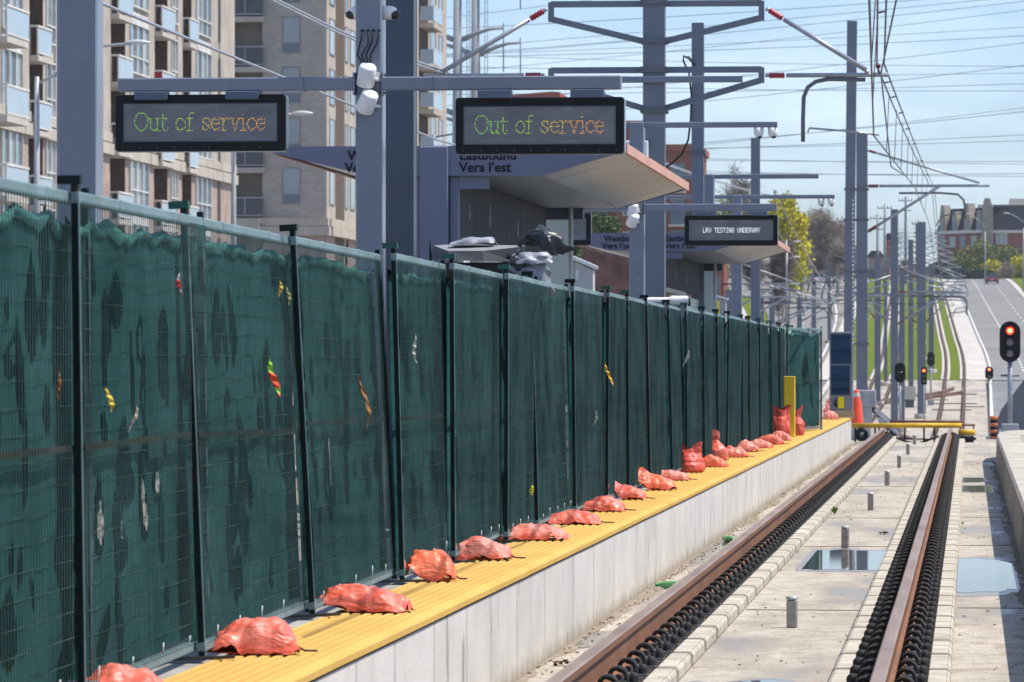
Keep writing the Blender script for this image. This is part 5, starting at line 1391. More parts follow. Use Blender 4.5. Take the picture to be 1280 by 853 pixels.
cB=[cn(-6.72,14,2.77),cn(-6.68,33.2,2.77),cn(-6.68,60,2.80),cn(-6.8,110,3.6),cn(-6.7,168,4.6)]
mB=[cn(-6.9,24,3.95),cn(-6.85,33.2,3.80),cn(-6.62,60,3.68),cn(-6.7,168,5.8)]
wire('contact_wire',cB+farc(-6.7,6.0),.014,'contact wire of the left track crossing in front of the apartment blocks',gw2,'galv',n=4)
wire('messenger_wire',mB+farc(-6.7,7.1),.014,'messenger wire pair of the left track in front of the brown brick block, upper strand',gw2,'galv',sag=.20,n=8)
wire('messenger_wire',[(x+.03,y,z-.045) for (x,y,z) in mB]+farc(-6.6,7.0),.012,'messenger wire pair of the left track in front of the brown brick block, lower strand',gw2,'galv',sag=.20,n=8)
# power lines crossing the sky
M['pline']=mat('power_line',(.12,.14,.17),.6)
PL=[((820,22),(1280,-8)),((820,48),(1280,4)),((300,82),(1280,-2.5)),((830,63),(1280,14)),((830,58),(1280,36)),((830,64),(1280,47)),((560,132),(1280,56)),((560,68),(1280,85)),((560,96),(1280,94)),((840,130),(1280,84)),((560,118),(1280,107)),((820,108),(1280,115)),((870,182),(1280,137)),((870,178),(1280,142)),((560,195),(1280,171)),((560,187),(1280,178)),((860,200),(1280,204)),((860,197),(1280,207)),((890,215),(1280,219)),((890,212),(1280,222)),((540,20),(700,1)),((540,66),(830,45)),((560,82),(830,90))]
wd=['first','second','third','fourth','fifth','sixth','seventh','eighth','ninth','tenth','eleventh','twelfth','thirteenth','fourteenth','fifteenth','sixteenth','seventeenth','eighteenth','nineteenth','twentieth','twenty first','twenty second','twenty third']
for i,((xa,ya),(xb,yb)) in enumerate(PL):
    Y=480+ (i*37)%160
    k=(yb-ya)/(xb-xa); xs=(xa-260 if xa<700 else 480) ; 
    a=P(xs,ya+k*(xs-xa),Y+6); b=P(1400,yb+k*120,Y-6)
    if i in (20,21,22): b=P(xb+60,yb,Y)
    n=14; pts=[]
    for j in range(n+1):
        t=j/n; p=a.lerp(b,t); p.z-= (.45+.06*(i%4))*4*t*(1-t)-.4; pts.append(p)
    mb=MB(); mb.tube(pts,.030,4); tag(mb.build('power_line',M['pline']),'%s thin power line crossing the sky, counted downward'%wd[i],'wire','power lines across the sky')
# tall transmission poles behind the brown block
M['tpole']=mat('transmission_pole',(.27,.29,.30),.6,0,.08,.3)
for (px,Y,lb,py1,py2) in ((572,430,'left tall transmission pole with curved arms behind the blocks',50,150),(594.5,440,'right tall transmission pole with curved arms behind the blocks',68,165)):
    x=X(px,Y); zb=zt(Y)-1; root=empty('transmission_pole',(x,Y,zb),0,lb,'utility pole','tall transmission poles')
    top=P(px,-40,Y).z-zb
    mb=MB(); mb.tube([(0,0,0),(0,0,top)],[.62,.36],14); mb.build('shaft',M['tpole'],root)
    for pz in (py1,py1-95,py1+92):
        z=P(px,pz,Y).z-zb
        for s in (-1,1):
            mb=MB(); mb.tube([(s*.4,0,z),(s*1.6,0,z+.55),(s*2.9,0,z+.95),(s*4.2,0,z+1.05)],[.26,.2,.15,.11],8); mb.build('arm',M['tpole'],root)
            mb=MB(); mb.tube([(s*4.15,0,z+1.5),(s*4.15,0,z-2.9)],.06,6); mb.build('insulator_string',M['pline'],root)
    mb=MB(); 
    for s in (.85,1.1): mb.tube([(s,0,2),(s,0,top)],.03,4)
    for i in range(40): mb.tube([(.85,0,2+i*top/42),(1.1,0,2+i*top/42)],.02,4)
    mb.build('climbing_ladder',M['pline'],root)
# ------------------------------------------------------------------ track barrier
M['ypipe']=mat('barrier_yellow',(.72,.43,.03),.5,0,.18,3)
M['rust']=mat('rust_steel',(.20,.10,.06),.7,0,.2,8)
Yb=104.6; zb=CZ-(532-453)/F*Yb
root=empty('track_barrier',(-1.2,Yb,0),0,'yellow pipe barrier on black legs lying across both rails','barrier')
mb=MB(); mb.tube([(X(1064,Yb)+1.2,0,zb),(X(1202,Yb)+1.2,0,zb+.005)],.053,12); mb.build('pipe',M['ypipe'],root)
mb=MB(); mb.tube([(X(1112,Yb)+1.2,.5,zb+.085),(X(1204,Yb)+1.2,.5,zb+.08)],.030,8); mb.build('rear_rod',M['rust'],root)
for px in (1069,1094,1131,1155,1168):
    mb=MB(); x=X(px,Yb)+1.2; mb.box(x-.02,-.02,.0,x+.02,.02,zb-.05); mb.build('leg',M['black'],root)
mb=MB(); x=X(1077,Yb)+1.2; mb.lathe([(.001,-.05),(.13,-.05),(.15,-.03),(.15,.03),(.13,.05),(.001,.05)],(x,-.06,.165),18,axis='y'); mb.build('wheel',M['black'],root)
mb=MB(); mb.lathe([(.001,-.06),(.05,-.06),(.05,.0)],(x,-.06,.165),12,axis='y'); mb.build('hub',M['galv_d'],root)
for pts in (((1120,548),(1133,553),(1147,556),(1160,551),(1174,546)),((1080,551),(1092,556),(1103,550),(1110,545))):
    mb=MB(); mb.tube([(X(a,Yb)+1.2,-.1,CZ-(b-453)/F*Yb+.02) for a,b in pts],.025,8); mb.build('hose',M['black'],root)
mb=MB(); mb.box(X(1122,Yb)+1.2,-.05,.05,X(1165,Yb)+1.2,.0,.08); mb.build('base_rail',M['black'],root)
mb=MB(); x0,x1=X(1198,Yb)+1.2,X(1219,Yb)+1.2
mb.tube([(x0,-.2,.215),(x1,-.2,.215)],.065,12); mb.build('end_pipe',M['ypipe'],root)
mb=MB(); mb.tube([(x0,.1,.37),(x1,.1,.37)],.022,8); mb.box(x1-.05,.08,.21,x1-.02,.12,.37); mb.build('end_rod',M['rust'],root)
mb=MB(); mb.box(x0+.02,-.3,0,x1-.03,.0,.14); mb.box(x0+.08,-.34,.05,x1+.02,-.3,.11); mb.build('end_block',M['black'],root,bevel=.01)
# switch machine clutter and grey cabinet left of the barrier
root=empty('switch_cabinet',(X(1081,112),112,zt(112)),0,'small pale grey cabinet with lever arms behind the traffic cone','cabinet')
mb=MB(); w=.26; mb.box(-w,-.2,.75,w,.2,1.15); mb.build('box',M['galv'],root,bevel=.02)
mb=MB(); mb.box(-.17,-.15,0,.17,.15,.75); mb.build('pedestal',M['galv'],root)
mb=MB(); mb.bar((.2,0,.72),(.72,.3,.12),.2,.10); mb.bar((.3,-.1,.5),(.8,.1,.05),.05,.05); mb.bar((.38,.1,.62),(.86,.3,.2),.05,.05); mb.build('lever_arm',M['galv'],root)
mb=MB()
for i in range(6): mb.tube([(.30+.08*i,.05,.60-.09*i),(.36+.08*i,-.1,.36-.07*i),(.30+.09*i,-.1,.1)],.02,6)
mb.build('hydraulic_hoses',M['black'],root)
Yq=325; root=empty('switch_cabinet',(X(1137,Yq),Yq,zt(Yq)),0,'pale box on a short stand at the foot of a grey pole beyond the barrier','cabinet')
mb=MB(); mb.box(-.42,-.3,.55,.42,.3,1.45); mb.build('box',mat('cabinet_beige',(.55,.53,.43),.6),root); mb=MB(); mb.box(-.3,-.2,0,.3,.2,.55); mb.build('stand',M['steel_d'],root)
# ------------------------------------------------------------------ cone
M['cone']=mat('cone_orange',(.85,.075,.02),.45,0,.08,4); M['refl']=mat('cone_band',(.55,.47,.44),.4)
Yc=110; c=P(1071,531,Yc); zc=zt(Yc); H=CZ-(487-453)/F*Yc-zc
zc+=.30; H-=.30
mb=MB(); mb.box(-2.95,108.2,0,-2.20,112,.299); tag(mb.build('concrete_pad',M['kerb'],bevel=.02),'low concrete pad under the traffic cone at the platform end','pad')
root=empty('traffic_cone',(c.x,Yc,zc),0,'tall orange traffic cone standing beside the platform end','traffic cone')
mb=MB(); mb.lathe([(.155,.04),(.108,H*.60),(.060,H*.90),(.042,H*.97),(.030,H),(.001,H)],(0,0,0),22); mb.build('cone_body',M['cone'],root)
mb=MB(); mb.lathe([(.066,H*.80),(.0685,H*.82),(.056,H*.90),(.0525,H*.91)],(0,0,0),22); mb.xf(lambda p:Vector((p.x*1.16,p.y*1.16,p.z))); mb.build('band',M['refl'],root)
mb=MB(); mb.box(-.22,-.22,0,.22,.22,.045); mb.build('base',M['black'],root,bevel=.02)
# ------------------------------------------------------------------ signals
M['lampred']=mat('signal_red_lit',(.8,.05,.02),.3,emis=(1.0,.035,.015),estr=1.3)
M['lampcore']=mat('signal_red_core',(.9,.3,.1),.3,emis=(1.0,.33,.13),estr=2.6)
M['lampoff']=mat('signal_lamp_off',(.22,.20,.20),.25,0,.1,10)
M['redglow']=mat('signal_hood_glow',(.22,.012,.012),.5)  # hood of the lit lamp coloured red, its glow painted in
M['sigback']=mat('signal_black',(.010,.010,.012),.5,0,.15,4)
def signal(px,py,Y,w,h,base_z,label,lamps=3,lit=True,capsule=True,back=False,group='railway signals beyond the barrier'):
    c=P(px,py,Y); root=empty('railway_signal',(c.x,Y,base_z),0,label,'signal',group)
    zc=c.z-base_z; r=w/2
    pts=[]
    if capsule:
        for a in range(0,181,15): pts.append((r*math.cos(R(a)),zc+h/2-r+r*math.sin(R(a))))
        for a in range(180,361,15): pts.append((r*math.cos(R(a)),zc-h/2+r+r*math.sin(R(a))))
    else: pts=[(r,zc-h/2),(r,zc+h/2),(-r,zc+h/2),(-r,zc-h/2)]
    mb=MB(); mb.prism(pts,-.02,.02,'xz'); mb.box(-r*.62,.02,zc-h*.40,r*.62,.22,zc+h*.40); mb.build('backboard',M['sigback'],root)
    mb=MB(); mb.tube([(0,.12,0),(0,.12,zc-h*.30)],w*.115,12); mb.build('mast',M['galv'],root)
    mb=MB(); mb.box(-w*.42,-.02,0,w*.42,.30,w*.75); mb.build('base_box',M['galv'],root,bevel=.02)
    mb=MB(); mb.tube([(-w*.45,.12,zc-h*.82),(w*.45,.12,zc-h*.82)],w*.06,6); mb.build('bracket',M['galv_d'],root)
    if back:
        mb=MB(); mb.tube([(-r*.4,-.03,zc),(r*.5,-.03,zc+.02)],.02,6); mb.build('rear_handle',M['galv_d'],root); return root
    for i in range(lamps):
        z=zc+h*.27-i*h*(.54/max(1,lamps-1)) if lamps>1 else zc
        if not capsule: z=zc+h*.30-i*h*.29
        rr=r*.40 if capsule else r*.62
        on=lit and i==0
        mb=MB(); mb.lathe([(.001,-.045),(rr*.6,-.042),(rr,-.03),(rr,-.02)],(0,0,z),18,axis='y')
        mb.build('lamp',M['lampred'] if on else M['lampoff'],root)
        if on:
            mb=MB(); mb.lathe([(.001,-.056),(rr*.38,-.052),(rr*.62,-.0425)],(0,0,z),14,axis='y'); mb.build('lamp_core',M['lampcore'],root)
        mb=MB(); n=12
        for k in range(n):
            a,b=R(-20+220*k/n),R(-20+220*(k+1)/n); q=rr*1.22
            mb.face([(q*math.cos(a),-.02,z+q*math.sin(a)),(q*math.cos(b),-.02,z+q*math.sin(b)),(q*math.cos(b),-.16,z+q*math.sin(b)),(q*math.cos(a),-.16,z+q*math.sin(a))])
        mb.build('lamp_hood',M['redglow'] if on else M['sigback'],root,fixn=False)
    return root
signal(1262.5,427.5,116,.50,.99,zt(116),'large black capsule signal with red light at the right edge')
signal(1236.5,466.5,235,.40,.64,zt(235),'small two lamp signal showing red beside the pale kerb',2)
signal(1155,470,185,.22,.66,zt(185),'slim three lamp signal showing red in the middle of the tracks',3,True,False)
signal(1125,466,150,.34,.62,zt(150),'black capsule signal back seen from behind, next to the broad flat topped pole',2,False,True,True)
signal(1163.5,449,330,.52,.98,zt(330),'black capsule signal back standing before the grass',2,False,True,True)
# channelizer drum
M['drum']=mat('drum_orange',(.62,.19,.09),.6)
Yr=134; root=empty('traffic_drum',(X(1242.5,Yr),Yr,zt(Yr)),0,'orange and black striped channelizer post below the small two lamp signal','channelizer')
for i in range(7):
    mb=MB(); z=.02+i*.095; mb.lathe([(.001,z),(.115,z),(.112,z+.093),(.001,z+.093)],(0,0,0),16); mb.build('stripe_band',M['drum'] if i%2==0 else M['black'],root)
# added dark sloping wall standing in for a shadow behind the big signal
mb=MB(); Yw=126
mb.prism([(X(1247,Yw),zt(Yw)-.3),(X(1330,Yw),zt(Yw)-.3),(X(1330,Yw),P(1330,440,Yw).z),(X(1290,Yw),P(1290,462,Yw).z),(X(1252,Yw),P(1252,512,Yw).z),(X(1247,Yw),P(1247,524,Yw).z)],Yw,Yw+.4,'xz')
tag(mb.build('shadow_wall',mat('shadow_wall_grey',(.15,.155,.165),.85,0,.12,1,bump=.3,bs=10)),'dark grey sloping stand-in for a shadow behind the large signal at the right edge','wall')
# ------------------------------------------------------------------ buildings
M['stucco']=mat('beige_stucco',(.43,.38,.325),.85,0,.09,.7,bump=.2,bs=20)
M['pinkbr']=mat('pink_brick',(.40,.305,.26),.85,0,.12,1.5,bump=.3,bs=25)
M['brownbr']=mat('brown_brick',(.155,.115,.095),.9,0,.18,4,bump=.3,bs=25)
M['cornice']=mat('cornice_stone',(.47,.425,.36),.8,0,.09,.8)
M['slabw']=mat('balcony_slab',(.50,.46,.41),.8,0,.06,1)
M['winfr']=mat('window_frame_white',(.62,.60,.55),.6)
M['winfd']=mat('window_frame_grey',(.25,.23,.21),.6)
M['pane']=glass_mat('window_pane',(.17,.22,.26),.08)
M['curt']=glass_mat('curtained_pane',(.36,.40,.40),.15)
M['railglass']=glass_mat('balcony_glass',(.36,.44,.50),.12)
M['redpan']=mat('red_balcony_panel',(.36,.03,.04),.5)
def brick_mat(name,c1,c2,mort,scale=6):
    m=bpy.data.materials.new(name); m.use_nodes=True; nt=m.node_tree; L=nt.links; b=nt.nodes['Principled BSDF']
    tc=N(nt,'ShaderNodeTexCoord'); mp=N(nt,'ShaderNodeMapping'); mp.inputs['Rotation'].default_value=(math.pi/2,0,0); L.new(tc.outputs['Object'],mp.inputs['Vector'])
    br=N(nt,'ShaderNodeTexBrick'); br.inputs['Scale'].default_value=1; br.inputs['Brick Width'].default_value=.42; br.inputs['Row Height'].default_value=.16; br.inputs['Mortar Size'].default_value=.014
    br.inputs['Color1'].default_value=(*c1,1); br.inputs['Color2'].default_value=(*c2,1); br.inputs['Mortar'].default_value=(*mort,1); L.new(mp.outputs[0],br.inputs['Vector'])
    n=N(nt,'ShaderNodeTexNoise'); n.inputs['Scale'].default_value=.5; n.inputs['Detail'].default_value=6; L.new(tc.outputs['Object'],n.inputs['Vector'])
    mr=N(nt,'ShaderNodeMapRange'); mr.inputs['To Min'].default_value=.8; mr.inputs['To Max'].default_value=1.2; L.new(n.outputs['Fac'],mr.inputs['Value'])
    sc=N(nt,'ShaderNodeVectorMath',operation='SCALE'); L.new(br.outputs['Color'],sc.inputs[0]); L.new(mr.outputs[0],sc.inputs['Scale']); L.new(sc.outputs[0],b.inputs['Base Color']); b.inputs['Roughness'].default_value=.9; b.inputs['Specular IOR Level'].default_value=0
    return m
M['greybr']=brick_mat('taupe_brick',(.36,.31,.26),(.42,.365,.31),(.36,.32,.28))
M['taupestone']=mat('taupe_stone',(.44,.385,.315),.8,0,.06,1)
FXB=-35.0
def yb(px): return None
root=empty('apartment_building',(FXB,190,0),0,'beige apartment block with balconies and light blue glass railings at the left edge','apartment building')
O=-Vector(root.location)
def part(mb,name,m,parent=root,off=None,bevel=0):
    if not mb.v: return None
    o_=off if off is not None else O
    mb.xf(lambda p:p+o_); return mb.build(name,m,parent,bevel=bevel)
FL=[2.1+2.8*k for k in range(0,10)]
def fbox(mb,y0,y1,z0,z1,p0,p1,mi=0): mb.box(FXB+p0,y0,z0,FXB+p1,y1,z1,mi)
segs=[(-70,-45,'bay'),(-45,-38,'pil'),(-38,-10,'rec'),(-10,-1,'pil'),(-1,26,'bay'),(26,35,'pil'),(35,52,'rec'),(52,55,'pil'),(55,68,'win'),(68,80,'pil'),(80,96,'rec'),(96,118,'bay'),(118,137,'pil'),(137,155,'rec'),(155,160,'pil'),(160,184,'bay'),(184,192,'pil'),(192,208,'rec'),(208,212,'pil'),(212,221,'win'),(221,227,'pil'),(227,238,'rec'),(238,243,'pil'),(243,262,'bay'),(262,271,'pil'),(271,274,'slit'),(274,292,'pil')]
ZT=27.3
walls=MB(); pink=MB(); rec=MB(); cor=MB()
for (a,b,t) in segs:
    y0,y1=Yof(a,FXB),Yof(b,FXB)
    if t=='pil':
        pr=.05
        fbox(walls,y0,y1,10.66,ZT,-6,pr); fbox(pink,y0,y1,0,10.2,-6,pr-.03); fbox(cor,y0-.12,y1+.12,10.2,10.65,-5.9,pr+.16); fbox(cor,y0-.08,y1+.08,10.72,11.1,-5.9,pr+.09)
    elif t in('bay','win','slit'):
        d=.12 if t=='bay' else .10
        fbox(walls,y0,y1,10.66,ZT,-6,d-.12); fbox(pink,y0,y1,0,10.2,-6,d-.12); fbox(cor,y0+.01,y1-.01,10.2,10.65,-5.9,.19); fbox(cor,y0+.01,y1-.01,10.72,11.05,-5.9,.13)
    else:
        fbox(rec,y0,y1,0,ZT,-6,-1.5); fbox(rec,y1-.03,y1-.001,0,ZT-.01,-1.499,.045)
part(walls,'wall',M['stucco']); part(pink,'lower_wall',M['pinkbr']); part(rec,'recess_wall',M['brownbr']); part(cor,'cornice',M['cornice'])
mb=MB(); fbox(mb,Yof(-70,FXB)+.2,Yof(292,FXB)-.2,ZT+.0,ZT+.5,-20,.5); part(mb,'roof',M['cornice'])
mb=MB(); fbox(mb,Yof(-70,FXB)+.3,Yof(292,FXB)-.3,0,ZT-.01,-20,-6.01); part(mb,'rear_block',M['stucco'])
rw=random.Random(4)
for (a,b,t) in segs:
    y0,y1=Yof(a,FXB),Yof(b,FXB)
    for k,z in enumerate(FL[:-1]):
        if not (1<=k<=7): continue
        if t in('bay','win','slit'):
            base=.0 if t=='bay' else -.02
            ya,yb_=y0+.12,y1-.12; za,zb=z+.62,z+2.62
            n=3 if t=='bay' else (2 if t=='win' else 1)
            mb=MB(); fw=.06
            if t!='slit':
                fbox(mb,ya,yb_,zb,zb+.07,base,base+.12); fbox(mb,ya,yb_,za-.06,za,base,base+.14); fbox(mb,ya,yb_,za+.62,za+.68,base,base+.10)
            for i in range(n+1):
                yy=ya+(yb_-ya)*i/n; fbox(mb,yy-fw/2,yy+fw/2,za,zb,base,base+.11)
            if t=='bay': 
                for i in range(n): 
                    q0=ya+(yb_-ya)*i/n+fw/2; q1=ya+(yb_-ya)*(i+1)/n-fw/2; fbox(mb,q0,q1,zb+.08,z+3.15,base,base+.07)
            f=part(mb,'window',M['winfr'] if t!='slit' else M['winfd'])
            for i in range(n):
                mb=MB(); q0=ya+(yb_-ya)*i/n+fw/2; q1=ya+(yb_-ya)*(i+1)/n-fw/2
                fbox(mb,q0,q1,za,zb,base+.005,base+.03); part(mb,'pane',M['curt'] if rw.random()<.35 else M['pane'],f)
        elif t=='rec':
            s=MB(); pj=1.35 if a==-38 else .40; fbox(s,y0-.05,y1-.04,z-.30,z-.10,-1.45,pj); bl=part(s,'balcony',M['slabw'])
            mb=MB(); fbox(mb,y0+.02,y1+.05,z+.03,z+.92,pj-.05,pj-.02)
            part(mb,'railing_glass',M['railglass'] if not(a in(192,) and k==5) else M['railglass'],bl)
            mb=MB(); fbox(mb,y0-.04,y1+.06,z+.95,z+1.03,pj-.08,pj+.01); fbox(mb,y0-.04,y1+.06,z-.03,z+.03,pj-.08,pj+.01); fbox(mb,y0-.05,y0+.03,z-.1,z+1.0,pj-.07,pj)
            fbox(mb,y0-.04,y0+.02,z+.95,z+1.03,-1.4,pj-.08)
            for i in range(7): fbox(mb,y0-.03,y0+.01,z-.08,z+.95,-1.35+i*(pj+1.25)/7,-1.32+i*(pj+1.25)/7)
            part(mb,'handrail',M['winfr'],bl)
            if a==192 and k==4:
                mb=MB(); fbox(mb,y0-.075,y0-.052,z+.05,z+.95,-.6,.38); part(mb,'red_panel',M['redpan'],bl)
            mb=MB(); fbox(mb,y0+.5,y1-.15,z-.05,z+2.1,-1.49,-1.44); part(mb,'balcony_door',M['pane'],bl)
# brown brick block
LX2=-36.3
Y2=Yof(406,LX2)
root2=empty('apartment_building',(LX2,Y2,0),0,'taupe brick apartment tower with stacked windows behind the near grey posts','apartment building')
O2=-Vector(root2.location)
def p2(mb,name,m,parent=root2): return part(mb,name,m,parent,O2)
Y2b=Yof(520,LX2); Y2c=Yof(556.5,LX2)
ZT2=34
x_l=X(284,Y2)-6; xr1,xr2=X(289,Y2),X(328,Y2)   # recess columns on the front
mb=MB(); mb.box(xr2,Y2,9.4,LX2,Y2+1.19,ZT2); mb.box(x_l,Y2,9.4,xr1,Y2+1.19,ZT2); mb.box(x_l,Y2+1.2,0,LX2-.02,Y2c-.01,ZT2-.02); p2(mb,'wall',M['greybr'])
mb=MB(); mb.box(xr2,Y2-.02,0,LX2,Y2+1.19,8.9); mb.box(x_l,Y2-.02,0,xr1,Y2+1.19,8.9); p2(mb,'lower_wall',M['pinkbr'])
mb=MB()
mb.box(xr2-.1,Y2-.35,8.9,LX2+.3,Y2+.5,9.42); mb.box(xr2-.05,Y2-.25,9.45,LX2+.22,Y2+.5,9.9); mb.box(x_l,Y2-.35,8.9,xr1,Y2+.5,9.9); mb.box(xr1,Y2-.55,8.9,xr2-.1,Y2+.3,9.85)
p2(mb,'cornice',M['taupestone'])
for k in range(0,8):
    z=10.05+2.85*k
    f=MB(); s=MB(); s.box(xr1-.08,Y2-.35,z-.45,xr2+.18,Y2+1.15,z-.15); bl=p2(s,'balcony',M['taupestone'])
    s=MB(); s.box(xr1,Y2-.30,z+.0,xr2+.06,Y2-.27,z+.95); p2(s,'railing_glass',M['sidepan'],bl)
    s=MB(); s.box(xr1-.02,Y2-.33,z+.95,xr2+.1,Y2-.24,z+1.03); s.box(xr1-.02,Y2-.33,z-.05,xr2+.1,Y2-.24,z+.02); s.box(xr1+.8,Y2-.33,z,xr1+.86,Y2-.26,z+1); p2(s,'handrail',M['galv'],bl)
    s=MB(); s.box(xr1+.05,Y2+2.0,z-.1,xr2-.05,Y2+2.05,z+2.0); p2(s,'balcony_door',M['pane'] if k%2 else M['curt'],bl)
    xa,xb=X(354,Y2),X(374.5,Y2); za=10.75+2.85*k
    w=MB(); 
    w.box(xa-.06,Y2-.03,za-.06,xb+.06,Y2+.03,za); w.box(xa-.06,Y2-.03,za+1.95,xb+.06,Y2+.03,za+2.01); w.box(xa-.06,Y2-.03,za,xa,Y2+.03,za+1.95); w.box(xb,Y2-.03,za,xb+.06,Y2+.03,za+1.95); w.box(xa,Y2-.03,za+.45,xb,Y2+.02,za+.51); w.box((xa+xb)/2-.03,Y2-.03,za,(xa+xb)/2+.03,Y2+.02,za+.45)
    wf=p2(w,'window',M['winfd'])
    w=MB(); w.box(xa,Y2-.012,za+.51,xb,Y2-.002,za+1.95); p2(w,'pane',M['curt'],wf)
    w=MB(); w.box(xa,Y2-.012,za,xb,Y2-.002,za+.45); p2(w,'pane',M['pane'],wf)
# lit street face of the brown block with narrow windows
side=MB(); 
mb=MB(); mb.box(LX2,Y2+.05,9.4,LX2+.10,Y2c,ZT2); p2(mb,'street_wall',M['stucco'])
mb=MB(); mb.box(LX2,Y2+.05,0,LX2+.08,Y2c,8.9); p2(mb,'street_lower_wall',M['pinkbr'])
mb=MB(); mb.box(LX2-.1,Y2+.5,8.9,LX2+.42,Y2c,9.42); mb.box(LX2-.1,Y2+.5,9.45,LX2+.32,Y2c,9.9); mb.box(LX2-.2,Y2b+3,28.5,LX2+.5,Y2c,29.4); p2(mb,'street_cornice',M['taupestone'])
cols=[(411.5,418,'n'),(419.5,430,'b'),(431,434.5,'n'),(437.5,443.5,'n'),(449,458,'n'),(462,474,'b'),(478,484,'n'),(500,508,'n'),(512,519,'n'),(523.5,535,'b'),(537.5,544,'n'),(548,552.5,'n')]
for (a,b,t) in cols:
    y0,y1=Yof(a,LX2+.1),Yof(b,LX2+.1)
    if t=='b':
        mb=MB(); mb.box(LX2+.10,y0,0,LX2+.12,y1,ZT2); p2(mb,'brick_bay',M['brownbr'])
    for k in range(0,8):
        if t=='n':
            za=10.75+2.85*k
            w=MB(); w.box(LX2+.101,y0,za-.05,LX2+.16,y1,za); w.box(LX2+.101,y0,za+1.95,LX2+.16,y1,za+2.0); w.box(LX2+.101,y0,za,LX2+.15,y0+.08,za+1.95); w.box(LX2+.101,y1-.08,za,LX2+.15,y1,za+1.95)
            wf=p2(w,'window',M['winfd'])
            w=MB(); w.box(LX2+.102,y0+.08,za,LX2+.125,y1-.08,za+1.95); p2(w,'pane',M['pane'] if k%3 else M['curt'],wf)
        elif a>520:
            z=10.05+2.85*k
            s=MB(); s.box(LX2+.13,y0,z-.45,LX2+1.1,y1,z-.15); bl=p2(s,'balcony',M['taupestone'])
            s=MB(); s.box(LX2+1.05,y0+.03,z,LX2+1.08,y1-.03,z+.95); s.box(LX2+.2,y0-.02,z,LX2+1.05,y0+.0,z+.95); p2(s,'railing_glass',M['railglass'],bl)
            s=MB(); s.box(LX2+1.02,y0-.02,z+.95,LX2+1.1,y1+.02,z+1.03); p2(s,'handrail',M['winfr'],bl)
# red apartment building behind the canopies
M['redbr']=brick_mat('dull_red_brick',(.23,.085,.06),(.27,.10,.07),(.22,.11,.085))
M['redroof']=mat('red_parapet',(.30,.11,.075),.8,0,.1,1)
Yr_=420; 
def blk(pxa,pxb,top,base_z,Y,depth,m,lb,cols,floors,roofm='redroof',z0f=None,fh=3.0):
    xa,xb=X(pxa,Y),X(pxb,Y); zt_=P(pxa,top,Y).z
    r=empty('apartment_building',(xa,Y,base_z),0,lb,'apartment building'); o=-Vector(r.location)
    mb=MB(); mb.box(xa,Y,base_z,xb,Y+depth,zt_-.6); part(mb,'wall',M[m],r,o)
    mb=MB(); mb.box(xa-.25,Y-.25,zt_-.6,xb+.25,Y+depth+.25,zt_); part(mb,'parapet',M[roofm],r,o)
    for (ca,cb,t) in cols:
        x0,x1=X(ca,Y),X(cb,Y)
        for k in range(floors):
            z=zt_-1.2-fh*(k+1)
            if z<base_z: break
            if t=='b':
                s=MB(); s.box(x0-.1,Y-1.2,z-.2,x1+.1,Y-.01,z); bl=part(s,'balcony',M['slabw'],r,o)
                s=MB(); s.box(x0,Y-.06,z+.02,x1,Y-.012,z+fh-.5); part(s,'balcony_door',M['pane'],bl,o)
                s=MB(); s.box(x0-.1,Y-1.2,z+.95,x1+.1,Y-1.14,z+1.05)
                for i in range(9): xx=x0-.1+(x1-x0+.2)*i/8; s.box(xx-.03,Y-1.19,z,xx+.03,Y-1.15,z+.95)
                part(s,'railing',M['steel_d'],bl,o)
            else:
                w=MB(); w.box(x0-.1,Y-.08,z+.8,x1+.1,Y-.01,z+.88); w.box(x0-.1,Y-.08,z+2.3,x1+.1,Y-.01,z+2.38); w.box(x0-.1,Y-.08,z+.88,x0,Y-.01,z+2.3); w.box(x1,Y-.08,z+.88,x1+.1,Y-.01,z+2.3); wf=part(w,'window',M['winfr'],r,o)
                w=MB(); w.box(x0,Y-.04,z+.88,x1,Y-.012,z+2.3); part(w,'pane',M['pane'],wf,o)
    return r
blk(770,871,181,-1,430,16,'redbr','dull red brick block with dark balconies right of the nearer canopy tip',((780,796,'w'),(804,826,'b'),(838,856,'b')),8)
blk(612,806,152,-1,446,20,'redbr','taller dull red brick block peeking above the right out of service display',((640,660,'w'),(700,720,'w'),(740,757,'w'),(775,790,'w')),9)
mb=MB(); xa,xb=X(636,452),X(700,452); z=P(640,119,452).z-.0
mb.prism([(xa,z-2),(xa,z),(xb-.8,z+.32),(xb,z+.25),(xb,z-2)],452,464,'xz')
tag(mb.build('roof_penthouse',M['redroof']),'sloping brown red rooftop block seen between the right display hangers','rooftop')
# low brick terrace and wall at the platform background
mb=MB(); xa,xb=X(728,210),X(800,210); mb.box(xa,210,-2,xb,213,P(750,311,210).z)
tag(mb.build('brick_wall',mat('mauve_brick',(.19,.105,.095),.9,0,.22,1.2,speck=.5,speckcol=(.10,.06,.055),specks=3)),'mauve brown brick wall below the far westbound fascia','wall')
mb=MB(); xa,xb=X(818,300),X(905,300); mb.box(xa,300,-2,xb,304,P(850,330,300).z)
tag(mb.build('brick_wall',M['redbr']),'dull red brick wall behind the far shelter columns','wall')
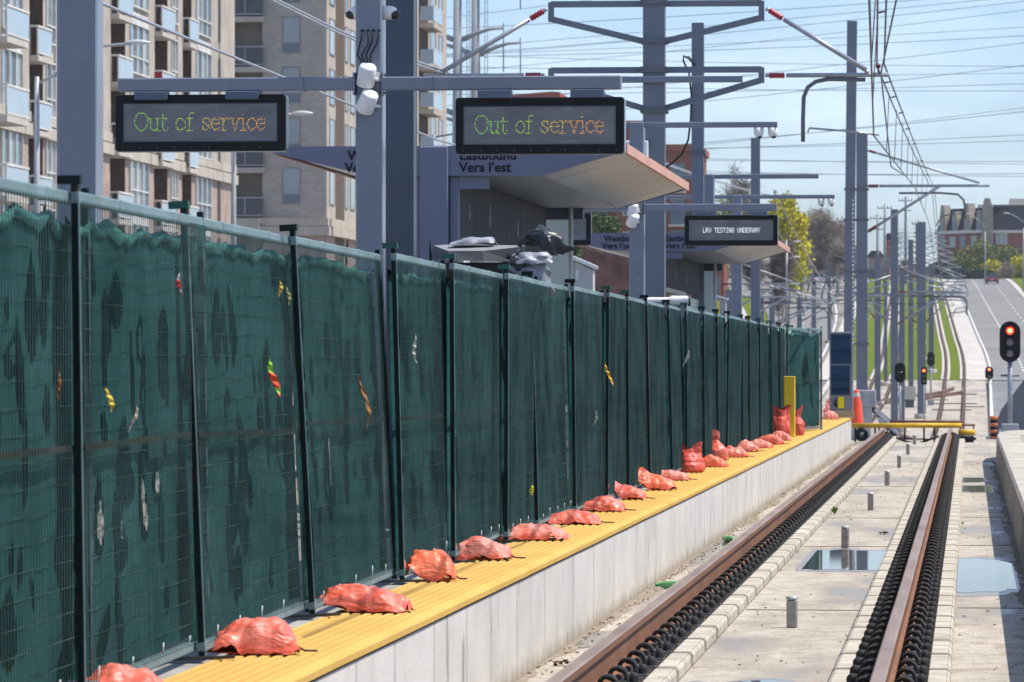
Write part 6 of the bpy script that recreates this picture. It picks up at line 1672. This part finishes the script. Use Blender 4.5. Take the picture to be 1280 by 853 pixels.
# ------------------------------------------------------------------ townhouses on the hill
M['slate']=mat('dark_slate_roof',(.014,.017,.024),.9,0,.2,.8,spec=.1,bump=.3,bs=6)
M['tbrick']=brick_mat('town_brick',(.25,.085,.065),(.29,.10,.075),(.24,.13,.10))
M['gable']=mat('gable_stone',(.33,.285,.23),.8,0,.10,.6)
Yt=770; base=zt(770)
xA=X(1236,Yt); root3=empty('townhouse_row',(xA,Yt,base),0,'red brick townhouse row with steep dark roof and stone gables on the hill','townhouses')
O3=-Vector(root3.location)
def p3(mb,name,m,parent=root3): return part(mb,name,m,parent,O3)
ze=P(1236,288,Yt).z; zr=P(1236,256,Yt).z
# wing runs away from (xA,Yt) to (xL,YL)
xL=X(1172,779.5); YL=779.5
d=(Vector((xL,YL,0))-Vector((xA,Yt,0))); Ln=d.length; d.normalize(); nrm=Vector((d.y,-d.x,0))
if nrm.y>0: nrm=-nrm
W=lambda s,o,z: Vector((xA,Yt,0))+d*s+nrm*o+Vector((0,0,z))
mb=MB()
mb.face([W(0,0,base-4),W(Ln,0,base-4),W(Ln,0,ze),W(0,0,ze)]); mb.face([W(Ln,0,base-4),W(Ln,-10,base-4),W(Ln,-10,ze),W(Ln,0,ze)])
mb.box(xA,Yt,base-4,xA+26,Yt+14,ze-.02)
p3(mb,'wall',M['tbrick'])
mb=MB()
rb=1.0
mb.face([W(0,.35,ze),W(Ln,.35,ze),W(Ln-1,-rb,zr-.4),W(0,-rb,zr-.4)]); mb.face([W(Ln,.35,ze),W(Ln,-10,ze),W(Ln-1,-8,zr-.4),W(Ln-1,-rb,zr-.4)]); mb.face([W(0,-rb,zr-.4),W(Ln-1,-rb,zr-.4),W(Ln-1,-9,zr-.3),W(0,-9,zr-.3)])
mb.face([(xA,Yt-.3,ze),(xA+26,Yt-.3,ze),(xA+26,Yt+2.6,zr),(xA+.8,Yt+2.6,zr)]); mb.face([(xA,Yt-.3,ze),(xA+.8,Yt+2.6,zr),(xA+.8,Yt+12,zr),(xA,Yt+14,ze)]); mb.face([(xA+.8,Yt+2.6,zr),(xA+26,Yt+2.6,zr),(xA+26,Yt+12,zr),(xA+.8,Yt+12,zr)])
p3(mb,'roof',M['slate'])
mb=MB(); mb.bar(W(0,.45,ze-.15),W(Ln,.45,ze-.15),.3,.5); mb.box(xA,Yt-.5,ze-.45,xA+26,Yt-.31,ze-.02); p3(mb,'eave',M['winfr'])
H=zr-ze
for (f,hh,wd_) in ((.15,.80,.6),(.38,1.08,.75),(.62,.78,.6),(.86,1.04,.7)):
    s=Ln*f; mb=MB(); a=s-wd_; b=s+wd_
    prof=[(a,ze-.4),(b,ze-.4),(b,ze+H*.50),(s+.35,ze+H*hh),(s-.35,ze+H*hh),(a,ze+H*.50)]
    f0=[W(x,.5,z) for x,z in prof]; f1=[W(x,-.9,z) for x,z in prof]
    mb.face(f0); 
    for i in range(len(prof)): j=(i+1)%len(prof); mb.face([f0[i],f0[j],f1[j],f1[i]])
    g=p3(mb,'gable',M['gable'])
    mb=MB(); mb.face([W(s-.5,.55,ze+.3),W(s+.5,.55,ze+.3),W(s+.5,.55,ze+H*.38),W(s-.5,.55,ze+H*.38)]); p3(mb,'gable_window',M['pane'],g)
mb=MB(); mb.box(xA-1.1,Yt-.7,ze-6,xA+.7,Yt+2,zr-.8); mb.prism([(xA-1.1,zr-.8),(xA+.7,zr-.8),(xA+.2,zr+1.0),(xA-.7,zr+1.0)],Yt-.7,Yt+2,'xz'); p3(mb,'corner_gable',M['gable'])
for (a,b) in ((1246,1258),(1284,1298)):
    x0,x1=X(a,Yt),X(b,Yt); za,zb=P(1250,304.5,Yt).z,P(1250,293,Yt).z
    w=MB(); w.box(x0-.15,Yt-.12,za-.15,x1+.15,Yt-.01,za); w.box(x0-.15,Yt-.12,zb,x1+.15,Yt-.01,zb+.15); w.box(x0-.15,Yt-.12,za,x0,Yt-.01,zb); w.box(x1,Yt-.12,za,x1+.15,Yt-.01,zb); w.box((x0+x1)/2-.06,Yt-.12,za,(x0+x1)/2+.06,Yt-.01,zb); f=p3(w,'window',M['winfr'])
    w=MB(); w.box(x0,Yt-.06,za,x1,Yt-.012,zb); p3(w,'pane',M['curt'],f)
for f in (.10,.28,.50,.70,.90):
    s=Ln*f; mb=MB(); mb.face([W(s-.7,.06,ze-2.6),W(s+.7,.06,ze-2.6),W(s+.7,.06,ze-.8),W(s-.7,.06,ze-.8)]); p3(mb,'window',M['curt'] if f in(.28,.7) else M['pane'])
mb=MB(); x0=X(1262,Yt-8); mb.box(x0,Yt-8,base-2,x0+8,Yt-1,P(1265,312,Yt-8).z); p3(mb,'porch',M['tbrick'])
mb=MB(); mb.prism([(x0-.5,P(1265,312,Yt-8).z),(x0+9,P(1265,312,Yt-8).z),(x0+9,P(1265,304,Yt-8).z)],Yt-8.5,Yt-1,'xz'); p3(mb,'porch_roof',M['gable'])
Yv=900; mb=MB(); mb.box(X(1222,Yv),Yv,zt(Yv),X(1330,Yv),Yv+20,P(1240,256,Yv).z); mb.box(X(1262,Yv),Yv+2,P(1240,256,Yv).z,X(1330,Yv),Yv+18,P(1270,248,Yv).z)
tag(mb.build('flat_building',mat('pale_render',(.52,.47,.40),.8,0,.05,.2)),'pale flat roofed building peeking above the dark townhouse roof','building')
for (pa,pb,tp,Y,c,lb) in ((1106,1122,300,860,(.30,.09,.07),'small red building far off between the poles'),(1030,1062,318,880,(.33,.30,.28),'low pale building far off left of the tallest pole'),(1085,1104,322,870,(.40,.33,.28),'low tan building far off right of the cantilever pole')):
    xa,xb=X(pa,Y),X(pb,Y); root=empty('far_building',((xa+xb)/2,Y,zt(Y)),0,lb,'building'); h=P(pa,tp,Y).z-zt(Y); w=(xb-xa)/2
    mb=MB(); mb.box(-w,0,-2,w,8,h); mb.build('wall',mat('far_wall',c,.85,0,.08,.5),root)
    mb=MB(); mb.prism([(-w-.3,h),(w+.3,h),(w*.6,h+1.2),(-w*.6,h+1.2)],-.3,8.3,'xz'); mb.build('roof',M['slate'],root)
    mb=MB(); [mb.box(-w+w*.5*i+.3,-.05,h*.3,-w+w*.5*i+w*.3+.3,-.01,h*.6) for i in range(4)]; mb.build('window_strip',M['pane'],root)
# ------------------------------------------------------------------ trees
def leafmat(n,c,c2): return mat(n,c,.7,0,.3,.9,col2=c2,detail=3)
M['bark']=mat('bark',(.10,.085,.07),.9,0,.2,4)
M['twig']=mat('bare_twigs',(.23,.19,.16),.9,0,.25,1)
M['twig2']=mat('bare_twigs_dark',(.15,.125,.105),.9,0,.25,1)
M['lf_y']=leafmat('leaf_yellow_green',(.56,.48,.02),(.42,.38,.02))
M['lf_g']=leafmat('leaf_green',(.07,.13,.03),(.035,.075,.018))
M['lf_o']=leafmat('leaf_olive',(.21,.23,.05),(.11,.14,.035))
M['lf_d']=leafmat('leaf_dark',(.03,.05,.03),(.018,.03,.02))
def tree(px,py_top,px_w,Y,base,label,leaf=None,nleaf=2500,ls=.35,twig='twig',bare=False,group=None,name='tree',low=.25,seed=1):
    x=X(px,Y); top=P(px,py_top,Y).z; zb=base; Hh=top-zb; rad=px_w/2*Y/F
    rg=random.Random(seed*17+3)
    root=empty(name,(x,Y,zb),0,label,'tree' if name!='shrub' else 'shrub',group)
    mb=MB(); tips=[]
    def grow(p,d,l,r,dep):
        q=p+d*l*.55+Vector((rg.gauss(0,.05),rg.gauss(0,.05),0))*l; e=q+(d+Vector((rg.gauss(0,.2),rg.gauss(0,.2),.08))).normalized()*l*.5
        mb.tube([p,q,e],[r,r*.8,r*.6],5 if dep<2 else 4,0,cap=False)
        if dep>=(5 if bare else 3) or r<.008: tips.append(e); return
        for k in range(3 if dep<3 else (3 if bare else 2)):
            a=rg.random()*6.28; sp=rg.uniform(.35,.8)
            v=d.orthogonal().normalized(); w=d.cross(v); nd=(d+ (v*math.cos(a)+w*math.sin(a))*sp+Vector((0,0,.12))).normalized()
            nd.x*=max(.5,rad/(Hh*.35)); nd.normalize()
            grow(e if k else q,nd,l*rg.uniform(.62,.82),r*.58,dep+1)
        tips.append(e)
    if name!='shrub':
        grow(Vector((0,0,-.3)),Vector((0,0,1)),Hh*.30,max(.10,Hh*.016),0)
        mxz=max(t.z for t in tips); mxr=max(max(abs(t.x),abs(t.y)) for t in tips)
        sx=rad/mxr; sz=Hh/mxz
        mb.xf(lambda p:Vector((p.x*sx,p.y*sx,p.z*sz)))
        tips=[Vector((t.x*sx,t.y*sx,t.z*sz)) for t in tips]
        mb.build('trunk',M['bark'] if not bare else M[twig],root,fixn=False)
    lm=MB()
    if name=='shrub':
        for i in range(nleaf):
            a=rg.random()*6.28; u=rg.uniform(-1,1); rr=rg.random()**.35
            p=Vector((math.cos(a)*math.sqrt(1-u*u)*rad*rr,math.sin(a)*math.sqrt(1-u*u)*rad*.8*rr,Hh*(.48+.52*u*rr)))
            k=1+.35*mnoise.noise(p*.55+Vector((seed,0,0)))+.2*mnoise.noise(p*1.6)
            p=Vector((p.x*k,p.y*k,p.z*(.7+.3*k))); s=ls*rg.uniform(.5,1.3)
            n=Vector((rg.gauss(0,1),rg.gauss(0,1),rg.gauss(.4,1))).normalized(); v=n.orthogonal().normalized(); w=n.cross(v)
            lm.face([p-v*s*.5,p+w*s*.35,p+v*s*.5,p-w*s*.35])
    elif leaf:
        for i in range(nleaf):
            t=tips[rg.randrange(len(tips))]
            c=Vector((rg.gauss(0,1),rg.gauss(0,1),rg.gauss(0,.8)))*(rad*.20)
            p=t+c
            if p.z<Hh*low: continue
            s=ls*rg.uniform(.5,1.3); n=Vector((rg.gauss(0,1),rg.gauss(0,1),rg.gauss(.4,1))).normalized(); v=n.orthogonal().normalized(); w=n.cross(v)
            lm.face([p-v*s*.5,p+w*s*.35,p+v*s*.5,p-w*s*.35])
    else:
        for i in range(nleaf):
            t=tips[rg.randrange(len(tips))]; d=Vector((rg.gauss(0,.8),rg.gauss(0,.8),rg.gauss(.5,.6))).normalized()
            l=ls*rg.uniform(1.2,3.2); w=d.orthogonal().normalized()*.034
            p=t+Vector((rg.gauss(0,1),rg.gauss(0,1),rg.gauss(0,1)))*rad*.06
            lm.face([p-w,p+w,p+d*l])
    if lm.v: lm.build('crown',M[leaf] if leaf else M[twig],root,fixn=False)
    return root
gt='trees along the far left road'
tree(986,254,62,500,zt(500)-.5,'yellow green spring tree behind the testing underway display','lf_y',30000,.36,group=gt,seed=2,low=.22)
tree(1000,300,50,520,zt(520)-.5,'lower yellow green tree foot beside the left road','lf_y',1400,.4,group=gt,seed=21,low=.3)
tree(1028,266,82,600,zt(600)-1,'large bare brown tree left of the tallest pole',None,5200,.55,bare=True,group=gt,seed=4)
tree(1048,280,60,640,zt(640)-1,'smaller bare brown tree touching the tallest pole',None,3800,.5,bare=True,group=gt,seed=6)
tree(1006,285,60,610,zt(610)-1,'dark bare tree behind the yellow green one','',3600,.5,'twig2',True,gt,seed=8)
tree(922,212,96,520,zt(520)-1,'wide bare tree rising behind the two bare poles',None,4800,.5,'twig2',True,gt,seed=9)
tree(898,240,70,500,zt(500)-1,'bare tree with first green buds left of the bare poles','lf_o',1500,.3,'twig2',True,gt,seed=11)
tree(948,268,70,480,zt(480)-1,'dense dark bare tree below the yellow green crown',None,4200,.5,'twig2',True,gt,seed=12)
for k_,(px_,tp_,w_,Y_,lb_) in enumerate(((905,268,90,560,'pale brown bare tree behind the far shelter roof'),(1012,272,90,660,'pale brown bare tree filling the gap right of the yellow green crown'),(1042,292,70,680,'low pale bare tree at the foot of the tallest pole'),(890,290,80,540,'low bare tree behind the far shelter columns'))):
    tree(px_,tp_,w_,Y_,zt(Y_)-1,lb_,None,5200,.6,bare=True,group=gt,seed=51+k_)
tree(975,300,60,455,zt(455)-1,'brown hedge like bare tree at the verge left of the far left road',None,3600,.45,'twig2',True,gt,seed=13)
tree(752,272,66,330,-1.2,'dark green leafy tree above the far westbound fascia','lf_g',4200,.34,group='leafy trees behind the canopies',seed=14)
tree(716,282,50,340,-1.2,'dark green leafy tree left of its twin above the far westbound fascia','lf_g',3000,.34,group='leafy trees behind the canopies',seed=15)
tree(870,262,40,400,zt(400)-1,'small dark leafy tree between the far shelter posts','lf_g',2000,.3,group='leafy trees behind the canopies',seed=16)
tree(1265,330,30,735,zt(735)-1,'small bare tree in front of the townhouse porch',None,900,.4,bare=True,seed=17)
gs='shrubs before the townhouses'
for i,(px,tp,w,Y,lf,lb) in enumerate(((1203,312,40,748,'lf_o','olive shrub at the left end of the townhouse row'),(1228,300,46,752,'lf_o','tallest olive shrub behind the street lamp foot'),(1256,306,44,750,'lf_o','wide olive shrub right of the street lamp foot'),(1281,318,40,747,'lf_y','yellow green shrub at the right edge before the townhouses'),(1240,326,30,744,'lf_y','small bright yellow green shrub low before the olive ones'),(1196,332,30,742,'lf_d','dark low shrub at the road side left of the red car'),(1222,336,40,741,'lf_d','dark low shrub directly behind the red car'),(1180,322,24,760,'lf_d','dark tall shrub at the left corner of the townhouses'))):
    tree(px,tp,w,Y,zt(Y)-.6,lb,lf,2600,.42,name='shrub',group=gs,seed=30+i)
# distant wood along the horizon
mb=MB(); rg=random.Random(8)
for i in range(9000):
    x=rg.uniform(-150,60); Y=rg.uniform(930,1000); b=5.0+3.0*mnoise.noise(Vector((x*.05,0,3)))+1.5*mnoise.noise(Vector((x*.3,1,3)))
    p=Vector((x,Y,zt(Y)+rg.random()**.8*b)); s=rg.uniform(.4,1.0); n=Vector((rg.gauss(0,1),rg.gauss(0,1),rg.gauss(0,1))).normalized(); v=n.orthogonal().normalized(); w=n.cross(v)
    mb.face([p-v*s,p+w*s*.6,p+v*s,p-w*s*.6])
o=mb.build('distant_wood',M['twig'],fixn=False); o['kind']='stuff'; o['label']='hazy brown line of far trees on the horizon'
# ------------------------------------------------------------------ cars
M['carred']=mat('car_paint_red',(.26,.02,.035),.25,.2,.03,1,coat=.6); M['cardark']=mat('car_paint_dark',(.02,.022,.028),.25,.2,.03,1,coat=.6)
M['carsil']=mat('car_paint_silver',(.42,.43,.45),.25,.3,.03,1,coat=.6); M['carwhite']=mat('car_paint_white',(.70,.71,.72),.25,0,.03,1,coat=.6)
M['carglass']=glass_mat('car_glass',(.03,.045,.055),.05); M['tail']=mat('tail_lamp',(.45,.015,.02),.2); M['plate']=mat('number_plate',(.6,.6,.62),.5)
def car(x,Y,rz,m,label,h=1.45,l=4.5,w=1.8,suv=False,group='cars on the far roads',road=None):
    root=empty('car',(x,Y,zt(Y)+.01),rz,label,'car',group)
    # local: y forward
    mb=MB(); sh=.55*h+.05
    prof=[(-l/2,.30),(-l/2-.03,.55),(-l/2+.05,sh),(-l/2+.5,sh+.06),(l/2-1.2,sh+.02),(l/2-.2,sh-.14),(l/2,.55),(l/2-.03,.28)]
    n=[(y,z) for y,z in prof]
    secs=[(-w/2,0.0,.06),(-w/2+.05,0,0),(w/2-.05,0,0),(w/2,0,.06)]
    rows=[]
    for (xx,a,ins) in secs: rows.append([(xx,y*(1-ins*.25),z-(ins*.6 if z>.5 else 0)) for y,z in n])
    for a,b in zip(rows,rows[1:]):
        for i in range(len(n)): j=(i+1)%len(n); mb.face([a[i],a[j],b[j],b[i]])
    mb.face(rows[0]); mb.face(rows[-1][::-1]); mb.build('body',M[m],root,bevel=.02)
    c=[(-l/2+(.12 if suv else .45),sh+.02),(-l/2+(.35 if suv else .95),h),(.35,h),(l/2-1.55,sh+.0)]
    mb=MB(); t=.16
    for q in range(3):
        (ya,za),(yb,zb)=c[q],c[q+1]; wa=w/2-.06-(t if za>sh+.1 else 0); wb=w/2-.06-(t if zb>sh+.1 else 0)
        mb.face([(-wa,ya,za),(wa,ya,za),(wb,yb,zb),(-wb,yb,zb)],1 if q==1 else 0)
    for s in (-1,1): mb.face([(s*(w/2-.06-(t if z>sh+.1 else 0)),y,z) for y,z in c],0)
    mb.build('cabin',[M['carglass'],M[m]],root)
    for sx in (-1,1):
        for sy in (-1,1):
            o=MB(); o.lathe([(.001,-.1),(.24,-.1),(.32,-.08),(.32,.08),(.24,.1),(.001,.1)],(sx*(w/2-.12),sy*l*.30,.32),16,axis='x'); o.build('wheel',M['rubber'],root)
        o=MB(); o.box(sx*(w/2-.08),-l/2-.045,sh-.22,sx*(w/2-.45),-l/2-.0,sh-.04); o.build('tail_light',M['tail'],root)
    o=MB(); o.box(-.26,-l/2-.05,.5,.26,-l/2-.02,.62); o.build('number_plate',M['plate'],root)
    o=MB(); o.box(-w/2+.06,-l/2-.06,.26,w/2-.06,-l/2+.05,.42); o.build('bumper',M['sigback'],root)
    return root
car(X(1240.5,690),690,R(-1),'carred','red hatchback driving uphill on the right road')
car(X(1090,722),722,R(2),'cardark','dark car with red tail lights between the grey poles',1.55,4.5,1.85,True)
car(X(1004,690),690,R(60),'carsil','silver car leftmost on the far left road',1.45)
car(X(1020,694),694,R(75),'carwhite','white car in the middle of the far left road')
car(X(1034,700),700,R(170),'cardark','dark car facing us on the far left road left of the tallest pole',1.5)
car(X(1047,705),705,R(175),'carsil','silver car facing us nearest the tallest pole',1.45)
# ------------------------------------------------------------------ street lamps
M['lampm']=mat('lamp_pole_grey',(.36,.37,.37),.5,.2,.06,2); M['lamph']=mat('lamp_head',(.50,.51,.52),.4,.1,.05,3)
def lamp(px,Y,py_top,heads,label,pole=True,zb=None,s=1.0,group='street lamps along the roads'):
    x=X(px,Y); zb=zt(Y)-.1 if zb is None else zb
    root=empty('street_lamp',(x,Y,zb),0,label,'street lamp',group)
    top=P(px,py_top,Y).z-zb
    mb=MB(); mb.tube([(0,0,0),(0,0,top*.5),(0,0,top)],[.13*s,.11*s,.08*s],10); mb.build('pole',M['lampm'],root)
    for (hx,hy,sy) in heads:
        q=P(hx,hy,Y); dx=q.x-x; dz=q.z-zb; st=P(px,sy,Y).z-zb
        mb=MB(); mb.tube([(0,0,st),(dx*.35,0,st+(dz-st)*.55),(dx*.7,0,st+(dz-st)*.9),(dx*.9,0,dz)],.045*s,7); mb.build('arm',M['lampm'],root)
        sg=1 if dx>0 else -1; L=.85*s
        mb=MB()
        def fn(u,v):
            t=2*math.pi*v; r=math.sin(math.pi*min(.97,max(.03,u)))**.6
            return (dx+sg*(u-.5)*L,.17*s*r*math.cos(t),dz+.03+.11*s*r*math.sin(t)*(1 if math.sin(t)>0 else .6))
        mb.grid(10,10,fn,0,True,wrap_v=True); mb.build('lamp_head',M['lamph'],root)
    return root
lamp(1231.5,700,290,((1210,268,286),),'street lamp with its arm reaching left before the townhouses')
lamp(1279.5,640,285,((1258,267,278),),'street lamp at the right edge with its head before the dark roof')
lamp(46,150,96,((83,92,106),),'street lamp whose arm passes behind the nearest grey post at the far left',zb=0)
lamp(105,148,40,((172,55,61),),'street lamp with white head appearing right of the nearest grey post',zb=0,s=1.0)
lamp(292,185,118,((378,143,143),),'street lamp behind the left out of service display, head at its right side',zb=0)
lamp(999,560,262,((983,259,272),(1020,262,272)),'double armed street lamp at the left road')
lamp(983,450,300,((996,303,308),),'street lamp before the yellow green tree, upper of two heads')
lamp(983.5,440,312,((995,322,324),),'street lamp before the yellow green tree, lower of two heads')
mb=MB(); x=X(969,600); 
root=empty('utility_pole',(x,600,zt(600)),0,'dark utility pole with lamp brackets above the testing underway display','utility pole')
mb.tube([(0,0,0),(0,0,P(969,238,600).z-zt(600))],.2,8); mb.build('pole',M['pline'],root); mb=MB(); z=P(969,243,600).z-zt(600); mb.tube([(-1.2,0,z-.2),(1.2,0,z-.2)],.08,6); mb.box(-1.5,-.1,z-.1,-.8,.1,z+.02); mb.box(.8,-.1,z-.1,1.5,.1,z+.02); mb.build('crossarm',M['pline'],root)
for i,(px,tp,Y,lb) in enumerate(((1097,268,640,'thin utility pole left of the broad flat topped pole'),(1106,255,650,'taller thin utility pole near the broad flat topped pole'),(1132,246,690,'tall dark utility pole right of the broad flat topped pole'),(1148,275,720,'short lattice like pole with equipment near the skyline'),(1047,272,620,'bluish utility pole just left of the tallest pole'))):
    x=X(px,Y); root=empty('utility_pole',(x,Y,zt(Y)),0,lb,'utility pole','utility poles on the skyline'); h=P(px,tp,Y).z-zt(Y)
    mb=MB(); mb.tube([(0,0,0),(0,0,h)],[.22,.14],8); mb.build('pole',M['tpole'] if i!=2 else M['pline'],root)
    mb=MB(); mb.bar((-1.0,0,h-.6),(1.0,0,h-.6),.12,.12); mb.bar((-.8,0,h-2.0),(.8,0,h-2.0),.12,.12); mb.build('crossarm',M['pline'],root)
    mb=MB(); 
    for s in (-.9,-.4,.4,.9): mb.tube([(s,0,h-.55),(s,0,h-.2)],.06,6)
    mb.build('insulators',M['tpole'],root)
# ------------------------------------------------------------------ light and sky
w=bpy.data.worlds.new('World'); scene.world=w; w.use_nodes=True; nt=w.node_tree; L=nt.links
bg=nt.nodes['Background']
SUN_EL=R(62); SUN_AZ=R(6)     # azimuth measured from +x toward +y
sd=Vector((math.cos(SUN_EL)*math.cos(SUN_AZ),math.cos(SUN_EL)*math.sin(SUN_AZ),math.sin(SUN_EL)))
sky=N(nt,'ShaderNodeTexSky',sky_type='NISHITA'); sky.sun_disc=False; sky.sun_elevation=SUN_EL; sky.sun_rotation=math.pi/2-SUN_AZ
sky.air_density=1.0; sky.dust_density=1.0; sky.ozone_density=1.0; sky.altitude=150
tc=N(nt,'ShaderNodeTexCoord'); mp=N(nt,'ShaderNodeMapping'); mp.inputs['Scale'].default_value=(14,14,60); L.new(tc.outputs['Generated'],mp.inputs['Vector'])
nz=N(nt,'ShaderNodeTexNoise'); nz.inputs['Scale'].default_value=1.0; nz.inputs['Detail'].default_value=6; nz.inputs['Roughness'].default_value=.55; L.new(mp.outputs[0],nz.inputs['Vector'])
rp=N(nt,'ShaderNodeValToRGB'); rp.color_ramp.elements[0].position=.42; rp.color_ramp.elements[1].position=.76; rp.color_ramp.elements[0].color=(0,0,0,1); rp.color_ramp.elements[1].color=(.60,.60,.60,1); L.new(nz.outputs['Fac'],rp.inputs[0])
mx=N(nt,'ShaderNodeMix',data_type='RGBA'); L.new(rp.outputs[0],mx.inputs['Factor']); L.new(sky.outputs[0],mx.inputs['A']); mx.inputs['B'].default_value=(8.6,8.4,7.6,1)
tint=N(nt,'ShaderNodeMix',data_type='RGBA',blend_type='MULTIPLY'); tint.inputs['Factor'].default_value=1; L.new(mx.outputs['Result'],tint.inputs['A']); tint.inputs['B'].default_value=(.75,.89,1.16,1)
L.new(tint.outputs['Result'],bg.inputs['Color']); bg.inputs['Strength'].default_value=.14
sl=bpy.data.lights.new('Sun','SUN'); so=bpy.data.objects.new('Sun',sl); COL.objects.link(so)
sl.energy=5.0; sl.angle=R(.53); sl.color=(1,.925,.81)
so.rotation_euler=(-sd).to_track_quat('-Z','Y').to_euler(); so.location=(30,0,60)
vs=scene.view_settings; vs.view_transform='Standard'; vs.look='None'; vs.exposure=.26; vs.gamma=1; vs.use_curve_mapping=False
scene.cycles.max_bounces=6; scene.cycles.diffuse_bounces=3; scene.cycles.glossy_bounces=3; scene.cycles.transmission_bounces=3
scene.cycles.use_denoising=True
for m in bpy.data.materials:
    if '_o' in m: del m['_o']

hb=MB(); hb.box(-560,-90,-4.6,560,1450,95)
hz=bpy.data.materials.new('haze_air'); hz.use_nodes=True; nt=hz.node_tree; nt.nodes.clear(); out=N(nt,'ShaderNodeOutputMaterial'); pv=N(nt,'ShaderNodeVolumePrincipled')
pv.inputs['Color'].default_value=(.86,.92,1,1); pv.inputs['Density'].default_value=.00011; pv.inputs['Anisotropy'].default_value=.2; nt.links.new(pv.outputs[0],out.inputs['Volume'])
hz=hb.build('haze',hz); hz['kind']='stuff'; hz['label']='thin bluish haze in the distant air'
scene.cycles.volume_bounces=0
